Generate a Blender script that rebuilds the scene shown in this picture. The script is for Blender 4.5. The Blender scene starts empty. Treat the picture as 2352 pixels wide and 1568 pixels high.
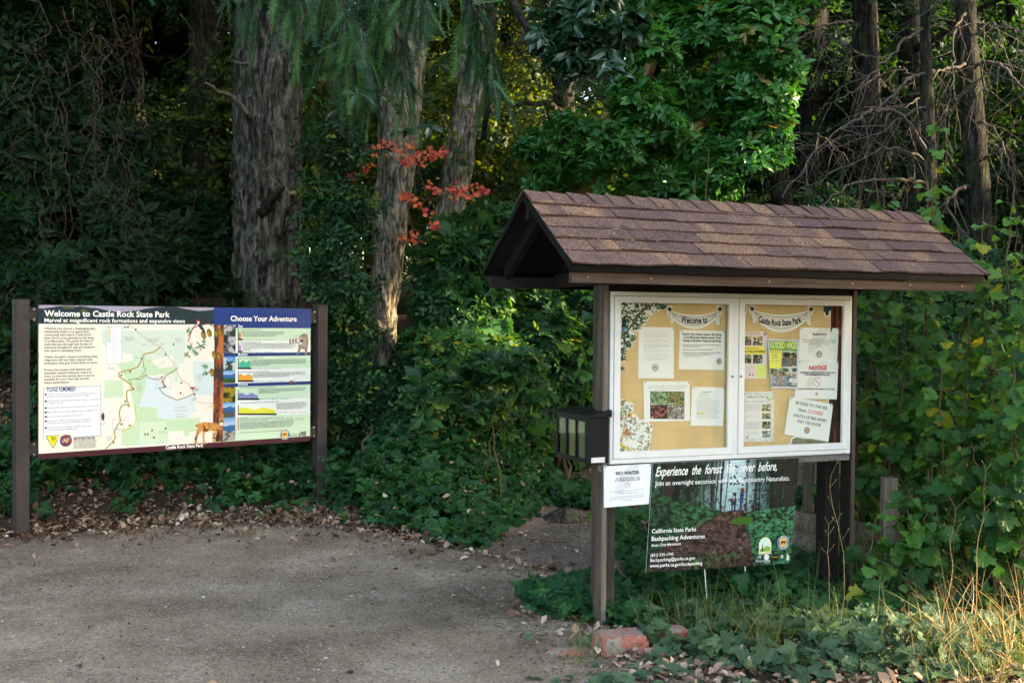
import bpy, math, random
import numpy as np
from mathutils import Vector, Matrix

# ------------------------------------------------------------------ camera
scene = bpy.context.scene
col = scene.collection
F, PITCH, ROLL, HC = 2639.5, -0.0184, 0.0083, 1.6      # focal length in pixels of a 2352 px wide frame
cam = bpy.data.cameras.new('camera')
cam.sensor_width = 36.0
cam.lens = 36.0 * F / 2352.0
cam.clip_end = 400
cam.clip_start = 0.05
cam_ob = bpy.data.objects.new('camera', cam)
col.objects.link(cam_ob)
cam_ob.matrix_world = (Matrix.Translation((0, 0, HC)) @ Matrix.Rotation(math.radians(90) + PITCH, 4, 'X')
                       @ Matrix.Rotation(ROLL, 4, 'Z'))
scene.camera = cam_ob

# ------------------------------------------------------------------ sky, sun, exposure
SUN_EL, SUN_AZ = math.radians(24), math.radians(-4)    # azimuth: from +X towards +Y
SUN_DIR = np.array([math.cos(SUN_EL) * math.cos(SUN_AZ), math.cos(SUN_EL) * math.sin(SUN_AZ), math.sin(SUN_EL)])
world = bpy.data.worlds.new('World')
scene.world = world
world.use_nodes = True
wn = world.node_tree.nodes
wl = world.node_tree.links
wn.clear()
sky = wn.new('ShaderNodeTexSky')
sky.sky_type = 'NISHITA'
sky.sun_disc = False
sky.sun_elevation = SUN_EL
sky.sun_rotation = math.radians(90) - SUN_AZ
sky.air_density = 1.0
sky.dust_density = 2.5
sky.ozone_density = 0.6
bg = wn.new('ShaderNodeBackground')
bg.inputs['Strength'].default_value = 0.15
wo = wn.new('ShaderNodeOutputWorld')
wl.new(sky.outputs[0], bg.inputs[0])
wl.new(bg.outputs[0], wo.inputs[0])
sun = bpy.data.lights.new('sun', 'SUN')
sun.energy = 3.2
sun.angle = math.radians(0.55)
sun.color = (1.0, 0.82, 0.58)
sun_ob = bpy.data.objects.new('sun', sun)
col.objects.link(sun_ob)
sun_ob.location = (8, 2, 12)
sun_ob.rotation_euler = Vector(SUN_DIR).to_track_quat('Z', 'Y').to_euler()
scene.view_settings.view_transform = 'Standard'
scene.view_settings.look = 'None'
scene.view_settings.gamma = 1.0
scene.view_settings.exposure = 3.2
try:
    scene.view_settings.use_white_balance = True
    scene.view_settings.white_balance_temperature = 7500
    scene.view_settings.white_balance_tint = 8
except Exception:
    pass
scene.render.engine = 'CYCLES'
scene.cycles.max_bounces = 6
scene.cycles.diffuse_bounces = 2
scene.cycles.glossy_bounces = 2
scene.cycles.transmission_bounces = 3
scene.cycles.transparent_max_bounces = 8
scene.cycles.caustics_reflective = False
scene.cycles.caustics_refractive = False
scene.cycles.use_denoising = True
try:
    scene.cycles.denoising_prefilter = 'ACCURATE'
except Exception:
    pass

rng = np.random.default_rng(7)
random.seed(7)
UP = np.array([0., 0., 1.])

# ------------------------------------------------------------------ survey helpers (frame point -> line of sight)
def ray(px, py):
    X, Y = px - 1176.0, py - 784.0
    c, s = math.cos(-ROLL), math.sin(-ROLL)
    X, Y = X * c - Y * s, X * s + Y * c
    v = np.array([X / F, 1.0, -Y / F])
    c, s = math.cos(PITCH), math.sin(PITCH)
    return np.array([v[0], v[1] * c - v[2] * s, v[1] * s + v[2] * c])

def at(px, py, y):                       # world point seen at (px, py), y metres in front of the viewer
    r = ray(px, py)
    return np.array([0, 0, HC]) + r * (y / r[1])

def hit(px, py, P0, n):                  # where the line of sight meets a plane
    r = ray(px, py)
    O = np.array([0, 0, HC])
    return O + r * (np.dot(np.asarray(P0) - O, n) / np.dot(r, n))

# ------------------------------------------------------------------ small maths
def nrm(a):
    a = np.asarray(a, float)
    return a / (np.linalg.norm(a, axis=-1, keepdims=True) + 1e-12)

def smooth(x, a=0.0, b=1.0):
    t = np.clip((np.asarray(x, float) - a) / (b - a), 0, 1)
    return t * t * (3 - 2 * t)

def _h(ix, iy, iz, seed):
    h = (ix.astype(np.int64) * 374761393 + iy.astype(np.int64) * 668265263 + iz.astype(np.int64) * 2147483647 + seed * 1274126177) & 0xffffffff
    h = ((h ^ (h >> 13)) * 1274126177) & 0xffffffff
    h = (h ^ (h >> 16)) & 0xffff
    return h / 65535.0

def noise(p, seed=0):                    # value noise, p (...,3) -> 0..1
    p = np.asarray(p, float)
    i = np.floor(p)
    f = p - i
    f = f * f * (3 - 2 * f)
    i = i.astype(np.int64)
    r = 0
    for dx in (0, 1):
        for dy in (0, 1):
            for dz in (0, 1):
                w = (f[..., 0] if dx else 1 - f[..., 0]) * (f[..., 1] if dy else 1 - f[..., 1]) * (f[..., 2] if dz else 1 - f[..., 2])
                r = r + w * _h(i[..., 0] + dx, i[..., 1] + dy, i[..., 2] + dz, seed)
    return r

def fbm(p, seed=0, o=4):
    p = np.asarray(p, float)
    r, a, t = 0, 1.0, 0
    for k in range(o):
        r = r + a * noise(p * (2 ** k), seed + k)
        t += a
        a *= 0.5
    return r / t

def hx(s):                               # '#rrggbb' -> linear
    s = s.lstrip('#')
    v = np.array([int(s[i:i + 2], 16) / 255 for i in (0, 2, 4)])
    return np.where(v <= 0.04045, v / 12.92, ((v + 0.055) / 1.055) ** 2.4)

# ------------------------------------------------------------------ mesh building
class MB:
    def __init__(self):
        self.v, self.t, self.q, self.r, self.c, self.n = [], [], [], [], [], 0
        self.tm, self.qm = [], []

    def add(self, V, T=None, Q=None, rnd=0.5, colr=None, m=0):
        V = np.asarray(V, float).reshape(-1, 3)
        k = len(V)
        if T is not None and len(T):
            T = np.asarray(T, int).reshape(-1, 3)
            self.t.append(T + self.n)
            self.tm.append(np.full(len(T), m))
        if Q is not None and len(Q):
            Q = np.asarray(Q, int).reshape(-1, 4)
            self.q.append(Q + self.n)
            self.qm.append(np.full(len(Q), m))
        self.v.append(V)
        self.r.append(np.broadcast_to(np.asarray(rnd, float), (k,)))
        self.c.append(np.broadcast_to(np.asarray((1, 1, 1) if colr is None else colr, float), (k, 3)))
        self.n += k
        return self

    def box(self, x0, x1, y0, y1, z0, z1, rnd=0.5, m=0, b=0.0, colr=None):
        if b <= 0:
            V = [(x, y, z) for z in (z0, z1) for y in (y0, y1) for x in (x0, x1)]
            Q = [(0, 2, 3, 1), (4, 5, 7, 6), (0, 1, 5, 4), (2, 6, 7, 3), (0, 4, 6, 2), (1, 3, 7, 5)]
            return self.add(V, Q=Q, rnd=rnd, m=m, colr=colr)
        # chamfered box: 24 vertices
        V, idx = [], {}
        for sx in (0, 1):
            for sy in (0, 1):
                for sz in (0, 1):
                    X, Y, Z = (x0, x1)[sx], (y0, y1)[sy], (z0, z1)[sz]
                    dx, dy, dz = (b, -b)[sx], (b, -b)[sy], (b, -b)[sz]
                    idx[sx, sy, sz, 0] = len(V); V.append((X, Y + dy, Z + dz))
                    idx[sx, sy, sz, 1] = len(V); V.append((X + dx, Y, Z + dz))
                    idx[sx, sy, sz, 2] = len(V); V.append((X + dx, Y + dy, Z))
        Q, T = [], []
        I = idx
        for s in (0, 1):
            f = [I[s, 0, 0, 0], I[s, 1, 0, 0], I[s, 1, 1, 0], I[s, 0, 1, 0]]
            Q.append(f if s else f[::-1])
            f = [I[0, s, 0, 1], I[0, s, 1, 1], I[1, s, 1, 1], I[1, s, 0, 1]]
            Q.append(f if s else f[::-1])
            f = [I[0, 0, s, 2], I[1, 0, s, 2], I[1, 1, s, 2], I[0, 1, s, 2]]
            Q.append(f if s else f[::-1])
        for a in (0, 1):
            for c in (0, 1):
                Q.append([I[0, a, c, 1], I[1, a, c, 1], I[1, a, c, 2], I[0, a, c, 2]])
                Q.append([I[a, 0, c, 0], I[a, 1, c, 0], I[a, 1, c, 2], I[a, 0, c, 2]])
                Q.append([I[a, c, 0, 0], I[a, c, 1, 0], I[a, c, 1, 1], I[a, c, 0, 1]])
        for k in [(i, j, l) for i in (0, 1) for j in (0, 1) for l in (0, 1)]:
            T.append([I[k + (0,)], I[k + (1,)], I[k + (2,)]])
        return self.add(V, T=T, Q=Q, rnd=rnd, m=m, colr=colr)

    def hexa(self, P, rnd=0.5, m=0):          # 8 points: bottom 4 (ccw) then top 4
        Q = [(3, 2, 1, 0), (4, 5, 6, 7), (0, 1, 5, 4), (1, 2, 6, 5), (2, 3, 7, 6), (3, 0, 4, 7)]
        return self.add(P, Q=Q, rnd=rnd, m=m)

    def tube(self, P, R, sides=6, rnd=0.5, cap=True, m=0):
        P = np.asarray(P, float)
        n = len(P)
        R = np.broadcast_to(np.asarray(R, float), (n,))
        T = nrm(np.gradient(P, axis=0))
        ref = np.array([0.0, 1.0, 0.0]) if abs(T[0][2]) > 0.7 else UP
        A = nrm(np.cross(T, ref))
        B = nrm(np.cross(T, A))
        a = np.linspace(0, 2 * math.pi, sides, endpoint=False)
        V = P[:, None] + R[:, None, None] * (np.cos(a)[None, :, None] * A[:, None] + np.sin(a)[None, :, None] * B[:, None])
        i = np.arange(n - 1)[:, None] * sides
        j = np.arange(sides)[None]
        Q = np.stack([i + j, i + (j + 1) % sides, i + sides + (j + 1) % sides, i + sides + j], -1).reshape(-1, 4)
        T3 = []
        if cap and sides > 2:
            for k in range(1, sides - 1):
                T3.append((0, k + 1, k))
                o = (n - 1) * sides
                T3.append((o, o + k, o + k + 1))
        return self.add(V.reshape(-1, 3), T=T3, Q=Q, rnd=rnd, m=m)

    def inst(self, tpl, pos, R, s, rnd=None, m=0):
        V0, T0 = tpl
        pos = np.asarray(pos, float)
        N = len(pos)
        if N == 0:
            return self
        s = np.broadcast_to(np.asarray(s, float), (N,))
        V = np.einsum('nij,kj->nki', R, V0) * s[:, None, None] + pos[:, None]
        T = T0[None] + (np.arange(N) * len(V0))[:, None, None]
        if rnd is None:
            rnd = rng.random(N)
        return self.add(V.reshape(-1, 3), T=T.reshape(-1, 3), rnd=np.repeat(rnd, len(V0)), m=m)

    def grid(self, P, C=None, rnd=0.5):        # P (h,w,3)
        h, w = P.shape[:2]
        i = np.arange(h - 1)[:, None] * w
        j = np.arange(w - 1)[None]
        Q = np.stack([i + j, i + j + 1, i + w + j + 1, i + w + j], -1).reshape(-1, 4)
        return self.add(P.reshape(-1, 3), Q=Q, colr=None if C is None else C.reshape(-1, 3), rnd=np.asarray(rnd).reshape(-1) if np.ndim(rnd) else rnd)

    def mesh(self, name, mats, sm=False, colour=False):
        V = np.concatenate(self.v)
        T = np.concatenate(self.t) if self.t else np.zeros((0, 3), int)
        Q = np.concatenate(self.q) if self.q else np.zeros((0, 4), int)
        me = bpy.data.meshes.new(name)
        me.vertices.add(len(V))
        me.vertices.foreach_set('co', V.astype(np.float32).ravel())
        me.loops.add(T.size + Q.size)
        me.loops.foreach_set('vertex_index', np.concatenate([T.ravel(), Q.ravel()]).astype(np.int32))
        me.polygons.add(len(T) + len(Q))
        ls = np.concatenate([np.arange(len(T)) * 3, T.size + np.arange(len(Q)) * 4]).astype(np.int32)
        me.polygons.foreach_set('loop_start', ls)
        mi = np.concatenate(self.tm + self.qm) if (self.tm or self.qm) else np.zeros(0)
        me.polygons.foreach_set('material_index', mi.astype(np.int32))
        me.polygons.foreach_set('use_smooth', np.full(len(ls), sm))
        at_ = me.attributes.new('rnd', 'FLOAT', 'POINT')
        at_.data.foreach_set('value', np.concatenate(self.r).astype(np.float32))
        if colour:
            ca = me.attributes.new('print', 'FLOAT_COLOR', 'POINT')
            C = np.concatenate(self.c)
            ca.data.foreach_set('color', np.concatenate([C, np.ones((len(C), 1))], 1).astype(np.float32).ravel())
        for m in (mats if isinstance(mats, (list, tuple)) else [mats]):
            me.materials.append(m)
        me.update()
        me.validate()
        return me

    def obj(self, name, mats, parent=None, sm=False, colour=False, origin=None, rotz=0.0):
        if origin is not None:
            o = np.asarray(origin, float)
            c, s = math.cos(-rotz), math.sin(-rotz)
            for k, V in enumerate(self.v):
                W = V - o
                self.v[k] = np.stack([W[:, 0] * c - W[:, 1] * s, W[:, 0] * s + W[:, 1] * c, W[:, 2]], 1)
        ob = bpy.data.objects.new(name, self.mesh(name, mats, sm, colour))
        col.objects.link(ob)
        if origin is not None:
            ob.location = origin
            ob.rotation_euler[2] = rotz
        if parent is not None:
            ob.parent = parent
        return ob

def tag(o, label=None, cat=None, group=None, kind=None):
    if label: o['label'] = label
    if cat: o['category'] = cat
    if group: o['group'] = group
    if kind: o['kind'] = kind
    return o

def thing(name, label, cat, loc=(0, 0, 0), rz=0.0, group=None):
    o = bpy.data.objects.new(name, None)
    o.empty_display_size = 0.2
    col.objects.link(o)
    o.location = loc
    o.rotation_euler[2] = rz
    return tag(o, label, cat, group)

# ------------------------------------------------------------------ materials
def nt(name):
    m = bpy.data.materials.new(name)
    m.use_nodes = True
    n = m.node_tree.nodes
    n.clear()
    out = n.new('ShaderNodeOutputMaterial')
    return m, n, m.node_tree.links, out

def ramp(n, stops):
    r = n.new('ShaderNodeValToRGB')
    e = r.color_ramp.elements
    while len(e) > len(stops): e.remove(e[-1])
    while len(e) < len(stops): e.new(0.5)
    for k, (p, c) in enumerate(stops):
        e[k].position = p
        e[k].color = tuple(c) + ((1,) if len(c) == 3 else ())
    return r

def coords(n, l, kind='Object', scale=(1, 1, 1)):
    tc = n.new('ShaderNodeTexCoord')
    mp = n.new('ShaderNodeMapping')
    mp.inputs['Scale'].default_value = scale
    l.new(tc.outputs[kind], mp.inputs[0])
    return mp

def nz(n, l, vec, scale, detail=4, rough=0.6, dist=0.0):
    t = n.new('ShaderNodeTexNoise')
    t.inputs['Scale'].default_value = scale
    t.inputs['Detail'].default_value = detail
    t.inputs['Roughness'].default_value = rough
    t.inputs['Distortion'].default_value = dist
    l.new(vec.outputs[0], t.inputs['Vector'])
    return t

def mixc(n, l, fac, a, b, mode='MIX'):
    m = n.new('ShaderNodeMix')
    m.data_type = 'RGBA'
    m.blend_type = mode
    for s, v in ((0, fac), (6, a), (7, b)):
        if hasattr(v, 'is_output') or hasattr(v, 'links'):
            l.new(v, m.inputs[s])
        elif s == 0:
            m.inputs[0].default_value = v
        else:
            m.inputs[s].default_value = tuple(v) + ((1,) if len(v) == 3 else ())
    return m.outputs[2]

def bump(n, l, h, strength, dist=0.01, prev=None):
    b = n.new('ShaderNodeBump')
    b.inputs['Strength'].default_value = strength
    b.inputs['Distance'].default_value = dist
    l.new(h, b.inputs['Height'])
    if prev is not None:
        l.new(prev, b.inputs['Normal'])
    return b.outputs[0]

def leafmat(name, cols, rough=0.45, trans=0.35, tcol=None, spec=0.4, pos=None):
    m, n, l, out = nt(name)
    a = n.new('ShaderNodeAttribute')
    a.attribute_name = 'rnd'
    k = len(cols)
    r = ramp(n, [((pos[i] if pos else i / max(1, k - 1)), c) for i, c in enumerate(cols)])
    l.new(a.outputs['Fac'], r.inputs[0])
    vec = coords(n, l, 'Object')
    t = nz(n, l, vec, 9.0, 3)
    mr = n.new('ShaderNodeMapRange')
    mr.inputs['To Min'].default_value = 0.72
    mr.inputs['To Max'].default_value = 1.25
    l.new(t.outputs[0], mr.inputs[0])
    cc = n.new('ShaderNodeVectorMath')
    cc.operation = 'SCALE'
    l.new(r.outputs[0], cc.inputs[0])
    l.new(mr.outputs[0], cc.inputs['Scale'])
    p = n.new('ShaderNodeBsdfPrincipled')
    l.new(cc.outputs[0], p.inputs['Base Color'])
    p.inputs['Roughness'].default_value = rough
    p.inputs['Specular IOR Level'].default_value = spec
    tr = n.new('ShaderNodeBsdfTranslucent')
    tm = n.new('ShaderNodeVectorMath')
    tm.operation = 'MULTIPLY'
    l.new(cc.outputs[0], tm.inputs[0])
    tm.inputs[1].default_value = tcol or (2.2, 2.0, 0.7)
    l.new(tm.outputs[0], tr.inputs[0])
    mx = n.new('ShaderNodeMixShader')
    mx.inputs[0].default_value = trans
    l.new(p.outputs[0], mx.inputs[1])
    l.new(tr.outputs[0], mx.inputs[2])
    l.new(mx.outputs[0], out.inputs[0])
    return m

def barkmat(name, c1, c2, c3, scale=1.0, moss=0.0, bs=0.9):
    m, n, l, out = nt(name)
    vec = coords(n, l, 'Object', (21 * scale, 21 * scale, 4.2 * scale))
    t = nz(n, l, vec, 1.0, 8, 0.62, 0.5)
    rr = ramp(n, [(0.36, c1), (0.47, c2), (0.60, c3)])
    l.new(t.outputs[0], rr.inputs[0])
    v2 = coords(n, l, 'Object', (3, 3, 2))
    t2 = nz(n, l, v2, 2.0, 6, 0.7)
    r2 = ramp(n, [(0.35, (0.55, 0.55, 0.56)), (0.7, (1.3, 1.27, 1.2))])
    l.new(t2.outputs[0], r2.inputs[0])
    c = mixc(n, l, 1.0, rr.outputs[0], r2.outputs[0], 'MULTIPLY')
    v3 = coords(n, l, 'Object', (48, 48, 16))
    t4 = nz(n, l, v3, 1.0, 5, 0.75)
    r4 = ramp(n, [(0.36, (0.45, 0.44, 0.43)), (0.5, (1, 1, 1)), (0.66, (1.5, 1.5, 1.42))])
    l.new(t4.outputs[0], r4.inputs[0])
    c = mixc(n, l, 1.0, c, r4.outputs[0], 'MULTIPLY')
    if moss > 0:
        t3 = nz(n, l, v2, 1.1, 5, 0.7)
        r3 = ramp(n, [(0.5, (0, 0, 0)), (0.62, (moss, moss, moss))])
        l.new(t3.outputs[0], r3.inputs[0])
        c = mixc(n, l, r3.outputs[0], c, (0.07, 0.085, 0.035))
    p = n.new('ShaderNodeBsdfPrincipled')
    l.new(c, p.inputs['Base Color'])
    p.inputs['Roughness'].default_value = 0.9
    p.inputs['Specular IOR Level'].default_value = 0.15
    b1 = bump(n, l, t.outputs[0], bs, 0.10)
    b2 = bump(n, l, t4.outputs[0], 0.7, 0.015, b1)
    l.new(b2, p.inputs['Normal'])
    l.new(p.outputs[0], out.inputs[0])
    return m

def woodmat(name, cols, axis=2, rough=0.75, knots=True, grain=1.0, pos=(0.25, 0.5, 0.75)):
    m, n, l, out = nt(name)
    sc = [38 * grain] * 3
    sc[axis] = 1.6 * grain
    vec = coords(n, l, 'Object', tuple(sc))
    t = nz(n, l, vec, 1.0, 6, 0.65, 0.6)
    r = ramp(n, list(zip(pos, cols)))
    l.new(t.outputs[0], r.inputs[0])
    sc2 = [5, 5, 5]
    sc2[axis] = 1.2
    v2 = coords(n, l, 'Object', tuple(sc2))
    t2 = nz(n, l, v2, 1.5, 4, 0.6)
    r2 = ramp(n, [(0.3, (0.62, 0.62, 0.64)), (0.7, (1.25, 1.22, 1.18))])
    l.new(t2.outputs[0], r2.inputs[0])
    c = mixc(n, l, 1.0, r.outputs[0], r2.outputs[0], 'MULTIPLY')
    sc3 = [60, 60, 60]
    sc3[axis] = 1.1
    v3 = coords(n, l, 'Object', tuple(sc3))
    t3 = nz(n, l, v3, 1.0, 3, 0.6)
    r3 = ramp(n, [(0.30, (0.25, 0.25, 0.25)), (0.38, (1, 1, 1))])
    l.new(t3.outputs[0], r3.inputs[0])
    c = mixc(n, l, 0.7, c, mixc(n, l, 1.0, c, r3.outputs[0], 'MULTIPLY'))
    p = n.new('ShaderNodeBsdfPrincipled')
    l.new(c, p.inputs['Base Color'])
    p.inputs['Roughness'].default_value = rough
    p.inputs['Specular IOR Level'].default_value = 0.25
    b = bump(n, l, t.outputs[0], 0.5, 0.003)
    l.new(bump(n, l, r3.outputs[0], 0.5, 0.002, b), p.inputs['Normal'])
    l.new(p.outputs[0], out.inputs[0])
    return m

def paintmat(name, c, rough=0.5, spec=0.4, dirt=0.15, metal=0.0, bs=0.15, bsc=120, dirtc=(0.12, 0.1, 0.08)):
    m, n, l, out = nt(name)
    vec = coords(n, l, 'Object')
    t = nz(n, l, vec, 7.0, 6, 0.7)
    r = ramp(n, [(0.45, (0, 0, 0)), (0.75, (dirt, dirt, dirt))])
    l.new(t.outputs[0], r.inputs[0])
    cc = mixc(n, l, r.outputs[0], c, dirtc)
    p = n.new('ShaderNodeBsdfPrincipled')
    l.new(cc, p.inputs['Base Color'])
    p.inputs['Roughness'].default_value = rough
    p.inputs['Metallic'].default_value = metal
    p.inputs['Specular IOR Level'].default_value = spec
    t2 = nz(n, l, vec, bsc, 3, 0.6)
    l.new(bump(n, l, t2.outputs[0], bs, 0.002), p.inputs['Normal'])
    l.new(p.outputs[0], out.inputs[0])
    return m

def printmat(name, rough=0.45, spec=0.35):
    m, n, l, out = nt(name)
    a = n.new('ShaderNodeAttribute')
    a.attribute_name = 'print'
    p = n.new('ShaderNodeBsdfPrincipled')
    l.new(a.outputs['Color'], p.inputs['Base Color'])
    p.inputs['Roughness'].default_value = rough
    p.inputs['Specular IOR Level'].default_value = spec
    vec = coords(n, l, 'Object')
    t2 = nz(n, l, vec, 5, 3, 0.6)
    l.new(bump(n, l, t2.outputs[0], 0.08, 0.01), p.inputs['Normal'])
    l.new(p.outputs[0], out.inputs[0])
    return m

M = {}
M['print'] = printmat('printed_panel', 0.38)
M['paper'] = printmat('printed_paper', 0.7, 0.15)
M['postpaint'] = paintmat('brown_steel_paint', (0.036, 0.027, 0.027), 0.55, 0.3, 0.3, dirtc=(0.10, 0.09, 0.085))
M['black'] = paintmat('black_drip_metal', (0.0012, 0.0017, 0.0022), 0.5, 0.12, 0.1, dirtc=(0.01, 0.009, 0.008))
M['alu'] = paintmat('white_powder_coat', (0.72, 0.71, 0.70), 0.42, 0.4, 0.10)
M['boxblack'] = paintmat('dark_box_plastic', (0.0035, 0.0055, 0.0075), 0.45, 0.25, 0.2, dirtc=(0.02, 0.02, 0.018))
M['steel'] = paintmat('bolt_steel', (0.35, 0.34, 0.33), 0.4, 0.5, 0.3, 1.0)
M['brass'] = paintmat('screw_brass', (0.55, 0.38, 0.12), 0.35, 0.5, 0.1, 1.0)
M['wood_dark_v'] = woodmat('dark_stained_post', [(0.004, 0.003, 0.003), (0.010, 0.007, 0.006), (0.024, 0.017, 0.014)], 2)
M['wood_dark_h'] = woodmat('dark_stained_beam', [(0.006, 0.004, 0.003), (0.014, 0.010, 0.008), (0.030, 0.020, 0.016)], 0)
M['wood_face_h'] = woodmat('brown_fascia_wood', [(0.030, 0.019, 0.015), (0.075, 0.047, 0.034), (0.15, 0.095, 0.066)], 0)
M['wood_grey_v'] = woodmat('weathered_grey_post', [(0.070, 0.058, 0.048), (0.16, 0.135, 0.11), (0.27, 0.23, 0.19)], 2)
M['wood_mid_v'] = woodmat('brown_stained_post', [(0.03, 0.023, 0.018), (0.075, 0.057, 0.045), (0.16, 0.125, 0.10)], 2)
M['wood_grey_h'] = woodmat('weathered_grey_rail', [(0.085, 0.075, 0.07), (0.17, 0.155, 0.145), (0.26, 0.24, 0.225)], 0)
M['wood_old_v'] = woodmat('split_old_post', [(0.05, 0.042, 0.034), (0.15, 0.125, 0.095), (0.27, 0.22, 0.165)], 2, grain=0.8)
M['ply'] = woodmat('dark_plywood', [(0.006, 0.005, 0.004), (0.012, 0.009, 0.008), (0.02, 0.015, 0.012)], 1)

def cork():
    m, n, l, out = nt('cork_board')
    vec = coords(n, l, 'Object')
    t = nz(n, l, vec, 330, 3, 0.7)
    r = ramp(n, [(0.30, (0.42, 0.26, 0.10)), (0.46, (0.66, 0.45, 0.20)), (0.7, (0.74, 0.54, 0.27))])
    l.new(t.outputs[0], r.inputs[0])
    t2 = nz(n, l, vec, 5, 4, 0.6)
    r2 = ramp(n, [(0.3, (0.86, 0.86, 0.86)), (0.7, (1.08, 1.08, 1.08))])
    l.new(t2.outputs[0], r2.inputs[0])
    p = n.new('ShaderNodeBsdfPrincipled')
    l.new(mixc(n, l, 1.0, r.outputs[0], r2.outputs[0], 'MULTIPLY'), p.inputs['Base Color'])
    p.inputs['Roughness'].default_value = 0.9
    l.new(p.outputs[0], out.inputs[0])
    return m
M['cork'] = cork()

def glass(name, refl=1.0, tint=(1, 1, 1)):
    m, n, l, out = nt(name)
    tr = n.new('ShaderNodeBsdfTransparent')
    tr.inputs[0].default_value = tint + (1,)
    g = n.new('ShaderNodeBsdfGlossy')
    g.inputs['Roughness'].default_value = 0.02
    fr = n.new('ShaderNodeLayerWeight')
    fr.inputs[0].default_value = 0.5
    pw = n.new('ShaderNodeMath'); pw.operation = 'POWER'; pw.inputs[1].default_value = 4.0
    l.new(fr.outputs['Facing'], pw.inputs[0])
    ma = n.new('ShaderNodeMath'); ma.operation = 'MULTIPLY_ADD'; ma.inputs[1].default_value = 0.5; ma.inputs[2].default_value = 0.04
    l.new(pw.outputs[0], ma.inputs[0])
    ml = n.new('ShaderNodeMath')
    ml.operation = 'MULTIPLY'
    ml.inputs[1].default_value = refl
    l.new(ma.outputs[0], ml.inputs[0])
    mx = n.new('ShaderNodeMixShader')
    l.new(ml.outputs[0], mx.inputs[0])
    l.new(tr.outputs[0], mx.inputs[1])
    l.new(g.outputs[0], mx.inputs[2])
    l.new(mx.outputs[0], out.inputs[0])
    return m
M['glass'] = glass('clear_pane', 0.8, (0.995, 1.0, 0.99))
M['glass_box'] = glass('scuffed_plastic_pane', 1.2, (0.85, 0.88, 0.8))

def shinglemat():
    m, n, l, out = nt('asphalt_shingle')
    a = n.new('ShaderNodeAttribute')
    a.attribute_name = 'rnd'
    r = ramp(n, [(0.0, (0.002, 0.002, 0.002)), (0.06, (0.092, 0.062, 0.058)), (0.35, (0.118, 0.078, 0.064)), (0.6, (0.138, 0.092, 0.068)), (0.85, (0.172, 0.112, 0.076)), (1.0, (0.195, 0.128, 0.086))])
    l.new(a.outputs['Fac'], r.inputs[0])
    vec = coords(n, l, 'Object')
    t = nz(n, l, vec, 95, 4, 0.9)
    r2 = ramp(n, [(0.34, (0.30, 0.28, 0.32)), (0.5, (0.95, 0.93, 0.95)), (0.66, (2.6, 2.25, 1.9))])
    l.new(t.outputs[0], r2.inputs[0])
    t3 = nz(n, l, vec, 9, 4, 0.6)
    r3 = ramp(n, [(0.35, (0.88, 0.85, 0.90)), (0.65, (1.14, 1.05, 0.96))])
    l.new(t3.outputs[0], r3.inputs[0])
    c = mixc(n, l, 1.0, r.outputs[0], r2.outputs[0], 'MULTIPLY')
    c = mixc(n, l, 1.0, c, r3.outputs[0], 'MULTIPLY')
    p = n.new('ShaderNodeBsdfPrincipled')
    l.new(c, p.inputs['Base Color'])
    p.inputs['Roughness'].default_value = 0.9
    p.inputs['Specular IOR Level'].default_value = 0.2
    l.new(bump(n, l, t.outputs[0], 0.5, 0.003), p.inputs['Normal'])
    l.new(p.outputs[0], out.inputs[0])
    return m
M['shingle'] = shinglemat()

def groundmat(name, base, dark, light, stone=(0.36, 0.35, 0.33), stones=True, sscale=70):
    m, n, l, out = nt(name)
    vec = coords(n, l, 'Object')
    t = nz(n, l, vec, 1.3, 6, 0.65)
    r = ramp(n, [(0.3, dark), (0.52, base), (0.75, light)])
    l.new(t.outputs[0], r.inputs[0])
    c = r.outputs[0]
    t2 = nz(n, l, vec, 55, 5, 0.75)
    r2 = ramp(n, [(0.32, (0.35, 0.34, 0.33)), (0.5, (1, 1, 1)), (0.72, (1.5, 1.48, 1.42))])
    l.new(t2.outputs[0], r2.inputs[0])
    c = mixc(n, l, 1.0, c, r2.outputs[0], 'MULTIPLY')
    hh = t2.outputs[0]
    if stones:
        vo = n.new('ShaderNodeTexVoronoi')
        vo.inputs['Scale'].default_value = sscale
        l.new(vec.outputs[0], vo.inputs['Vector'])
        sep = n.new('ShaderNodeSeparateColor')
        l.new(vo.outputs['Color'], sep.inputs[0])
        gt = n.new('ShaderNodeMath'); gt.operation = 'GREATER_THAN'; gt.inputs[1].default_value = 0.62
        l.new(sep.outputs[0], gt.inputs[0])
        lt = n.new('ShaderNodeMath'); lt.operation = 'LESS_THAN'; lt.inputs[1].default_value = 0.34
        l.new(vo.outputs['Distance'], lt.inputs[0])
        ml = n.new('ShaderNodeMath'); ml.operation = 'MULTIPLY'
        l.new(gt.outputs[0], ml.inputs[0]); l.new(lt.outputs[0], ml.inputs[1])
        sr = ramp(n, [(0.0, (0.05, 0.045, 0.04)), (0.5, tuple(0.6 * np.array(stone))), (1.0, stone)])
        l.new(sep.outputs[1], sr.inputs[0])
        c = mixc(n, l, ml.outputs[0], c, sr.outputs[0])
    p = n.new('ShaderNodeBsdfPrincipled')
    l.new(c, p.inputs['Base Color'])
    p.inputs['Roughness'].default_value = 0.95
    p.inputs['Specular IOR Level'].default_value = 0.15
    b = bump(n, l, hh, 0.7, 0.012)
    l.new(b, p.inputs['Normal'])
    l.new(p.outputs[0], out.inputs[0])
    return m
M['gravel'] = groundmat('compacted_gravel', (0.220, 0.170, 0.122), (0.118, 0.087, 0.060), (0.35, 0.295, 0.23))
M['trail'] = groundmat('trodden_dirt', (0.16, 0.122, 0.092), (0.095, 0.071, 0.053), (0.24, 0.19, 0.145), sscale=60)
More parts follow.
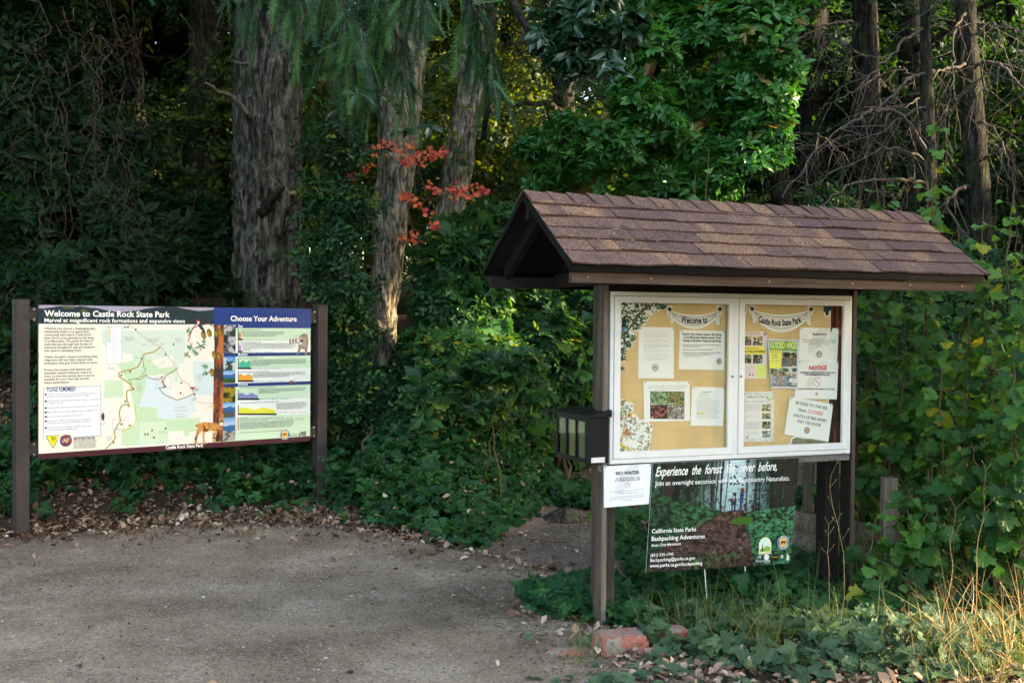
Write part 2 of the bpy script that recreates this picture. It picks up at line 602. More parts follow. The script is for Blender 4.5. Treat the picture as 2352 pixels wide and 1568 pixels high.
M['soil'] = groundmat('forest_soil', (0.055, 0.040, 0.028), (0.03, 0.022, 0.016), (0.09, 0.065, 0.045), stones=False)

def stonemat(name, stops, rough=0.85):
    m, n, l, out = nt(name)
    a = n.new('ShaderNodeAttribute'); a.attribute_name = 'rnd'
    r = ramp(n, stops)
    l.new(a.outputs['Fac'], r.inputs[0])
    p = n.new('ShaderNodeBsdfPrincipled')
    l.new(r.outputs[0], p.inputs['Base Color'])
    p.inputs['Roughness'].default_value = rough
    p.inputs['Specular IOR Level'].default_value = 0.25
    l.new(p.outputs[0], out.inputs[0])
    return m
M['pebble'] = stonemat('pebble_stone', [(0, (0.07, 0.065, 0.06)), (0.4, (0.19, 0.17, 0.15)), (0.8, (0.30, 0.285, 0.27)), (1, (0.5, 0.48, 0.46))])
M['litter'] = leafmat('dry_leaf', [(0.035, 0.020, 0.014), (0.11, 0.060, 0.040), (0.22, 0.135, 0.088), (0.37, 0.25, 0.175), (0.60, 0.47, 0.37)], 0.7, 0.12, (1.2, 1.0, 0.8), 0.2)
M['duff'] = leafmat('needle_duff', [(0.03, 0.02, 0.013), (0.09, 0.055, 0.033), (0.17, 0.11, 0.07), (0.24, 0.18, 0.13)], 0.8, 0.05, (1, 1, 1), 0.1)

# foliage
M['bramble'] = leafmat('bramble_leaf', [(0.008, 0.040, 0.016), (0.017, 0.078, 0.024), (0.036, 0.125, 0.032), (0.13, 0.19, 0.035)], 0.5, 0.3, spec=0.22, pos=[0, .45, .93, 1])
M['bramble_pale'] = leafmat('pale_bramble_leaf', [(0.025, 0.060, 0.030), (0.052, 0.105, 0.052), (0.095, 0.155, 0.072)], 0.55, 0.25, spec=0.25)
M['under'] = leafmat('understorey_leaf', [(0.008, 0.032, 0.018), (0.018, 0.065, 0.028), (0.036, 0.120, 0.036), (0.20, 0.22, 0.035)], 0.45, 0.33, spec=0.28, pos=[0, .5, .94, 1])
M['under_mid'] = leafmat('mid_green_leaf', [(0.012, 0.050, 0.022), (0.028, 0.100, 0.036), (0.055, 0.165, 0.045), (0.24, 0.27, 0.04)], 0.45, 0.38, spec=0.3, pos=[0, .5, .92, 1])
M['madrone'] = leafmat('madrone_leaf', [(0.018, 0.085, 0.022), (0.034, 0.155, 0.034), (0.065, 0.225, 0.048), (0.30, 0.16, 0.06)], 0.34, 0.35, spec=0.45, pos=[0, .5, .97, 1])
M['madrone_dark'] = leafmat('dark_madrone_leaf', [(0.012, 0.042, 0.022), (0.020, 0.066, 0.034), (0.034, 0.092, 0.048)], 0.26, 0.25, spec=0.6)
M['currant'] = leafmat('currant_leaf', [(0.016, 0.062, 0.018), (0.038, 0.125, 0.028), (0.095, 0.225, 0.045), (0.26, 0.28, 0.03)], 0.5, 0.42, spec=0.25, pos=[0, .5, .96, 1])
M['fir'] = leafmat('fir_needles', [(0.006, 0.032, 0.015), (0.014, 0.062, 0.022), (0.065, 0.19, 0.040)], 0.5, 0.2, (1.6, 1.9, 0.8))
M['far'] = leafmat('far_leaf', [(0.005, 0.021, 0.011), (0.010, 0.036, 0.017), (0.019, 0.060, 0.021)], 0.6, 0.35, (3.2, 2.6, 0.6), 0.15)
M['farlight'] = leafmat('sunny_leaf', [(0.020, 0.052, 0.018), (0.045, 0.090, 0.022), (0.11, 0.13, 0.02)], 0.5, 0.45, (2.4, 2.1, 0.5))  # far leaf made lighter and yellower, sunlight put into the colour
M['red'] = leafmat('red_autumn_leaf', [(0.48, 0.060, 0.055), (0.66, 0.12, 0.08), (0.72, 0.24, 0.07)], 0.5, 0.4, (1.5, 1.2, 1.0))
M['grass_g'] = leafmat('green_grass', [(0.045, 0.085, 0.022), (0.09, 0.14, 0.035), (0.20, 0.21, 0.07)], 0.55, 0.35)
M['grass_d'] = leafmat('dry_grass', [(0.20, 0.14, 0.06), (0.42, 0.31, 0.14), (0.60, 0.47, 0.26)], 0.6, 0.35, (1.3, 1.15, 0.8))
M['bark'] = barkmat('fir_bark', (0.006, 0.006, 0.006), (0.045, 0.042, 0.039), (0.155, 0.150, 0.138), 1.0, 0.35)
M['bark_pale'] = barkmat('pale_fir_bark', (0.025, 0.022, 0.018), (0.155, 0.138, 0.108), (0.37, 0.34, 0.265), 1.2, 0.3)  # fir bark brightened in colour for trunks that get little light
M['bark_dark'] = barkmat('dark_bark', (0.005, 0.005, 0.004), (0.020, 0.018, 0.016), (0.055, 0.049, 0.043), 1.2, 0.3)
M['twig'] = woodmat('dead_twig_wood', [(0.028, 0.022, 0.018), (0.070, 0.057, 0.047), (0.17, 0.142, 0.118)], 2)
M['vine'] = woodmat('bare_vine_wood', [(0.014, 0.010, 0.008), (0.040, 0.029, 0.022), (0.10, 0.072, 0.052)], 2)
M['stem'] = woodmat('green_brown_stem', [(0.05, 0.035, 0.02), (0.10, 0.065, 0.035), (0.15, 0.095, 0.05)], 2)
M['madbark'] = paintmat('peeling_madrone_bark', (0.19, 0.135, 0.035), 0.5, 0.3, 0.9, dirtc=(0.10, 0.035, 0.016))

# ------------------------------------------------------------------ parts, planes, lettering, printed pictures
ROOTS = {}
def root(name, label, cat, loc=(0, 0, 0), rz=0.0, group=None):
    o = thing(name, label, cat, loc, rz, group)
    ROOTS[o.name] = (np.asarray(loc, float), rz)
    return o

def part(mb, name, mats, parent, rt, sm=False, colour=False):
    """mb is built in world space; it becomes a child of parent (rt is the thing it belongs to)"""
    if isinstance(rt, tuple): loc, rz = rt
    else: loc, rz = ROOTS[rt.name]
    c, s = math.cos(-rz), math.sin(-rz)
    mb.v = [np.stack([(V[:, 0] - loc[0]) * c - (V[:, 1] - loc[1]) * s, (V[:, 0] - loc[0]) * s + (V[:, 1] - loc[1]) * c, V[:, 2] - loc[2]], 1) for V in mb.v]
    ob = bpy.data.objects.new(name, mb.mesh(name, mats, sm, colour))
    col.objects.link(ob)
    ob.parent = parent
    return ob

class Plane:
    def __init__(s, P0, yaw):
        s.P0 = np.asarray(P0, float)
        s.yaw = yaw
        s.U = np.array([math.cos(yaw), math.sin(yaw), 0])
        s.N = np.array([math.sin(yaw), -math.cos(yaw), 0])     # towards the viewer
    def uv(s, px, py, off=0.0):
        h = hit(px, py, s.P0 + s.N * off, s.N) - s.P0
        return np.array([h @ s.U, h[2]])
    def w(s, st, off=0.0):
        st = np.asarray(st, float)
        return s.P0 + st[..., :1] * s.U + st[..., 1:2] * UP + s.N * off

def Z1(x, y): return (x * .5483 * .6125, (1100 + y * .5483) * .6125)
def Z2(x, y): return ((700 + x * .5484) * .6125, (1100 + y * .5484) * .6125)
def Z3(x, y): return ((2200 + x * .4464) * .6125, (1050 + y * .4464) * .6125)
def Z4(x, y): return ((2700 + x * .4464) * .6125, (1050 + y * .4464) * .6125)
def Z7(x, y): return ((2100 + x * .6761) * .6125, (1500 + y * .6761) * .6125)

_tc = {}
def glyphs(body, bold=0.0, shear=0.0):
    k = (body, bold, shear)
    if k in _tc: return _tc[k]
    cu = bpy.data.curves.new('lettering', 'FONT')
    cu.body = body
    cu.resolution_u = 2
    cu.offset = bold
    cu.shear = shear
    ob = bpy.data.objects.new('lettering', cu)
    col.objects.link(ob)
    dg = bpy.context.evaluated_depsgraph_get()
    me = bpy.data.meshes.new_from_object(ob.evaluated_get(dg))
    me.calc_loop_triangles()
    V = np.zeros(len(me.vertices) * 3)
    me.vertices.foreach_get('co', V)
    T = np.zeros(len(me.loop_triangles) * 3, np.int32)
    me.loop_triangles.foreach_get('vertices', T)
    bpy.data.objects.remove(ob)
    bpy.data.curves.remove(cu)
    bpy.data.meshes.remove(me)
    _tc[k] = (V.reshape(-1, 3)[:, :2], T.reshape(-1, 3))
    return _tc[k]

def letter(mb, pl, a, b, body, h=None, colr=(0.02, 0.02, 0.02), off=0.0015, bold=0.0, shear=0.0, arc=0.0):
    """write body with its baseline from plane point a to plane point b; h = cap height"""
    V, T = glyphs(body, bold, shear)
    if len(V) == 0: return
    x0, x1 = V[:, 0].min(), V[:, 0].max()
    a, b = np.asarray(a, float), np.asarray(b, float)
    L = np.linalg.norm(b - a)
    d = (b - a) / L
    e = np.array([-d[1], d[0]])
    sx = L / (x1 - x0)
    sy = sx if h is None else h / 0.72
    X = (V[:, 0] - x0) * sx
    Y = V[:, 1] * sy
    if arc:
        u = X / L * 2 - 1
        Y = Y - arc * (1 - u * u)
        X = X + V[:, 1] * sy * (-4 * arc * u / L) * -1 * -1
    st = a + X[:, None] * d + Y[:, None] * e
    mb.add(pl.w(st, off), T=T, colr=colr)

def quadpts(C, nx, ny):
    """C: 4 plane points TL TR BR BL -> (ny,nx,2) bilinear grid"""
    C = np.asarray(C, float)
    s = np.linspace(0, 1, nx)[None, :, None]
    t = np.linspace(0, 1, ny)[:, None, None]
    return (C[0] * (1 - s) + C[1] * s) * (1 - t) + (C[3] * (1 - s) + C[2] * s) * t

def patch(mb, pl, C, colr, off=0.001, nx=2, ny=2, fn=None, wob=None):
    P = quadpts(C, nx, ny)
    s, t = np.meshgrid(np.linspace(0, 1, nx), np.linspace(0, 1, ny))
    Cc = np.broadcast_to(np.asarray(colr, float), P.shape[:2] + (3,)) if fn is None else fn(s, t)
    W = pl.w(P, off)
    if wob is not None: W = W + pl.N * wob(s, t)[..., None]
    mb.grid(W[::-1], Cc[::-1])

def shape(mb, pl, pts, colr, off=0.001):
    """filled polygon on a plane (ear clipping by mathutils)"""
    from mathutils.geometry import tessellate_polygon
    pts = np.asarray(pts, float)
    T = tessellate_polygon([[Vector((p[0], p[1], 0)) for p in pts]])
    T = [t if np.cross(pts[t[1]] - pts[t[0]], pts[t[2]] - pts[t[0]]) > 0 else t[::-1] for t in T]
    mb.add(pl.w(pts, off), T=T, colr=colr)

def disc(mb, pl, c, r, colr, off=0.001, n=20, ry=None):
    a = np.linspace(0, 2 * math.pi, n, endpoint=False)
    P = np.asarray(c) + np.stack([np.cos(a) * r, np.sin(a) * (ry or r)], 1)
    mb.add(pl.w(P, off), T=[(0, k, k + 1) for k in range(1, n - 1)], colr=colr)

def stroke(mb, pl, pts, w, colr, off=0.0012):
    pts = np.asarray(pts, float)
    for a, b in zip(pts[:-1], pts[1:]):
        d = b - a
        L = np.linalg.norm(d) + 1e-9
        e = np.array([-d[1], d[0]]) / L * w / 2
        d = d / L * w * 0.3
        mb.add(pl.w(np.array([a - d - e, b + d - e, b + d + e, a - d + e]), off), Q=[(0, 1, 2, 3)], colr=colr)

def seal(mb, pl, c, r, off=0.002, fade=0.0):
    """round state-park seal: blue ring, gold disc, brown bear"""
    f = lambda x: np.asarray(x) * (1 - fade) + 0.72 * fade
    disc(mb, pl, c, r, f(hx('#2a5f8f')), off)
    disc(mb, pl, c, r * .93, f(hx('#e9e4cf')), off + .0002)
    disc(mb, pl, c, r * .88, f(hx('#2a5f8f')), off + .0004)
    disc(mb, pl, c, r * .62, f(hx('#efe3b0')), off + .0006)
    disc(mb, pl, c, r * .56, f(hx('#e8b25a')), off + .0008)
    c = np.asarray(c)
    bear = np.array([(-.42, .05), (-.38, .16), (-.2, .22), (0, .2), (.15, .22), (.3, .16), (.42, .05), (.38, -.02), (.3, 0), (.26, -.2), (.16, -.2), (.15, -.04), (-.1, -.04), (-.12, -.2), (-.22, -.2), (-.24, -.05), (-.32, -.2), (-.4, -.18), (-.36, 0)])
    shape(mb, pl, c + bear * r * 1.05, f(hx('#6a3a1e')), off + .001)
    if r > 0.02:
        for word, a0, a1, inv in (('CALIFORNIA', 160, 20, 1), ('STATE PARKS', 205, 335, -1)):
            n = len(word)
            for i, ch in enumerate(word):
                if ch == ' ': continue
                a = math.radians(a0 + (a1 - a0) * (i + .5) / n)
                R = r * (.66 if inv > 0 else .84)
                p = c + R * np.array([math.cos(a), math.sin(a)])
                d = np.array([math.sin(a), -math.cos(a)]) * inv
                letter(mb, pl, p - d * r * .07, p + d * r * .07, ch, r * .19, f(hx('#f2e9b8')), off + .001, .02)

class Img:
    def __init__(s, w, h, nx, ny, base):
        s.w, s.h, s.nx, s.ny = w, h, nx, ny
        s.a = np.broadcast_to(np.asarray(base, float), (ny, nx, 3)).copy()
        s.X, s.Y = np.meshgrid(np.linspace(0, w, nx), np.linspace(0, -h, ny))
    def put(s, m, c):
        c = np.asarray(c, float)
        m = np.asarray(m, float)[..., None]
        s.a = s.a * (1 - m) + c * m
    def inside(s, pts):
        pts = np.asarray(pts, float)
        r = np.zeros((s.ny, s.nx), bool)
        x0, y0 = pts[-1]
        for x1, y1 in pts:
            with np.errstate(divide='ignore', invalid='ignore'):
                c = ((y0 > s.Y) != (y1 > s.Y)) & (s.X < (x1 - x0) * (s.Y - y0) / (y1 - y0 + 1e-12) + x0)
            r ^= c
            x0, y0 = x1, y1
        return r
    def poly(s, pts, c, a=1.0): s.put(s.inside(pts) * a, c)
    def line(s, pts, wd, c, a=1.0):
        pts = np.asarray(pts, float)
        D = np.full((s.ny, s.nx), 9.0)
        for (x0, y0), (x1, y1) in zip(pts[:-1], pts[1:]):
            dx, dy = x1 - x0, y1 - y0
            t = np.clip(((s.X - x0) * dx + (s.Y - y0) * dy) / (dx * dx + dy * dy + 1e-12), 0, 1)
            D = np.minimum(D, np.hypot(s.X - x0 - t * dx, s.Y - y0 - t * dy))
        px = s.w / s.nx
        s.put(np.clip((wd / 2 + px * .5 - D) / px, 0, 1) * a, c)
    def disc(s, c, rx, ry, colr, a=1.0, ang=0.0):
        x, y = s.X - c[0], s.Y - c[1]
        ca, sa = math.cos(ang), math.sin(ang)
        x, y = x * ca + y * sa, -x * sa + y * ca
        s.put(((x / rx) ** 2 + (y / ry) ** 2 < 1) * a, colr)
    def n(s, sc, seed=0, o=4, ax=1.0):
        return fbm(np.stack([s.X * sc, s.Y * sc * ax, s.X * 0 + seed * 7.3], -1), seed, o)

# ================================================================== THE MAP SIGN
SY = 0.6893
SP = Plane((-3.4477, 8.3679, 1.6822), SY)
SW, SH = 2.2423, 1.1224
s1 = lambda x, y: SP.uv(*Z1(x, y))
s2 = lambda x, y: SP.uv(*Z2(x, y))
sign_loc = SP.w(np.array([SW / 2, -1.74])) - SP.N * 0.1
sign = root('map_sign', 'wide cream trail map sign with a blue Choose Your Adventure header between two brown posts', 'map sign', sign_loc, SY)

def sign_print():
    im = Img(SW, SH, 720, 360, hx('#f1ead8'))
    P = lambda *q: [s1(*p) for p in q]
    P2 = lambda *q: [s2(*p) for p in q]
    topo = im.n(9, 3, 5)
    band_t = s1(265, 208)[1]
    # map area
    xm0 = s1(700, 500)[0]
    im.poly(P((700, 212), (1500, 212), (1500, 1050), (700, 1075)), hx('#f3ece0'))
    im.poly(P((695, 250), (1260, 255), (1255, 400), (1000, 470), (900, 420), (700, 350)), hx('#d5e3d6'))
    im.poly(P((1100, 250), (1265, 250), (1262, 480), (1222, 480), (1220, 600), (1180, 600), (1180, 380), (1100, 380)), hx('#d8e6d8'))
    im.poly(P((1320, 460), (1459, 470), (1459, 700), (1340, 690), (1320, 560)), hx('#d5e5e2'))
    im.poly(P((1000, 580), (1075, 575), (1120, 640), (1200, 730), (1330, 690), (1340, 810), (1300, 815), (1290, 935), (1150, 940), (1040, 850), (955, 770), (965, 660)), hx('#d9e6ea'))
    im.poly(P((805, 485), (1000, 430), (1085, 510), (1185, 500), (1185, 550), (1000, 560), (1000, 640), (950, 770), (1075, 780), (1080, 850), (1150, 860), (1370, 850), (1368, 940), (1295, 945), (1295, 975), (1258, 978), (1258, 938), (950, 945), (945, 1035), (828, 1042), (830, 930), (935, 900), (900, 700), (870, 600)), hx('#c9e2bc'))
    im.poly(P((905, 380), (985, 385), (990, 440), (960, 520), (905, 500)), hx('#cfe3d0'))
    im.poly(P((825, 792), (905, 790), (905, 890), (828, 890)), hx('#f4e9e4'))
    for k in range(5):
        lv = .33 + .085 * k
        im.put((np.abs(topo - lv) < .004) * (im.X > xm0) * (im.X < s1(1450, 600)[0]) * .35, hx('#b9c3ae'))
    im.poly(P((948, 875), (1145, 868), (1143, 1022), (948, 1030)), hx('#d3e8c9'))
    im.line(P((948, 875), (1145, 868), (1143, 1022), (948, 1030), (948, 875)), .004, hx('#b8cfd6'))
    im.poly(P((715, 596), (843, 590), (842, 708), (712, 712)), hx('#cfe4c2'))
    im.line(P((1072, 572), (1168, 570), (1168, 645), (1072, 647), (1072, 572)), .003, hx('#a8a8b0'))
    im.line(P((770, 862), (847, 860), (847, 930), (770, 932), (770, 862)), .003, hx('#a8a8b0'))
    for sd, (a, b) in enumerate((((955, 640), (1010, 560)), ((955, 640), (945, 760)), ((1060, 510), (1130, 470)), ((1225, 980), (1250, 1000)))):
        im.line(P(a, b), .004, hx('#a9cbe0'))
    road = P((880, 212), (930, 250), (985, 300), (1050, 345), (1100, 365), (1140, 420), (1190, 480), (1205, 530), (1240, 590), (1300, 630), (1330, 690), (1350, 740), (1459, 755))
    im.line(road, .0055, hx('#d9aaa0'))
    tr = P((1100, 365), (1050, 400), (985, 415), (965, 460), (945, 500), (900, 520), (850, 530), (812, 545), (815, 570), (850, 590), (890, 620), (915, 655), (870, 665), (865, 690), (870, 730), (885, 775), (860, 755), (825, 775), (815, 820), (825, 870), (800, 905), (780, 950), (790, 985), (770, 1015), (725, 1060))
    im.line(tr, .012, hx('#e0cf70')); im.line(tr, .006, hx('#7f7b4c'))
    im.line(P((925, 750), (925, 800), (935, 845), (920, 895), (870, 930), (830, 945)), .010, hx('#d8d26a'))
    g = P((915, 583), (960, 590), (998, 555), (1015, 575), (1050, 585), (1085, 590), (1112, 565), (1105, 600), (1125, 640), (1088, 645), (1110, 680), (1140, 700), (1210, 728), (1260, 715), (1335, 680))
    im.line(g, .007, hx('#87807a'))
    im.line(P((985, 440), (980, 500), (998, 520), (975, 560), (940, 580), (880, 590), (900, 620)), .006, hx('#8d9a55'))
    im.line(P((1130, 640), (1115, 600), (1135, 560), (1190, 530), (1210, 510)), .008, hx('#8a7f5e'))
    im.line(P((905, 645), (915, 657)), .012, hx('#c0593f'))
    im.poly(P((1300, 640), (1335, 640), (1335, 650), (1300, 650)), hx('#b32a2a'))
    for p in ((855, 230), (875, 230), (928, 248), (1187, 347), (970, 445), (1132, 418), (1240, 610), (830, 560), (777, 1018), (887, 903), (1132, 922), (857, 737)):
        im.disc(s1(*p), .008, .009, hx('#2f8a56'))
    for p in ((890, 533), (830, 893), (1130, 635), (1235, 680), (1330, 690), (1040, 935), (1010, 962), (992, 962), (1052, 985)):
        im.disc(s1(*p), .007, .009, hx('#8a2f1d'))
    # legend
    im.poly(P((727, 228), (833, 226), (832, 480), (727, 480)), hx('#f7f6f4'))
    im.line(P((727, 228), (833, 226), (832, 480), (727, 480), (727, 228)), .003, hx('#9aa0a8'))
    for k, c in enumerate(('#b5c890', '#c3d39a', '#a8c08e', '#d6cf5a', '#b5cf9e', '#a8c894', '#98c08e')):
        y = 250 + 13.5 * k
        im.poly(P((732, y - 4), (757, y - 4), (757, y + 4), (732, y + 4)), hx(c))
    # heading band : mountains under a pale sky
    hb = (im.Y > band_t)
    rid = fbm(np.stack([im.X * 3.0, im.X * 0, im.X * 0 + 3], -1), 5, 4)
    fo = im.n(38, 9, 4)
    skyy = -.002 - .045 * np.exp(-((im.X - .60) / .17) ** 2) - .020 * np.exp(-((im.X - 1.22) / .12) ** 2) + (rid - .5) * .05
    base = np.where((im.Y > skyy)[..., None], hx('#a79fb2') * 1.0, (hx('#13303a')[None, None] * (.45 + 1.1 * fo[..., None])))
    im.a = np.where(hb[..., None], base, im.a)
    im.put(hb * (im.X < .35) * (im.n(22, 12, 4) > .58) * .5, hx('#6d6a2c'))
    # blue header and right column
    xr0 = s2(334, 600)[0]
    xb0 = s2(185, 150)[0]
    im.put((im.X > xb0) * (im.Y > s2(500, 237)[1]), hx('#0a3a85'))
    rc = im.X > xr0
    im.put(rc * (im.Y < s2(500, 237)[1]), hx('#cfe9cd'))
    for y0, y1 in ((322, 408), (512, 607), (722, 832)):
        im.put(rc * (im.Y < s2(600, y0)[1]) * (im.Y > s2(600, y1)[1]), hx('#eef3ee'))
    for y0, y1 in ((405, 428), (607, 630)):
        im.put((im.X > s2(250, 500)[0]) * (im.Y < s2(600, y0)[1]) * (im.Y > s2(600, y1)[1]), hx('#123a7c'))
    for (x0, x1, yt, yb, c, ybar) in ((357, 372, 268, 312, '#e2774a', 318), (357, 372, 352, 396, '#cf8fd0', 402), (357, 434, 465, 508, '#3fb59d', 515), (357, 449, 556, 597, '#f2a53c', 602), (357, 487, 686, 718, '#7f8dc4', 725), (357, 606, 786, 820, '#e8e64c', 828)):
        n = 9
        top = [s2(x0 + (x1 - x0) * i / n, yt + (8 * math.sin(i * 1.3 + x1) if n else 0)) for i in range(n + 1)]
        im.poly(top + [s2(x1, yb), s2(x0, yb)], hx(c))
        im.line([s2(354, yt - 22), s2(354, ybar)], .007, hx('#10161a'))
        im.line([s2(354, ybar - 3), s2(x1 + 6, ybar - 3)], .014, hx('#10161a'))
    im.poly(P2((349, 850), (357, 850), (357, 934), (349, 934)), hx('#d0707e'))
    # photo strip
    for k, (y0, y1) in enumerate(((216, 408), (432, 527), (527, 612), (640, 745), (745, 846), (846, 1008))):
        m = (im.X > s2(246, 500)[0]) & (im.X < xr0) & (im.Y < s2(300, y0)[1]) & (im.Y > s2(300, y1)[1])
        q = np.clip((s2(300, y0)[1] - im.Y) / (s2(300, y0)[1] - s2(300, y1)[1]), 0, 1)
        nn = im.n(24, 20 + k, 4)[..., None]
        if k == 0: c = np.where(nn > .56, hx('#b9bcbe'), np.where(nn > .45, hx('#5e6468'), hx('#1e2a25')))
        elif k == 3: c = np.where(nn > .55, hx('#a08a2f'), np.where(nn > .46, hx('#4a5b22'), hx('#2a1c10')))
        else:
            rock = np.where(nn > .5, hx('#a8a49b'), hx('#56574f'))
            hill = hx('#2f6a9e') * (1.5 - q[..., None]) * (.7 + .6 * nn)
            sk = hx('#5aa2dc') + (hx('#dfeaf2') - hx('#5aa2dc')) * q[..., None] * 2
            low = rock if k in (1, 4, 5) else hx('#2c5a2e') * (.5 + nn)
            c = np.where(q[..., None] + .25 * (nn - .5) > .6, low, np.where(q[..., None] + .3 * (nn - .5) > .3, hill, sk))
            if k == 1: c = np.where(nn > .5, hx('#c7cbd0'), np.where(q[..., None] < .35, hx('#4f97d8'), hx('#31473a')))
        im.a = np.where(m[..., None], c, im.a)
    # painted pine trunk and branches
    bar = im.n(30, 31, 4, .25)[..., None]
    m = im.inside(P2((186, 215), (254, 215), (250, 420), (252, 640), (246, 830), (246, 1012), (178, 1015), (180, 860), (182, 700), (186, 500), (190, 380)))
    im.a = np.where(m[..., None], np.where(bar > .56, hx('#c0713f'), np.where(bar > .44, hx('#8a4428'), hx('#3a3134'))), im.a)
    for a in (((200, 235), (150, 205), (90, 220), (40, 235), (10, 330)), ((60, 215), (10, 290)), ((180, 530), (130, 545)), ((250, 245), (290, 215))):
        im.line([s2(*p) for p in a], .008, hx('#8a4a35'))
    for (x, y, r) in ((95, 355, 34), (30, 365, 26), (5, 420, 22), (15, 255, 20), (125, 500, 20), (125, 545, 18), (60, 400, 26), (120, 330, 14)):
        for q in range(14):
            a = random.uniform(0, 6.28)
            im.line([s2(x, y), s2(x + r * math.cos(a), y + r * math.sin(a))], .005, hx(random.choice(('#2f7d46', '#4f9e58', '#1f5b38'))))
    for (x, y) in ((155, 270), (115, 285), (205, 275), (230, 265), (190, 420), (222, 430), (175, 540)):
        im.disc(s2(x, y), .020, .034, hx('#6f551a'), ang=.3)
        im.disc(s2(x - 3, y + 3), .011, .022, hx('#a8842c'), ang=.3)
    # woodpecker, small creeper
    im.poly(P2((70, 195), (85, 188), (118, 240), (132, 275), (112, 262), (80, 225)), hx('#23262c'))
    im.disc(s2(76, 190), .016, .016, hx('#b8231f')); im.disc(s2(80, 200), .010, .012, hx('#e8e6e0'))
    im.poly(P((705, 810), (715, 830), (712, 870), (695, 862), (692, 835)), hx('#4a3527'))
    # bobcat
    fur = im.n(60, 44, 3)
    def body(pts, c):
        m = im.inside(P2(*pts))
        im.a = np.where(m[..., None], np.where((fur > .6)[..., None], hx('#5d3413'), np.asarray(hx(c)) * (.8 + .5 * im.n(30, 45, 3)[..., None])), im.a)
    body(((78, 890), (120, 880), (175, 882), (212, 888), (228, 905), (222, 935), (200, 950), (150, 948), (110, 942), (84, 930)), '#cf8f4a')
    body(((80, 900), (102, 905), (100, 940), (78, 968), (70, 1000), (76, 1022), (52, 1024), (56, 985), (66, 950)), '#c9894a')
    body(((108, 935), (130, 938), (122, 965), (124, 1005), (134, 1026), (112, 1026), (108, 990)), '#d09a5e')
    body(((185, 940), (212, 935), (200, 975), (196, 1010), (198, 1028), (176, 1028), (176, 990)), '#dba969')
    body(((218, 855), (226, 845), (232, 858), (248, 856), (258, 845), (258, 870), (256, 895), (238, 905), (222, 895)), '#c9925c')
    im.disc(s2(238, 892), .018, .014, hx('#e9dcc8')); im.disc(s2(230, 876), .005, .006, hx('#20180c')); im.disc(s2(246, 876), .005, .006, hx('#20180c'))
    im.poly(P2((60, 898), (74, 894), (82, 908), (66, 914)), hx('#9d6630'))
    im.poly(P2((150, 935), (190, 940), (180, 952), (150, 950)), hx('#efe3cf'))
    # raccoon
    im.poly(P2((770, 290), (800, 272), (825, 280), (832, 330), (826, 380), (822, 418), (806, 420), (808, 385), (785, 375), (775, 395), (762, 418), (750, 414), (762, 385), (764, 330)), hx('#8d7f72'))
    im.poly(P2((790, 300), (815, 300), (818, 370), (795, 360)), hx('#b79f86'))
    im.disc(s2(780, 325), .038, .038, hx('#a9a198')); im.disc(s2(772, 326), .012, .012, hx('#1b1a1c')); im.disc(s2(789, 326), .012, .012, hx('#1b1a1c')); im.disc(s2(780, 340), .013, .012, hx('#e9e6e0'))
    for k in range(6):
        im.disc(s2(712 + 10 * k, 328 - 1.5 * k), .015, .022, hx('#e6ded2' if k % 2 else '#6d645c'))
    im.disc(s2(716, 604), .025, .012, hx('#9a6a3a')); im.line(P2((730, 608), (760, 616)), .004, hx('#9a6a3a'))
    # remember box, symbols
    im.poly(P((297, 648), (689, 632), (688, 973), (297, 997)), hx('#f4f4f6'))
    im.line(P((297, 648), (689, 632), (688, 973), (297, 997), (297, 648)), .003, hx('#4a5a8a'))
    im.poly(P((310, 972), (415, 966), (363, 1060)), hx('#1b1c14'))
    im.poly(P((317, 976), (408, 970), (363, 1052)), hx('#f0e43a'))
    im.disc(s1(451, 1006), .062, .062, hx('#f1ead8')); im.disc(s1(451, 1006), .044, .044, hx('#2a3f62')); im.disc(s1(451, 1004), .035, .035, hx('#d34a2c'))
    im.line(P((434, 1012), (470, 994)), .016, hx('#6aa8d0')); im.line(P((440, 998), (462, 1016)), .010, hx('#f0c23a'))
    # REI style mountain mark, foundation tree mark
    im.poly(P2((765, 975), (772, 950), (778, 968), (782, 974)), hx('#10201a'))
    im.line(P2((772, 962), (784, 950), (792, 958), (800, 948), (812, 964)), .005, hx('#10201a'))
    im.poly(P2((698, 978), (698, 955), (704, 955), (713, 978)), hx('#1f5a36'))
    # bottom band
    yb = s1(265, 1095)[1]
    m = im.Y < yb - .000
    im.put(m, hx('#4a1f2b'))
    for pts in (((1330, 1018), (1345, 1018), (1347, 1030), (1328, 1028)), ((1390, 1018), (1408, 1016), (1410, 1030), (1390, 1030))):
        im.poly(P(*pts), hx('#cf9a5e'))
    return im

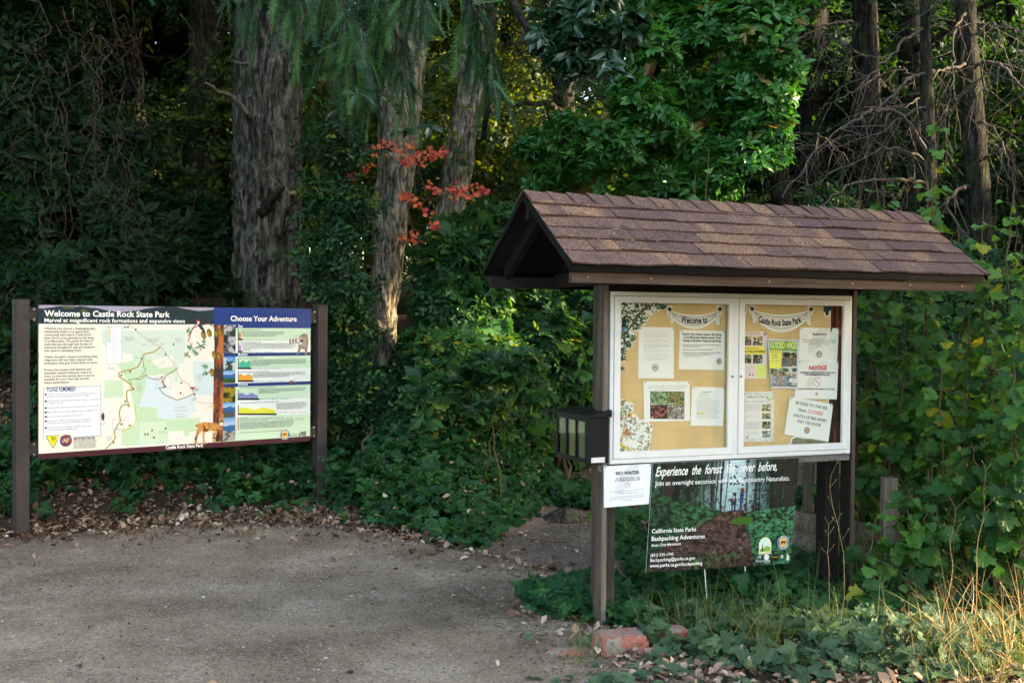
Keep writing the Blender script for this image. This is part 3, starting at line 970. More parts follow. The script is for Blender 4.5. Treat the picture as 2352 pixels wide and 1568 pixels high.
mb = MB()
im = sign_print()
P = SP.w(np.stack([im.X, im.Y], -1), 0.0)
mb.grid(P[::-1], im.a[::-1] * .86)
part(mb, 'printed_face', M['print'], sign, sign, colour=True)
mb = MB()
def sbox(m, s0, s1_, t0, t1, n0, n1, b=0.0):
    """box in the sign's own frame: s along, t up, n towards the viewer"""
    k = MB().box(s0, s1_, -n1, -n0, t0, t1, b=b)
    for V in k.v:
        W = SP.P0 + V[:, :1] * SP.U + V[:, 2:3] * UP + (-V[:, 1:2]) * SP.N
        m.add(W, T=np.concatenate(k.t) if k.t else None, Q=np.concatenate(k.q))
sbox(mb, -.003, SW + .003, -SH - .003, .003, -.022, -.0012)
part(mb, 'panel_board', M['postpaint'], sign, sign)
for (sa, sb) in ((SP.uv(36.9, 900, 0.0)[0], SP.uv(68.8, 900)[0]), (SP.uv(730.4, 900)[0], SP.uv(752.2, 900)[0])):
    mb = MB()
    zt = SP.uv(52 if sa < 0 else 741, 687 if sa < 0 else 699.3)[1]
    sbox(mb, sa, sb, -2.1, zt, -.10, .0, .004)
    part(mb, 'post', M['postpaint'], sign, sign)
    sL, sR = (sa + .1, 0.12) if sa < 0 else (SW - .12, sa)
    for (ya, yb) in (((97, 183), (1020, 1108)) if sa < 0 else ((118, 205), (905, 990))):
        zz = s1 if sa < 0 else s2
        xx = 235 if sa < 0 else 870
        mb = MB()
        sbox(mb, sL - .002, sR + .002, zz(xx, yb)[1], zz(xx, ya)[1], -.066, -.024, .003)
        br = part(mb, 'mounting_bracket', M['postpaint'], sign, sign)
        for zq in (.012, .088):
            mb = MB()
            sq = sL + .03 if sa < 0 else sR - .03
            zc = zz(xx, ya)[1] - zq
            mb.tube([SP.w(np.array([sq, zc]), -.024), SP.w(np.array([sq, zc]), -.010)], .009, 8)
            part(mb, 'bolt', M['steel'], br, sign)

mb = MB()
W_, K_ = hx('#f4f2ea'), hx('#1c1c1e')
def S1(xl, xr, y, body, h=None, c=K_, bold=.0, yr=None, shear=0):
    a, b = s1(xl, y), s1(xr, y if yr is None else yr)
    if yr is None: b[1] = a[1]
    letter(mb, SP, a, b, body, h, c, .0012, bold, shear)
def S2(xl, xr, y, body, h=None, c=K_, bold=.0, shear=0):
    a = s2(xl, y); b = s2(xr, y); b[1] = a[1]
    letter(mb, SP, a, b, body, h, c, .0012, bold, shear)
S1(303, 1162, 155, 'Welcome to Castle Rock State Park', .044, W_, .024)
S1(303, 1265, 196, 'Marvel at magnificent rock formations and expansive views', .030, W_, .020)
S2(300, 752, 188, 'Choose Your Adventure', .044, W_, .024)
for k, (t, xr) in enumerate((('Whether you choose a challenging hike,', 652), ('exhilarating climb or to spend time', 607), ('communing with nature, Castle Rock', 623), ('State Park is your gateway to the Santa', 643), ('Cruz Mountains. The park\u2019s 34 miles of', 636), ('trails take you through lush forests of', 628), ('redwood, Douglas-fir, oak and madrone', 648), ('that open to sweeping views.', 558))):
    S1(302, xr, 246 + 21.7 * k, t, None, K_, .014)
for k, (t, xr) in enumerate((('Within the park\u2019s canyons and along steep', 667), ('ridges you will see many unusual rock', 633), ('formations that give Castle Rock its name.', 666))):
    S1(302, xr, 441 + 21.7 * k, t, None, K_, .014)
for k, (t, xr) in enumerate((('Protect the unique rock features and', 621), ('abundant natural treasures. Leave no', 629), ('trace, so that this special place is just as', 645), ('beautiful for your next visit, and for', 611), ('future generations.', 473))):
    S1(302, xr, 530 + 21.7 * k, t, None, K_, .014)
S1(321, 518, 672, 'PLEASE REMEMBER', .036, hx('#1c3166'), .012, 667)
for (y, yr, xr, t) in ((694, 683, 665, 'The park is open from 6 a.m. to sunset. Only campers registered in'), (709, 699, 612, 'backpack trail camps may remain in the park overnight.'), (740, 727, 680, 'Dogs (except for service animals) and glass containers are prohibited'), (755, 750, 433, 'throughout the park.'), (786, 773, 677, 'Horseback riding and bicycles are restricted, please refer to the map.'), (816, 804, 673, 'Please respect private property rights and stay on designated trails.'), (846, 837, 565, 'Be aware of rattlesnakes, ticks and poison oak.'), (877, 863, 633, 'All vegetation, wildlife and geologic features in the park are'), (892, 880, 616, 'protected by law and must not be disturbed or removed.'), (922, 909, 628, 'If you are interested in becoming a volunteer, please email:'), (937, 929, 538, 'Volunteer.inparksprogram@parks.ca.gov.')):
    S1(320, xr, y, t, None, K_, .004)
for y in (691, 737, 783, 813, 843, 874, 919): disc(mb, SP, s1(312, y), .008, K_, .0013, 8)
S1(503, 650, 1001, 'Keep Our Parks Crumb Clean', .026, K_, .02, 994)
for (y, xr, t) in ((1018, 661, 'Never feed wildlife. Pack your trash and'), (1033, 655, 'leave no food out, not even a crumb.'), (1047, 657, 'Litter, crumbs and leftover food attract'), (1061, 652, 'predators that feed on forest birds.')):
    S1(503, xr, y, t, .018, hx('#55504a'), 0, y - 8)
S1(346, 384, 998, 'YIELD', .018, K_, .01)
S1(354, 370, 1013, 'TO', .018, K_, .01)
letter(mb, SP, s1(428, 1000), s1(470, 992), 'KEEP IT', .02, hx('#2a3f62'), .0014, .03, 0, -.012)
letter(mb, SP, s1(424, 1030), s1(482, 1028), 'CRUMB CLEAN', .02, hx('#2a3f62'), .0014, .03, 0, .012)
letter(mb, SP, np.array([s1(1133, 1062)[0], -SH + .010]), np.array([s1(1390, 1050)[0], -SH + .010]), 'Castle Rock State Park', .026, W_, .0012, .03)
S1(733, 762, 236, 'Legend', None, K_, .01)
for k, t in enumerate(('Major Road', 'Paved Road', 'Unpaved Road', 'Accessible Trail', 'Trail: Hiking', 'Trail: Hiking and Horse', 'Multi-Use Trail: Hiking', 'Accessible Feature', 'Campground', 'Horse Staging Area', 'Information', 'Locked Gate', 'Parking', 'Picnic Area', 'Restrooms', 'Telephone', 'Waterfall')):
    S1(762, 762 + 3.1 * len(t), 254 + 13.6 * k, t, None, hx('#45484c'))
def maptext(x0, x1, y, t, c='#8d9690', bold=0.0):
    S1(x0, x1, y, t, None, hx(c), bold)
for (x0, x1, y, t) in ((850, 918, 305, 'LONG RIDGE'), (852, 916, 315, 'OPEN SPACE'), (858, 912, 325, 'PRESERVE'), (1003, 1085, 315, 'SARATOGA GAP'), (1012, 1078, 325, 'OPEN SPACE'), (1018, 1072, 335, 'PRESERVE'), (1192, 1247, 314, 'SARATOGA'), (1207, 1232, 324, 'GAP'), (1190, 1250, 334, 'OPEN SPACE'), (928, 976, 620, 'CASTLE'), (934, 970, 637, 'ROCK'), (930, 974, 654, 'STATE'), (934, 970, 670, 'PARK'), (1192, 1275, 784, 'SAN LORENZO'), (1190, 1276, 807, 'HEADWATERS'), (1206, 1262, 829, 'NATURAL'), (1204, 1264, 850, 'PRESERVE'), (1345, 1392, 565, 'SANBORN'), (1345, 1392, 577, 'SKYLINE'), (1349, 1388, 589, 'COUNTY'), (1355, 1382, 601, 'PARK'), (735, 765, 990, 'BIG'), (733, 768, 1005, 'BASIN'), (1082, 1140, 950, 'CASTLE ROCK'), (1078, 1142, 960, 'TRAIL CAMP'), (740, 778, 512, 'PRIVATE'), (736, 782, 520, 'PROPERTY'), (1008, 1046, 464, 'PRIVATE'), (1096, 1132, 468, 'PROPERTY'), (740, 776, 815, 'PROPERTY'), (850, 890, 852, 'PROPERTY')):
    maptext(x0, x1, y, t)
for (x0, x1, y, t) in ((915, 960, 441, 'Red Mountain'), (965, 1000, 352, 'Fire Station'), (846, 888, 544, 'Sempervirens'), (1312, 1362, 658, 'Main Park'), (1314, 1356, 667, 'Entrance'), (1084, 1122, 606, 'Castle Rock'), (1316, 1340, 723, 'Castle'), (1316, 1336, 733, 'Rock'), (790, 824, 926, 'Waterman'), (1420, 1455, 775, 'Kirkwood'), (1096, 1122, 348, 'Saratoga'), (692, 716, 895, 'Brown')):
    maptext(x0, x1, y, t, '#3c4340', .01)
for (x0, x1, y, t, c) in ((353, 383, 233, 'Easy', W_), (352, 415, 427, 'Moderate', W_), (350, 417, 631, 'Strenuous', W_)):
    S2(x0, x1, y, t, .026, c, .012)
for (x0, x1, y, t) in ((365, 507, 252, 'Castle Rock Loop (Main Parking Lot) \u00b7 Hiking'), (365, 507, 338, 'Castle Rock Falls (Main Parking Lot) \u00b7 Hiking'), (364, 525, 446, 'Ridge/Trail Camp Loop (Main Parking Lot) \u00b7 Hiking'), (364, 562, 540, 'Skyline/Loghry/Saratoga Gap Loop (Main Parking Lot) \u00b7 Hiking'), (363, 603, 650, 'Mid Park Loop (from Saratoga Gap or Summit Rock) \u00b7 Hiking, Trail Running'), (363, 632, 752, 'Gap to Gap Loop (Saratoga Gap/Waterman Gap) \u00b7 Hiking, Backpacking, Trail Running'), (363, 420, 853, 'Skyline to the Sea'), (363, 588, 864, 'From Main Parking Lot to Waddell Beach: Overnight Parking Available'), (363, 557, 876, 'From Saratoga Gap to Waddell Beach: No Overnight Parking'), (362, 652, 955, '*Trail Camp reservations can be made up to 2 months in advance by calling (831) 338-8861')):
    S2(x0, x1, y, t, None, K_, .016)
G_ = hx('#5c6a62')
for (x0, x1, y, t) in ((377, 664, 269, 'Meander through the mixed hardwood forest and discover ancient sandstone formations called tafoni.'), (377, 664, 282, 'Castle Rock offers climbing opportunities for a range of skill levels as well as smaller rocks for bouldering.'), (377, 612, 295, 'This pleasant loop is the easiest hike in the park and great for families with children.'),
        (381, 748, 352, 'Follow the Saratoga Gap Trail through stands of madrone, tanoak and Douglas-fir to Kings Creek. Follow the creekside trail to Castle'), (381, 742, 365, 'Rock Falls. Just a trickle much of the year, heavy rains transform the falls into a torrent, gushing down an 80-foot drop. Enjoy'), (381, 720, 378, 'spectacular views of the coast and the San Lorenzo Valley from the viewing platform. If you\u2019re lucky, you may see climbers'), (381, 436, 391, 'ascending the falls.'),
        (438, 815, 461, 'This ridgeline trail passes Goat Rock and is packed with awe-inspiring views of the Santa Cruz Mountains, the San Lorenzo Valley and the'), (438, 815, 472, 'coast beyond. Notice how the ecosystem changes between sunny chaparral and shady madrone forest. This hike takes you past the Castle'), (438, 815, 484, 'Rock Trail Camp with picnic tables, running water, pit toilets and a rain shelter. Also nearby is the Interpretive Shelter where you will find'), (438, 560, 496, 'information about park history and wildlife.'),
        (455, 808, 551, 'These trails take you from the highest ridges of the Santa Cruz Mountains down into the heart of Castle Rock State Park. You will'), (455, 808, 563, 'encounter incredible vistas and Castle Rock Falls. On clear days you can see Monterey Bay in the distance. This hike takes you past'), (455, 700, 575, 'the Castle Rock Trail Camp with picnic tables, running water, pit toilets and a rain shelter.'),
        (491, 815, 662, 'This challenging hike will take you by the headwaters of the San Lorenzo River. You will pass through a variety of plant'), (491, 803, 673, 'communities with trees such as black oak, fire-dependent knobcone pine and madrone. Travertine Springs, about'), (491, 628, 685, 'halfway along the hike, makes a great lunch stop.'),
        (613, 818, 758, 'This strenuous loop is a good workout for strong hikers. Those looking for an'), (613, 814, 769, 'overnight adventure can make reservations*, then backpack in and stay at'), (613, 816, 781, 'Waterman Gap Trail Camp. Heavily forested trails offer shade on warm days,'), (613, 792, 793, 'with breaks in the vegetation offering panoramic mountain views.'),
        (363, 733, 893, 'This classic backpacking trip takes you from the rugged crest of the Santa Cruz Mountains to the sandy shores of the Pacific Ocean. As'), (363, 730, 905, 'you make your journey, you will witness the wild beauty of Castle Rock and Big Basin Redwoods State Parks and discover the diverse'), (363, 730, 917, 'habitats and wildlife of the area. Trail camps* are spaced strategically so you can plan your 2 to 5 night adventure. This is a popular'), (363, 717, 929, 'one way trip ending at Waddell Beach, about 1.5 to 2 hours drive from either trailhead. Be sure to arrange your transportation.')):
    S2(x0, x1, y, t, .016, G_, .004)
for (x, y, a, b, c) in ((385, 318, '+/-200 feet', '1.2 miles', '20 to 40 minutes'), (387, 404, '+/-320 feet', '1.3 miles', '25 to 50 minutes'), (447, 515, '+/-1,190 feet', '5.15 miles', '1.5 to 2.5 hours'), (466, 603, '+/-750 feet', '6.1 miles', '1.5 to 3 hours'), (497, 722, '+/-1,550 feet', '9 miles', '3 to 4.5 hours'), (622, 815, '+/-1,800 feet', '16.4 miles', '6 to 10 hours'), (599, 853, '+/-3,150 feet', '28.2 miles', '3-4 days backpacking'), (599, 864, '+/-1,660 feet', '21.2 miles', '2-3 days backpacking')):
    S2(x, x + 68, y, 'Elevation gain: ' + a, None, K_, .012)
    S2(x + 82, x + 82 + 46, y, 'Length: ' + b, None, K_, .012)
    S2(x + 142, x + 142 + 60, y, 'Time: ' + c, None, K_, .012)
S2(784, 816, 974, 'REI', .040, hx('#10201a'), .03)
for k, t in enumerate(('Portola and', 'Castle Rock', 'Foundation')): S2(717, 756, 962 + 8 * k, t, None, hx('#4a6a58'), .006)
S2(728, 757, 292, 'Raccoon', None, K_)
S2(732, 750, 592, 'Deer', None, K_)
seal(mb, SP, s2(671, 964), .046, .0016)
part(mb, 'lettering', M['print'], sign, sign, colour=True)

# ================================================================== THE KIOSK
KB = 0.3965
K0 = np.array([0.5074, 5.9277, 0.0])
KP = Plane(K0, KB)                       # s along the front, t = height, off towards the viewer
CT, CB, CW = 1.7535, 0.8606, 1.5373      # cabinet top, bottom, width
k3 = lambda x, y, o=0.0: KP.uv(*Z3(x, y), o)
k4 = lambda x, y, o=0.0: KP.uv(*Z4(x, y), o)
k7 = lambda x, y, o=0.0: KP.uv(*Z7(x, y), o)
kiosk_loc = K0 + KP.U * CW / 2 - KP.N * .12
kiosk = root('notice_kiosk', 'wooden notice kiosk with a brown shingle gable roof over a white double-door notice cabinet', 'kiosk', kiosk_loc, KB)

def kmap(V):
    V = np.asarray(V, float)
    return K0 + V[:, :1] * KP.U + V[:, 2:3] * UP - V[:, 1:2] * KP.N
def kbox(m, u0, u1, v0, v1, z0, z1, b=0.0, mi=0, rnd=.5):
    k = MB().box(u0, u1, v0, v1, z0, z1, b=b, rnd=rnd)
    m.add(kmap(k.v[0]), T=np.concatenate(k.t) if k.t else None, Q=np.concatenate(k.q), m=mi, rnd=rnd)
def khexa(m, pts, mi=0, rnd=.5):
    k = MB().hexa(pts)
    m.add(kmap(k.v[0]), Q=np.concatenate(k.q), m=mi, rnd=rnd)

U0, RL = -.4422, 2.5413                  # roof start and length along the ridge
ZR, VR, ZE, VF, VBK, ZBK = 2.2409, .1195, 1.8708, -.4398, .666, 1.8818
SLF = (ZR - ZE) / (VR - VF)
def post(u0, u1, v0, v1, z1, mat, zb=-.35, face=None, fz=9):
    m = MB(); kbox(m, u0, u1, v0, v1, zb, z1, .004)
    if face: kbox(m, u0 + .0042, u1 - .0042, v0 - .0008, v0 + .002, zb, min(z1 - .004, fz), 0, 1)  # paler weathered front strip, also standing in for light on that face
    return part(m, 'post', [mat, face or mat], kiosk, kiosk)
zu = lambda v: (ZR - SLF * (VR - v) if v < VR else ZR - (ZR - ZBK) / (VBK - VR) * (v - VR)) - .075
post(-.042, -.008, 0, .094, zu(0), M['wood_mid_v'], face=M['wood_grey_v'])
post(-.006, .092, .100, .190, zu(.1), M['wood_mid_v'])
post(CW + .008, CW + .042, 0, .092, zu(0), M['wood_dark_v'], face=M['wood_mid_v'])
post(CW - .085, CW + .010, .100, .190, zu(.1), M['wood_dark_v'])

# rails
m = MB(); kbox(m, -.006, CW + .006, .012, .050, CT + .002, CT + .050, .003); part(m, 'top_rail', M['wood_dark_h'], kiosk, kiosk)
m = MB(); kbox(m, -.006, CW + .006, .075, .098, CT + .058, CT + .150, .003); part(m, 'header_beam', M['wood_dark_h'], kiosk, kiosk)
m = MB(); kbox(m, -.044, CW + .006, .006, .044, CB - .040, CB - .003, .003)
lr = part(m, 'bottom_rail', M['wood_grey_h'], kiosk, kiosk)
for x in (718, 927, 970):
    m = MB()
    c = k4(x, 1503, 0)
    m.tube([kmap(np.array([[c[0], .006, c[1] - .003]]))[0], kmap(np.array([[c[0], -.002, c[1] - .003]]))[0]], .0065, 8)
    part(m, 'bolt', M['steel'], lr, kiosk)

# roof --------------------------------------------------------------
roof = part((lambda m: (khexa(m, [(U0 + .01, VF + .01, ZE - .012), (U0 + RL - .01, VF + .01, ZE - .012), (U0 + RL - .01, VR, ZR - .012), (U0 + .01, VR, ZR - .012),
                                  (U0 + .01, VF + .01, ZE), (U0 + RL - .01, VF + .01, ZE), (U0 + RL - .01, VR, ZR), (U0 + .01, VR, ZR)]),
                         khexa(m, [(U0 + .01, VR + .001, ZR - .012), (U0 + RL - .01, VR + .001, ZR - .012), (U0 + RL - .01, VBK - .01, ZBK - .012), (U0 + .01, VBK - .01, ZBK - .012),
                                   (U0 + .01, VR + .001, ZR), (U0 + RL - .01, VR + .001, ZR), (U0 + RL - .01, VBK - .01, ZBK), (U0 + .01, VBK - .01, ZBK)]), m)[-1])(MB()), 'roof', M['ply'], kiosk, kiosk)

def shingle_slope(v_e, z_e, v_r, z_r, rows, seed):
    r = np.random.default_rng(seed)
    m = MB()
    d = np.array([v_r - v_e, z_r - z_e]); L = np.linalg.norm(d); d /= L
    nn = np.array([-d[1], d[0]])
    if nn[1] < 0: nn = -nn
    step = L / rows
    for i in range(rows):
        u = U0 + r.uniform(-.25, -.02)
        while u < U0 + RL:
            wd = r.uniform(.10, .19) if r.random() < .3 else r.uniform(.19, .40)
            a, b = max(u, U0), min(u + wd, U0 + RL)
            u += wd
            if b - a < .02: continue
            tone = r.choice([.08, .2, .35, .5, .62, .85, 1.0], p=[.17, .2, .2, .17, .1, .1, .06])
            thick = r.choice([.006, .009, .013])
            lo = i * step - .008 + r.uniform(-.004, .004) + (0 if i else -.012)
            hi = min((i + 1) * step + .03, L)
            n = max(3, int((b - a) / .035))
            us = np.linspace(a + .0015, b - .0015, n)
            wv = .003 * np.sin(us * 9 + i * 2.1) + .0025 * np.sin(us * 23 + i * 5)
            lift = .004 + .002 * np.sin(us * 7 + i)
            lows = lo + wv
            tl, bl, th = [], [], []
            A = np.stack([us, v_e + d[0] * lows + nn[0] * (thick + lift + .004), z_e + d[1] * lows + nn[1] * (thick + lift + .004)], 1)
            B = np.stack([us, v_e + d[0] * hi + nn[0] * .004 + 0 * us, z_e + d[1] * hi + nn[1] * .004 + 0 * us], 1)
            C = A - np.array([0, nn[0], nn[1]]) * (thick + .0005)
            k = n
            Vv = np.concatenate([A, B, C])
            Q = [(j, j + 1, k + j + 1, k + j) for j in range(n - 1)] + [(2 * k + j, 2 * k + j + 1, j + 1, j) for j in range(n - 1)] + [(0, k, 2 * k, 2 * k), (n - 1, 3 * k - 1, 2 * k - 1, 2 * k - 1)]
            Q4 = [q for q in Q if len(set(q)) == 4]
            T3 = [(0, k, 2 * k), (n - 1, 3 * k - 1, 2 * k - 1)]
            # two-tone shingles: tone changes part way along
            cut = us[0] + (us[-1] - us[0]) * r.uniform(.25, .8) if r.random() < .4 else 9
            tn = np.where(us < cut, tone, r.choice([.2, .5, .95]))
            m.add(kmap(Vv), T=T3, Q=Q4, rnd=np.concatenate([tn, tn, tn * 0]))
    return m
part(shingle_slope(VF - .002, ZE, VR, ZR, 6, 3), 'shingle_slope', M['shingle'], roof, kiosk)
part(shingle_slope(VBK + .002, ZBK, VR, ZR, 6, 4), 'shingle_slope', M['shingle'], roof, kiosk)
# ridge caps
r_ = np.random.default_rng(5)
m = MB()
u = U0 - .004
k = 0
while u < U0 + RL:
    w = r_.uniform(.105, .135)
    u1 = min(u + w + .02, U0 + RL + .004)
    h = .016 + .004 * r_.random()
    tone = r_.choice([.1, .3, .45, .6, .9])
    dn = .115
    P_ = []
    for (uu, hh) in ((u, h + .009), (u1, h - .004)):
        for (vv, zz) in ((VR - dn * .83, ZR - dn * SLF * .83), (VR - .02, ZR - .012), (VR, ZR - .002), (VR + .02, ZR - .012), (VR + dn * .83, ZR - dn * .66 * .83)):
            P_.append((uu + (.012 if vv < VR - .05 else 0), vv, zz + hh))
    V = np.array(P_)
    V2 = V.copy(); V2[:, 2] -= .010
    Q = [(j, j + 1, 5 + j + 1, 5 + j) for j in range(4)] + [(10 + j, 10 + j + 1, j + 1, j) for j in range(4)] + [(15 + j, 5 + j, 6 + j, 16 + j) for j in range(4)] + [(0, 5, 15, 10), (4, 14, 19, 9)]
    m.add(kmap(np.concatenate([V, V2])), Q=Q, rnd=np.concatenate([np.full(10, tone), np.full(10, 0)]))
    u += w
part(m, 'ridge_cap', M['shingle'], roof, kiosk)
# drip edge: front, back, both rakes
for nm, seg in (('front', 0), ('back', 1)):
    v0, z0, sg = (VF, ZE, -1) if seg == 0 else (VBK, ZBK, 1)
    m = MB()
    kbox(m, U0 - .004, U0 + RL - .03, min(v0 - .008 * -sg, v0 + .012 * -sg), max(v0 - .008 * -sg, v0 + .012 * -sg), z0 - .040, z0 - .001)
    part(m, 'drip_edge', M['black'], roof, kiosk)
for uu in (U0 - .006, U0 + RL - .004):
    m = MB()
    khexa(m, [(uu, VF - .004, ZE - .032), (uu + .010, VF - .004, ZE - .032), (uu + .010, VR, ZR - .032), (uu, VR, ZR - .032),
              (uu, VF - .004, ZE + .002), (uu + .010, VF - .004, ZE + .002), (uu + .010, VR, ZR + .002), (uu, VR, ZR + .002)])
    khexa(m, [(uu, VR + .0005, ZR - .032), (uu + .010, VR + .0005, ZR - .032), (uu + .010, VBK + .004, ZBK - .032), (uu, VBK + .004, ZBK - .032),
              (uu, VR + .0005, ZR + .002), (uu + .010, VR + .0005, ZR + .002), (uu + .010, VBK + .004, ZBK + .002), (uu, VBK + .004, ZBK + .002)])
    part(m, 'rake_trim', M['black'], roof, kiosk)
# fascia boards
m = MB()
fu0, fu1 = U0 + .02, U0 + RL - .05
fz0, fz1 = ZE - .092, ZE - .042
khexa(m, [(fu0, VF + .02, fz0), (fu1 - .035, VF + .02, fz0), (fu1 - .035, VF + .058, fz0), (fu0, VF + .058, fz0),
          (fu0, VF + .02, fz1), (fu1, VF + .02, fz1), (fu1, VF + .058, fz1), (fu0, VF + .058, fz1)])
fb = part(m, 'fascia_board', M['wood_face_h'], roof, kiosk)
for uu in (fu0 + .08, fu0 + .42, fu0 + 1.1, fu0 + 1.62, fu0 + 2.0, fu0 + 2.36):
    m = MB(); m.tube(kmap(np.array([[uu, VF + .02, fz0 + .028], [uu, VF + .0165, fz0 + .028]])), .0045, 8)
    part(m, 'screw', M['brass'], fb, kiosk)
m = MB(); kbox(m, fu0, fu1, VBK - .058, VBK - .018, ZBK - .105, ZBK - .042, .002); part(m, 'fascia_board', M['wood_dark_h'], roof, kiosk)
m = MB(); kbox(m, fu0, fu1, VR - .02, VR + .02, ZR - .125, ZR - .022, .002); part(m, 'ridge_board', M['wood_dark_h'], roof, kiosk)
# rafters
def rafter(u):
    m = MB()
    a, b = .014, .095
    khexa(m, [(u, VF + .05, ZE - b + .035), (u + .038, VF + .05, ZE - b + .035), (u + .038, VR - .02, ZR - b - .02), (u, VR - .02, ZR - b - .02),
              (u, VF + .05, ZE - a + .030), (u + .038, VF + .05, ZE - a + .030), (u + .038, VR - .02, ZR - a - .014), (u, VR - .02, ZR - a - .014)])
    khexa(m, [(u, VR + .02, ZR - b - .02), (u + .038, VR + .02, ZR - b - .02), (u + .038, VBK - .05, ZBK - b + .035), (u, VBK - .05, ZBK - b + .035),
              (u, VR + .02, ZR - a - .014), (u + .038, VR + .02, ZR - a - .014), (u + .038, VBK - .05, ZBK - a + .030), (u, VBK - .05, ZBK - a + .030)])
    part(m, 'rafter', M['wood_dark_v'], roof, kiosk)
for u in (U0 + .10, -.005, .5, 1.0, CW - .03, U0 + RL - .14): rafter(u)
for u in (-.046, CW + .046 - .038):
    m = MB(); kbox(m, u + .002, u + .036, VF + .06, VBK - .06, ZE - .085, ZE - .010, .002); part(m, 'tie_beam', M['wood_dark_v'], roof, kiosk)

# cabinet -----------------------------------------------------------
m = MB()
fo = .020
kbox(m, 0, CW, -.004, .048, CT - .022, CT, .002); kbox(m, 0, CW, -.004, .048, CB, CB + .025, .002)
kbox(m, 0, .019, -.004, .048, CB + .025, CT - .022, .002); kbox(m, CW - .021, CW, -.004, .048, CB + .025, CT - .022, .002)
uc = k3(1253, 800)[0]
kbox(m, uc - .0125, uc + .0125, -.004, .040, CB + .025, CT - .022, .001)
cab = part(m, 'cabinet_frame', M['alu'], kiosk, kiosk)
m = MB(); kbox(m, .019, CW - .021, .034, .046, CB + .025, CT - .022); part(m, 'cork_board', M['cork'], kiosk, kiosk)
m = MB(); kbox(m, 0.004, CW - .004, .050, .062, CB + .004, CT - .004); part(m, 'back_panel', M['ply'], kiosk, kiosk)
def door(u0, u1, lock):
    z0, z1 = CB + .0275, CT - .0245
    w, wt, wb = .036, .032, .036
    m = MB()
    f0, f1 = -.0075, .010
    # mitred frame
    def bar(p):   # p: outer a, outer b, inner b, inner a (u,z)
        P8 = [(q[0], f1, q[1]) for q in p] + [(q[0], f0, q[1]) for q in p]
        khexa(m, [P8[0], P8[1], P8[2], P8[3], P8[4], P8[5], P8[6], P8[7]])
    e = .0006
    bar([(u0, z1), (u1, z1), (u1 - w + e, z1 - wt), (u0 + w - e, z1 - wt)])
    bar([(u1, z0), (u0, z0), (u0 + w - e, z0 + wb), (u1 - w + e, z0 + wb)])
    bar([(u0, z0 + e), (u0, z1 - e), (u0 + w, z1 - wt - e), (u0 + w, z0 + wb + e)])
    bar([(u1, z1 - e), (u1, z0 + e), (u1 - w, z0 + wb + e), (u1 - w, z1 - wt - e)])
    d = part(m, 'cabinet_door', M['alu'], kiosk, kiosk)
    m = MB()
    kbox(m, u0 + w - .001, u1 - w + .001, .0012, .0042, z0 + wb - .001, z1 - wt + .001)
    part(m, 'glass_pane', M['glass'], d, kiosk)
    m = MB()
    c = np.array([lock, 0, k3(1190, 810)[1]])
    m.tube(kmap(np.array([c + (0, -.0076, 0), c + (0, -.012, 0)])), .0075, 12)
    part(m, 'lock', M['steel'], d, kiosk)
    return (u0 + w, u1 - w, z0 + wb, z1 - wt)
G1 = door(.0215, uc - .015, uc - .028)
G2 = door(uc + .015, CW - .0235, uc + .028)
m = MB()
letter(m, KP, k4(1014, 1452), k4(1054, 1452), 'Norwood', None, K_, .0048, .02)
part(m, 'maker_label', M['print'], cab, kiosk, colour=True)

# ---- papers and cut-outs pinned on the cork: cork face at off=-.034
CO = -.034
def paper(label, cat, name, P4, draw, base='#f3f1ea', lift=.002, curl=.0, group='papers pinned on the cork board', zf=None, pins=True, plane=None, o0=None, mat='paper'):
    pl = plane or KP
    o0 = CO if o0 is None else o0
    C = np.array(P4)
    c = C.mean(0)
    orig = pl.w(c, o0 + lift)
    m = MB()
    ph = hash(name + label) % 7
    patch(m, pl, C, hx(base) * .92, o0 + lift, 9, 9, None, (lambda s, t: curl * ((s - .5) ** 2 * 3 + .4 * np.sin(s * 5 + t * 4 + 1))) if curl else None)
    bmv = MB()
    patch(m, pl, C[[1, 0, 3, 2]], hx(base) * .8, o0 + lift - .0006)
    ob = m.obj(name, M[mat], origin=orig, rotz=pl.yaw, colour=True)
    tag(ob, label, cat, group)
    m = MB()
    draw(m, o0 + lift + .0010 + (curl * 1.3 if curl else 0))
    rt = (orig, pl.yaw)
    if m.v: part(m, 'printing', M[mat], ob, rt, colour=True)
    if pins:
        for i in (0, 1):
            m = MB()
            q = C[i] + (c - C[i]) * .06
            m.tube([pl.w(q, o0 + lift + .001), pl.w(q, o0 + lift + .006), pl.w(q, o0 + lift + .007)], [.003, .0045, .003], 8)
            part(m, 'push_pin', M['steel'], ob, rt)
    return ob

def kz(z): return k3 if z == 3 else k4
def Zl(m, o, z, xl, xr, y, body, h=None, c='#2b2b2e', bold=0.0, yr=None, shear=0.0, pl=None, zf=None):
    f = zf or kz(z)
    a, b = f(xl, y, CO), f(xr, y if yr is None else yr, CO)
    if yr is None: b[1] = a[1]
    letter(m, KP, a, b, body, h, hx(c), o, bold, shear)
q3 = lambda *p: [k3(x, y, CO) for x, y in p]
q4 = lambda *p: [k4(x, y, CO) for x, y in p]

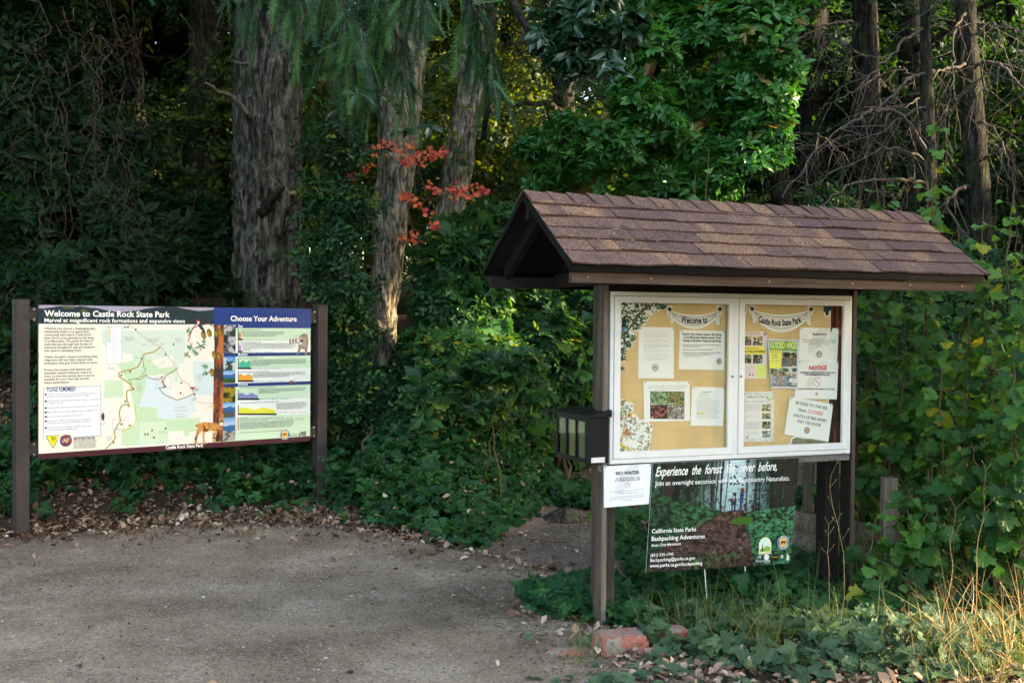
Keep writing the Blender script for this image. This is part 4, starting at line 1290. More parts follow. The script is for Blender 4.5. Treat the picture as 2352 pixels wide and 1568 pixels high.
def d_climb(m, o):
    Zl(m, o, 3, 479, 673, 445, 'Rock Climbing in Castle Rock State Park', None, '#d9a25e', .006)
    y = 466
    for t, n in (('Climbing after rain\u2014Sandstone rock features saturated with water', 3), ('Good bolting\u2014Before placing new bolts or replacing old ones,', 3), ('Protect park vegetation and prevent erosion\u2014Please use', 4), ('Respect the integrity of the rock\u2014Please do not chip, glue,', 2), ('Leave no trace\u2014Dispose of all trash, and avoid excess use of chalk', 1), ('San Lorenzo Headwaters Natural Preserve\u2014Climbing and', 2)):
        for k in range(n):
            Zl(m, o, 3, 479, 686 if k < n - 1 or n == 1 else 600, y, (t if k == 0 else 'climbers are required to notify the park and receive approval. Please'), None, '#8c9096')
            y += 9.8
        y += 10
    Zl(m, o, 3, 494, 673, 662, 'Your cooperation helps to protect climbing routes and', None, '#a58d6d')
    Zl(m, o, 3, 494, 633, 672, 'natural features for the future. Thank you.', None, '#a58d6d')
    seal(m, KP, k3(574, 733, CO), .0205, o, .25)
paper('tall white rock climbing notice with an orange title, upper left of the left cork board', 'notice', 'climbing_notice', q3((437, 392), (732, 398), (730, 826), (430, 824)), d_climb)
def d_winter(m, o):
    for k, (xl, xr, t) in enumerate(((801, 1134, 'During the winter season the Santa'), (813, 1122, 'Cruz Mountain Backcountry Trail'), (803, 1130, 'Camps will have reduced services.'))):
        Zl(m, o, 3, xl, xr, 461 + 27 * k + (xl > 1) * 0, t, None, '#242427', .03, 466 + 27 * k)
    for (y, xr, t) in ((549, 1123, 'No trash collection at this site. Please pack out what you pack in,'), (562, 946, 'aka: \u201cPack it in, Pack it out\u201d'), (589, 1055, 'No toilet paper provided in the restrooms. (BYOTP)'), (616, 1134, 'Questions, comments, and concerns can be directed to the Office of'), (630, 1056, 'the Trail Camp Coordinator at 831.338.8867 or visit')):
        Zl(m, o, 3, 811, xr, y, t, None, '#3a3a3e', .016)
    Zl(m, o, 3, 808, 972, 645, 'www.parks.ca.gov/scmtrailcamps', None, '#6f93c4')
    for y in (546, 586, 613): disc(m, KP, k3(804, y, CO), .002, hx('#242427'), o, 8)
    seal(m, KP, k3(1110, 682, CO), .017, o, .1)
paper('white winter season notice in bold black type under the Welcome to cut-out', 'notice', 'winter_notice', q3((781, 418), (1158, 427), (1152, 754), (772, 748)), d_winter)
def oakpic(kind):
    def f(s, t):
        n = fbm(np.stack([s * 9, t * 7, s * 0 + kind * 3.7], -1), kind, 4)[..., None]
        n2 = fbm(np.stack([s * 22, t * 17, s * 0 + kind], -1), kind + 9, 3)[..., None]
        if kind == 0: return np.where(n > .5, hx('#93a886'), hx('#55704a')) * (.6 + .8 * n2)
        if kind == 1: return np.where(n > .55, hx('#96685c'), np.where(n > .45, hx('#8fa052'), hx('#4a5038'))) * (.6 + .8 * n2)
        if kind == 2: return np.where(n > .52, hx('#9a5a52'), hx('#3a3230')) * (.6 + .8 * n2)
        return np.where(n2 > .52, hx('#b5ada0'), hx('#5d584e')) * (.7 + .6 * n)
    return f
def d_oak(m, o):
    for k, (xl, xr, t) in enumerate(((505, 841, 'Poison Oak can look different depending on the season. No matter the time of year, oils are still'), (515, 831, 'present and can cause an irritating rash. Be sure to stay on the trail, wear long sleeves and'), (562, 783, 'pants, and wash clothing and skin promptly in case of exposure.'))):
        Zl(m, o, 3, xl, xr, 893 + 14 * k, t, None, '#4a5058')
    patch(m, KP, q3((529, 932), (817, 934), (816, 1166), (529, 1163)), hx('#3a3a38'), o)
    for k, (x0, x1, y0, y1) in enumerate(((531, 672, 934, 1047), (674, 815, 935, 1048), (531, 671, 1050, 1161), (673, 814, 1050, 1163))):
        patch(m, KP, q3((x0, y0), (x1, y0), (x1, y1), (x0, y1)), 0, o + .0003, 26, 22, oakpic(k))
    for (x0, x1, y, t) in ((534, 574, 1044, 'Spring'), (677, 724, 1044, 'Summer'), (535, 553, 1161, 'Fall'), (680, 716, 1159, 'Winter')):
        Zl(m, o + .0006, 3, x0, x1, y, t, None, '#f4f4ec', .02)
paper('white poison oak sheet with four leaf photographs, lower middle of the left cork board', 'notice', 'poison_oak_notice', q3((474, 848), (862, 849), (865, 1181), (478, 1187)), d_oak, lift=.004)
def d_list(m, o):
    patch(m, KP, q3((967, 933), (1052, 934), (1052, 942), (967, 941)), hx('#9fcdd6'), o)
    Zl(m, o + .0003, 3, 969, 1050, 941, 'CRSP Rocky Visitor Information', None, '#35526a', .01)
    rr = random.Random(4)
    for k in range(23):
        y = 950 + 9.7 * k
        ind = 922 if k > 5 else 930 + 10 * (k % 3)
        xr = (1115 if k > 5 else 1040) - rr.random() * (60 if rr.random() < .4 else 8)
        if k in (17, 18): patch(m, KP, q3((ind, y - 7), (ind + 60, y - 7), (ind + 60, y + 1), (ind, y + 1)), hx('#e9e36a'), o)
        Zl(m, o + .0003, 3, ind, xr, y, rr.choice(('FIRES are permitted only in designated camp rings and stoves during the', 'PARK HOURS and vehicle fees are posted at the main parking lot entrance', 'BICYCLES are allowed on Summit Rock Loop and skyline sections of trail', 'Dogs are prohibited throughout the park, on trails and in trail camps'))[:int((xr - ind) / 2.6)], None, '#70757a')
paper('white visitor information list with yellow highlighter, lower right of the left cork board', 'notice', 'visitor_notice', q3((885, 894), (1156, 902), (1143, 1223), (871, 1221)), d_list)
def picf(kind):
    pal = [('#2b3a22', '#8d9a5a', '#c7c2a2'), ('#33301f', '#a6925e', '#d8d0b0'), ('#2e3f5c', '#7b8a52', '#c2b58a'), ('#26301f', '#6d7a48', '#b5b09a'), ('#4a4a44', '#8f9a82', '#d6d2c6')][kind % 5]
    def f(s, t):
        n = fbm(np.stack([s * 8, t * 8, s * 0 + kind * 2.3], -1), kind, 4)[..., None]
        return np.where(n > .58, hx(pal[2]), np.where(n > .46, hx(pal[1]), hx(pal[0])))
    return f
def person_fig(m, f, x, y, h, c, o):
    """small standing figure in a printed photograph"""
    disc(m, KP, f(x, y - h * .88, CO), abs(f(x + h * .09, y, CO)[0] - f(x, y, CO)[0]), hx('#a97c5e'), o, 8)
    shape(m, KP, [f(*p, CO) for p in ((x - h * .14, y - h * .76), (x - h * .11, y - h * .4), (x - h * .12, y), (x, y), (x + h * .02, y - h * .35), (x + h * .05, y), (x + h * .14, y), (x + h * .12, y - h * .4), (x + h * .15, y - h * .76))][::-1], hx(c), o)
def d_vol(m, o):
    Zl(m, o, 4, 205, 330, 446, 'Castle Rock State Park &', None, '#3c3c3c', .01, None, .2)
    Zl(m, o, 4, 197, 340, 461, 'Portola Redwoods State Parks', None, '#3c3c3c', .01, None, .2)
    for k, (x0, x1, y0, y1) in enumerate(((199, 262, 472, 549), (272, 354, 473, 550), (199, 260, 625, 699), (272, 354, 626, 700))):
        patch(m, KP, q4((x0, y0), (x1, y0), (x1, y1), (x0, y1)), 0, o, 18, 16, picf(k))
        for j in range(3 if k != 1 else 1):
            person_fig(m, k4, x0 + 15 + j * 20, y1 - 4, 48, ('#2c3440', '#3c5a8a', '#8a3a34', '#2a2a2e')[(j + k) % 4], o + .0004)
    shape(m, KP, [k4(x, y, CO) for x, y in ((196, 556), (378, 556), (366, 570), (380, 588), (380, 622), (196, 622))][::-1], hx('#f4dc62'), o)
    Zl(m, o + .0004, 4, 203, 328, 579, 'NOW ACCEPTING', None, '#5a5222', .0, None, .25)
    Zl(m, o + .0004, 4, 198, 378, 609, 'W VOLUNTEERS!!', None, '#1e1e1e', .03)
    for y, t, xr in ((727, 'For more information, scan the QR code', 286), (744, 'or visit our official website at', 270), (760, 'facebook.com/CastleRockVolunteers', 284)):
        Zl(m, o, 4, 197, xr, y, t, None, '#a08d94')
    seal(m, KP, k4(375, 452, CO), .011, o)
    disc(m, KP, k4(248, 795, CO), .0055, hx('#2d5fa8'), o, 14); disc(m, KP, k4(273, 795, CO), .0055, hx('#d9476a'), o, 14)
    patch(m, KP, q4((304, 714), (386, 713), (384, 816), (303, 817)), hx('#d7e27c'), o)
paper('pale pink volunteer poster with a yellow band, left edge of right cork board', 'poster', 'volunteer_poster', q4((193, 430), (396, 433), (387, 826), (190, 828)), d_vol, '#ecdcd6')
def d_hikes(m, o):
    patch(m, KP, q4((406, 508), (636, 516), (634, 600), (404, 584)), hx('#5f9a58'), o)
    Zl(m, o + .0004, 4, 426, 510, 530, 'Join us for', None, '#cfe0a0', 0, 533, .25)
    Zl(m, o + .0004, 4, 407, 632, 570, 'GUIDED HIKES', .036, '#e4eb8a', .03, 574)
    Zl(m, o + .0004, 4, 523, 603, 592, 'At Castle Rock SP', None, '#cfe0a0')
    patch(m, KP, q4((503, 604), (635, 608), (632, 722), (500, 726)), 0, o, 22, 20, picf(3))
    patch(m, KP, q4((414, 742), (632, 738), (630, 891), (421, 889)), 0, o, 30, 22, picf(4))
    for j in range(6): person_fig(m, k4, 512 + 20 * j, 718, 74, ('#7a5a66', '#55617a', '#6d6d6d', '#8a6a52')[j % 4], o + .0004)
    for j in range(5): person_fig(m, k4, 436 + 34 * j, 885, 110, ('#8d97a5', '#6d7480', '#a08f88')[j % 3], o + .0004)
    patch(m, KP, q4((397, 586), (506, 584), (502, 738), (402, 742)), hx('#e9e36e'), o + .0010)
    for y, xl, xr, t in ((597, 401, 500, 'Hike to Castle Rock &'), (610, 407, 488, 'Castle Rock Falls'), (629, 421, 468, 'June 28th'), (642, 424, 466, 'July 26th'), (656, 419, 472, 'August 30th'), (681, 411, 486, '(all start 10:00am)')):
        Zl(m, o + .0014, 4, xl, xr, y, t, None, '#5f6a2c', .01)
    seal(m, KP, k4(605, 799, CO), .013, o + .0008)
    patch(m, KP, q4((568, 824), (628, 826), (627, 858), (567, 856)), hx('#eceae4'), o + .0006)
    Zl(m, o + .001, 4, 588, 624, 838, 'Portola and', None, '#4a5a4a'); Zl(m, o + .001, 4, 588, 624, 848, 'Castle Rock', None, '#4a5a4a')
paper('guided hikes poster with a green heading and hiker photographs in the right cork board', 'poster', 'guided_hikes_poster', q4((387, 493), (656, 500), (644, 912), (420, 908)), d_hikes, '#dddbe2', .008, .004)
def d_snake(m, o):
    r = random.Random(9)
    for k in range(220):
        side = r.random()
        if side < .25: x, y = r.uniform(200, 445), r.uniform(943, 962)
        elif side < .5: x, y = r.uniform(430, 448), r.uniform(945, 1345)
        elif side < .75: x, y = r.uniform(190, 206), r.uniform(945, 1345)
        else: x, y = r.uniform(195, 445), r.uniform(1330, 1350)
        disc(m, KP, k4(x, y, CO), .0035, hx(r.choice(('#c9c4bc', '#b8b2a8', '#d8d4cc'))), o, 6)
    Zl(m, o, 4, 225, 371, 988, 'Snakes on a trail?', None, '#4a4a4c', .01, None, .2)
    Zl(m, o, 4, 209, 418, 1026, 'We\u2019re just catching some rays!', None, '#77777a', .0)
    disc(m, KP, k4(395, 985, CO), .009, hx('#b9cf7c'), o, 14); stroke(m, KP, q4((392, 985), (400, 1000), (415, 1003), (428, 998)), .006, hx('#a9c46a'), o + .0003)
    for k in range(4):
        y0, y1 = ((1038, 1107), (1114, 1172), (1184, 1252), (1262, 1326))[k]
        if k in (0, 2): patch(m, KP, q4((207, y0), (350, y0), (350, y1), (207, y1)), hx('#d9d5d2'), o)
        patch(m, KP, q4((350, y0 + 2), (423, y0 + 2), (422, y1 - 6), (349, y1 - 6)), 0, o + .0003, 18, 14, picf(k + 1))
        for j in range(3 if k != 2 else 5):
            Zl(m, o + .0005, 4, 226, 326 - 7 * (j % 2), y0 + 16 + j * 11, 'We\u2019re a vital part of the web of life', None, '#8d8a8a')
    seal(m, KP, k4(225, 1319, CO), .008, o, .1)
paper('snakes on a trail sheet with scale pattern border, lower left of right cork board', 'poster', 'snake_poster', q4((194, 938), (454, 934), (451, 1351), (184, 1357)), d_snake, '#ece9e2')
def d_back(m, o):
    Zl(m, o, 4, 771, 887, 461, 'Backpackers:', None, '#333', .0) if False else Zl(m, o, 4, 771, 887, 461, 'Backpackers:', None, '#303034', .006)
    for y, xl, xr, t in ((504, 687, 969, 'Please check in at the Kirkwood Entrance before beginning'), (522, 691, 964, 'your trip! Bring your registration information and license'), (540, 740, 914, 'plate number with you to the office.'), (560, 800, 853, 'Thank you!')):
        Zl(m, o, 4, xl, xr, y, t, None, '#55555a', .004, y + (4 if xr > 900 else 1))
    seal(m, KP, k4(826, 622, CO), .0195, o, .2)
paper('white Backpackers check-in notice with a blue round seal, top right of the cork board', 'notice', 'backpackers_notice', q4((668, 397), (991, 404), (979, 688), (659, 678)), d_back, curl=.004)
def d_notice(m, o):
    Zl(m, o, 4, 741, 890, 750, 'NOTICE', .022, '#d9655a', .045, 751)
    for y, xl, xr, t in ((779, 664, 959, 'GATHERING OF MUSHROOMS OR OTHER PLANT'), (799, 706, 919, 'LIFE IS PROHIBITED IN THE PARK.'), (917, 649, 956, 'VIOLATORS MAY BE CITED UNDER T14, CCR 4306.')):
        Zl(m, o, 4, xl, xr, y, t, None, '#3c3c40', .03, y + 3)
    c = k4(809, 855, CO)
    disc(m, KP, c, .0245, hx('#d98a80'), o, 28); disc(m, KP, c, .0212, hx('#efece6'), o + .0003, 28)
    stroke(m, KP, [c + (-.009, -.008), c + (-.004, .006), c + (.004, .006), c + (.009, -.008)], .0025, hx('#b5b0a8'), o + .0005)
    stroke(m, KP, [c + (-.0155, .0155), c + (.0155, -.0155)], .004, hx('#d98a80'), o + .0007)
    seal(m, KP, k4(803, 955, CO), .009, o, .1)
paper('white mushroom gathering notice headed NOTICE in red with a red prohibition circle', 'notice', 'mushroom_notice', q4((654, 682), (989, 684), (976, 1000), (622, 994)), d_notice, lift=.003, curl=.003)
def d_closed(m, o):
    F4 = lambda xl, yl, xr, yr, t, c='#303033', b=.012: letter(m, KP, k4(xl, yl, CO), k4(xr, yr, CO), t, None, hx(c), o, b)
    F4(624, 1039, 893, 1087, 'SKYLINE TO THE SEA')
    F4(645, 1098, 716, 1110, 'TRAIL'); F4(727, 1113, 855, 1135, 'CLOSED', '#d9534a', .012)
    F4(609, 1143, 881, 1190, 'SOUTH OF BIG BASIN')
    F4(641, 1193, 840, 1229, 'DAY USE KIOSK')
    seal(m, KP, k4(722, 1260, CO), .0195, o, .1)
paper('white tilted trail closed notice with the word CLOSED in red, lower right cork board', 'notice', 'trail_closed_notice', q4((581, 976), (943, 1041), (904, 1355), (531, 1293)), d_closed, lift=.008)

# cut-outs
def cutout(name, label, cat, layers, group='painted cut-outs pinned on the cork board', lift=.003):
    m = MB(); first = None
    o = CO + lift
    allp = np.concatenate([np.asarray(p, float) for p, c in layers[:1]])
    orig = KP.w(allp.mean(0), o)
    for k, (p, c) in enumerate(layers): shape(m, KP, p, hx(c) * .92, o + k * .00012)
    return m, orig, o
def finish(m, name, label, cat, orig, group='painted cut-outs pinned on the cork board'):
    ob = m.obj(name, M['paper'], origin=orig, rotz=KB, colour=True)
    return tag(ob, label, cat, group)
def swag(z, L, R, sagw, words, name, label):
    """banner cloth between two knots; L,R = knots (x,y); z = 3 or 4"""
    f = kz(z)
    (xl, yl), (xr, yr) = L, R
    w = xr - xl
    def curve(dy, sag, x0=.04, x1=.96, n=18):
        return [(xl + w * t, yl + (yr - yl) * t + dy + sag * (1 - (2 * t - 1) ** 2)) for t in np.linspace(x0, x1, n)]
    top = curve(10, 44); bot = curve(40, sagw)[::-1]
    tailL = [(xl + 18, yl + 40), (xl + 40, yl + 108), (xl + 18, yl + 120), (xl + 8, yl + 70), (xl - 12, yl + 40), (xl - 14, yl + 8), (xl - 2, yl - 20), (xl + 30, yl - 24)]
    tailR = [(xr - 30, yr - 24), (xr + 2, yr - 20), (xr + 16, yr + 8), (xr + 12, yr + 40), (xr - 4, yr + 70), (xr - 6, yr + 128), (xr - 28, yr + 122), (xr - 36, yr + 60)]
    out = tailL[::-1][0:3][::-1]
    outline = tailL[4:] + top + tailR + bot + tailL[:4]
    cx_, cy_ = np.mean([p[0] for p in outline]), np.mean([p[1] for p in outline])
    big = [(cx_ + (x - cx_) * 1.012 + np.sign(x - cx_) * 3, cy_ + (y - cy_) * 1.02 + (5 if y > cy_ else -5)) for x, y in outline]
    m = MB(); o = CO + .004
    shape(m, KP, [f(*p, CO) for p in big][::-1], hx('#f4f3ee') * .95, o)
    shape(m, KP, [f(*p, CO) for p in outline][::-1], hx('#dedad2'), o + .0004)
    for dy, sg in ((18, 52), (30, sagw - 14)):
        stroke(m, KP, [f(*p, CO) for p in curve(dy, sg, .05, .95)], .0022, hx('#55524e'), o + .0008)
    for sg, (x, y) in ((1, L), (-1, R)):
        for a in (.1, .3, .5, .75):
            stroke(m, KP, [f(x + sg * 6, y + 12, CO), f(x + sg * (20 + 60 * a), y + 34 + 52 * a * .6, CO), f(x + sg * (40 + 110 * a), y + 60 + 30 * a, CO)], .0014, hx('#8a857e'), o + .0009)
        shape(m, KP, [f(x + q[0], y + q[1], CO) for q in ((-12, -12), (2, -18), (16, -12), (20, 6), (8, 18), (-6, 14), (-14, 2))][::-1], hx('#33333a'), o + .001)
        stroke(m, KP, [f(x + q[0], y + q[1], CO) for q in ((2, 20), (0, 60), (8, 100))], .002, hx('#77736c'), o + .001)
    words(m, o + .0012)
    a = f(cx_, cy_, CO)
    finish(m, name, label, 'cut-out', KP.w(a, o))
def w1(m, o):
    letter(m, KP, k3(785, 352, CO), k3(1012, 358, CO), 'Welcome to', .036, hx('#141416'), o, .03, 0, .006)
def w2(m, o):
    letter(m, KP, k4(312, 348, CO), k4(682, 352, CO), 'Castle Rock State Park', .034, hx('#141416'), o, .03, 0, .022)
swag(3, (690, 245), (1112, 245), 118, w1, 'welcome_cutout', 'white cloth banner cut-out reading Welcome to, in the left cabinet door')
swag(4, (262, 240), (757, 245), 148, w2, 'park_name_cutout', 'white cloth banner cut-out reading Castle Rock State Park, in the right cabinet door')

def leafy(name, label, z, blobs, leaves, colsL, bigc='#eeece4', extra=None, lift=.002, size=(16, 7), inside=None):
    f = kz(z)
    m = MB(); o = CO + lift
    rr = random.Random(len(name))
    cen = []
    for k, (x, y, r) in enumerate(blobs):
        c = f(x, y, CO)
        R = abs(f(x + r, y, CO)[0] - c[0])
        a = np.linspace(0, 2 * math.pi, 16, endpoint=False)
        rad = R * (1 + .12 * np.sin(a * 5 + x))
        P = c + np.stack([np.cos(a) * rad, np.sin(a) * rad], 1)
        gl, gr, gb, gt = (G1 if z == 3 else G2)
        P[:, 0] = np.clip(P[:, 0], gl - .01, gr + .01); P[:, 1] = np.clip(P[:, 1], gb - .02, gt + .02)
        m.add(KP.w(P, o + k * .00003), T=[(0, i, i + 1) for i in range(1, 15)], colr=hx(bigc) * .93)
        cen.append(c)
    oo = o + len(blobs) * .00003 + .0003
    if extra: extra(m, oo); oo += .0008
    n = 0
    for k in range(leaves):
        x, y, r = rr.choice(blobs)
        a, q = rr.uniform(0, 6.28), rr.random() ** .5
        px, py = x + math.cos(a) * r * q * .82, y + math.sin(a) * r * q * .82
        L, Wd = rr.uniform(.8, 1.2) * size[0], rr.uniform(.8, 1.2) * size[1]
        b = rr.uniform(-.5, 3.6)
        d = np.array([math.cos(b), math.sin(b)]); e = np.array([-d[1], d[0]])
        pts = [np.array([px, py]) + d * L * u + e * Wd * w for u, w in ((-1, 0), (-.4, .8), (.2, .9), (1, 0), (.2, -.9), (-.4, -.8))]
        P = np.array([f(*p, CO) for p in pts])
        gl, gr, gb, gt = (G1 if z == 3 else G2)
        if P[:, 0].min() < gl - .012 or P[:, 0].max() > gr + .012 or P[:, 1].max() > gt + .012 or P[:, 1].min() < gb - .012: continue
        c = hx(rr.choice(colsL))
        m.add(KP.w(P, oo + n * .000004), T=[(0, 2, 1), (0, 3, 2)][::1], colr=c * .9)
        m.add(KP.w(P, oo + n * .000004), T=[(0, 4, 3), (0, 5, 4)], colr=c * .65)
        n += 1
    finish(m, name, label, 'cut-out', KP.w(np.mean(cen, 0), o))
def jay(m, o):
    stroke(m, KP, q3((300, 330), (335, 300), (400, 350), (430, 300)), .012, hx('#5a4a3a'), o)
    stroke(m, KP, q3((292, 480), (345, 420), (400, 340), (460, 260), (520, 215)), .012, hx('#6a5642'), o)
    shape(m, KP, q3((292, 452), (290, 380), (300, 345), (312, 305), (332, 350), (328, 400), (312, 440))[::-1], hx('#1c2436'), o + .0004)
    shape(m, KP, q3((292, 450), (300, 395), (326, 392), (318, 430))[::-1], hx('#2f8fc4'), o + .0006)
leafy('oak_branch_cutout', 'dark green oak branch cut-out with a blue bird in the upper left cork corner', 3,
      [(300, 230, 60), (370, 230, 70), (450, 235, 70), (530, 225, 60), (600, 215, 40), (640, 225, 25), (320, 300, 65), (400, 300, 60), (460, 320, 55), (330, 380, 55), (410, 390, 40), (310, 460, 50), (370, 480, 45), (310, 540, 45), (350, 540, 35), (300, 600, 30), (300, 660, 28), (292, 745, 15)],
      330, ('#3f5a40', '#2d4636', '#5f7450', '#8a9468', '#31503c', '#486a4c'), extra=jay)
def lily(m, o):
    stroke(m, KP, q3((290, 1430), (300, 1300), (330, 1130), (300, 1060)), .004, hx('#9a8a3a'), o)
    for (x, y) in ((298, 1030), (288, 1158), (356, 1135), (335, 1262), (352, 1290), (318, 1285)):
        for k in range(6):
            a = k * 1.05 + x
            stroke(m, KP, q3((x, y), (x + 18 * math.cos(a), y + 18 * math.sin(a))), .0065, hx('#cf7a3a'), o + .0004 + k * .00005)
        disc(m, KP, k3(x, y, CO), .004, hx('#7a3a1a'), o + .001, 8)
    stroke(m, KP, q3((280, 1380), (320, 1400), (370, 1430)), .012, hx('#e4c83a'), o)
leafy('lily_cutout', 'orange tiger lily cut-out with pale leaves in the lower left cork corner', 3,
      [(296, 1030, 28), (350, 1070, 45), (300, 1110, 40), (310, 1180, 55), (390, 1180, 50), (320, 1260, 60), (400, 1260, 60), (480, 1220, 50), (520, 1240, 35), (330, 1340, 60), (420, 1340, 65), (500, 1300, 45), (500, 1370, 40), (320, 1410, 50), (420, 1420, 50), (500, 1420, 25)],
      150, ('#a9ad8a', '#8d9570', '#c2c4a4', '#7f8a62'), extra=lily, size=(17, 6))
def redw(m, o):
    bk = lambda s, t: np.where((fbm(np.stack([s * 5 + .6 * np.sin(t * 9), t * 3, s * 0], -1), 3, 4) > .5)[..., None], hx('#6d3a24'), hx('#37201a'))
    patch(m, KP, q4((930, 212), (1027, 212), (1012, 1380), (905, 1380)), 0, o, 30, 120, bk)
    shape(m, KP, q4((865, 216), (935, 216), (930, 250), (915, 262), (905, 300), (890, 300), (880, 270), (866, 262))[::-1], hx('#1f3d40'), o + .0004)
m = MB()
patch(m, KP, q4((926, 213), (1027, 213), (1012, 1382), (899, 1382)), hx('#e9e6de'), CO + .0015)
shape(m, KP, q4((859, 214), (940, 214), (936, 262), (912, 312), (886, 310), (870, 280))[::-1], hx('#e9e6de'), CO + .0018)
redw(m, CO + .0022)
finish(m, 'redwood_cutout', 'tall dark redwood trunk cut-out down the right edge of the cork board', 'cut-out', KP.w(k4(960, 800, CO), CO))
m = MB()
shape(m, KP, q4((575, 1392), (600, 1322), (625, 1310), (760, 1318), (900, 1345), (905, 1382))[::-1], hx('#e9e6de'), CO + .003)
shape(m, KP, q4((590, 1392), (606, 1332), (640, 1318), (700, 1330), (780, 1332), (905, 1352), (900, 1383))[::-1], hx('#8a8570'), CO + .0034)
for yy in (1340, 1356, 1372): stroke(m, KP, q4((612, yy), (660, yy - 6), (700, yy + 8)), .003, hx('#5d5a48'), CO + .0038)
shape(m, KP, q4((700, 1388), (720, 1340), (800, 1352), (880, 1360), (890, 1382))[::-1], hx('#6d6a50'), CO + .0038)
finish(m, 'log_cutout', 'grey green rock cut-out at the bottom of the right cork board', 'cut-out', KP.w(k4(740, 1350, CO), CO))
m = MB()
shape(m, KP, q4((199, 213), (222, 213), (226, 250), (216, 285), (202, 300))[::-1], hx('#e9e6de'), CO + .003)
shape(m, KP, q4((199, 214), (216, 216), (218, 250), (208, 282), (200, 290))[::-1], hx('#2c3a3a'), CO + .0034)
finish(m, 'leaf_cutout', 'small dark leaf cut-out at the upper left corner of the right cork board', 'cut-out', KP.w(k4(210, 250, CO), CO))

# ---- no-water sheet, banner, brochure box
NW = .0135
k7o = lambda x, y: KP.uv(*Z7(x, y), NW)
def d_water(m, o):
    f = lambda xl, yl, xr, yr, t, c='#2e3136', b=.006, h=None: letter(m, KP, k7o(xl, yl), k7o(xr, yr), t, h, hx(c), o, b)
    f(308, 414, 438, 408, 'NO WATER', '#24262a', .02)
    f(306, 437, 441, 430, 'AT CASTLE ROCK TRAIL CAMP', '#3a3d42', .012)
    f(303, 449, 443, 442, '& WATERMAN GAP TRAIL CAMP', '#3a3d42', .012)
    c = k7o(376, 467)
    disc(m, KP, c, .0135, hx('#c98080'), o, 20); disc(m, KP, c, .0112, hx('#eef0f4'), o + .0003, 20)
    stroke(m, KP, [c + (-.005, .002), c + (.002, .003), c + (.005, -.005)], .003, hx('#3a3d42'), o + .0005); stroke(m, KP, [c + (-.008, .008), c + (.008, -.008)], .002, hx('#c98080'), o + .0007)
    f(278, 511, 461, 494, 'Due to an issue with the water tanks at the Trail Camps, NO', '#6d7278')
    f(322, 520, 428, 512, 'WATER is available at this time', '#6d7278')
    f(276, 543, 463, 524, 'Campers & hikers must provide all their own water. The only', '#6d7278')
    f(268, 555, 468, 533, 'potable water in Castle Rock State Park is located at the Robert C.', '#6d7278')
    f(345, 559, 400, 554, 'Kirkwood Entrance', '#6d7278')
paper('white NO WATER sheet stapled to the left post below the cabinet', 'notice', 'water_notice', [k7o(242, 366), k7o(506, 352), k7o(492, 574), k7o(243, 596)], d_water, '#e9ecf2', 0, .003, None, plane=KP, o0=NW)

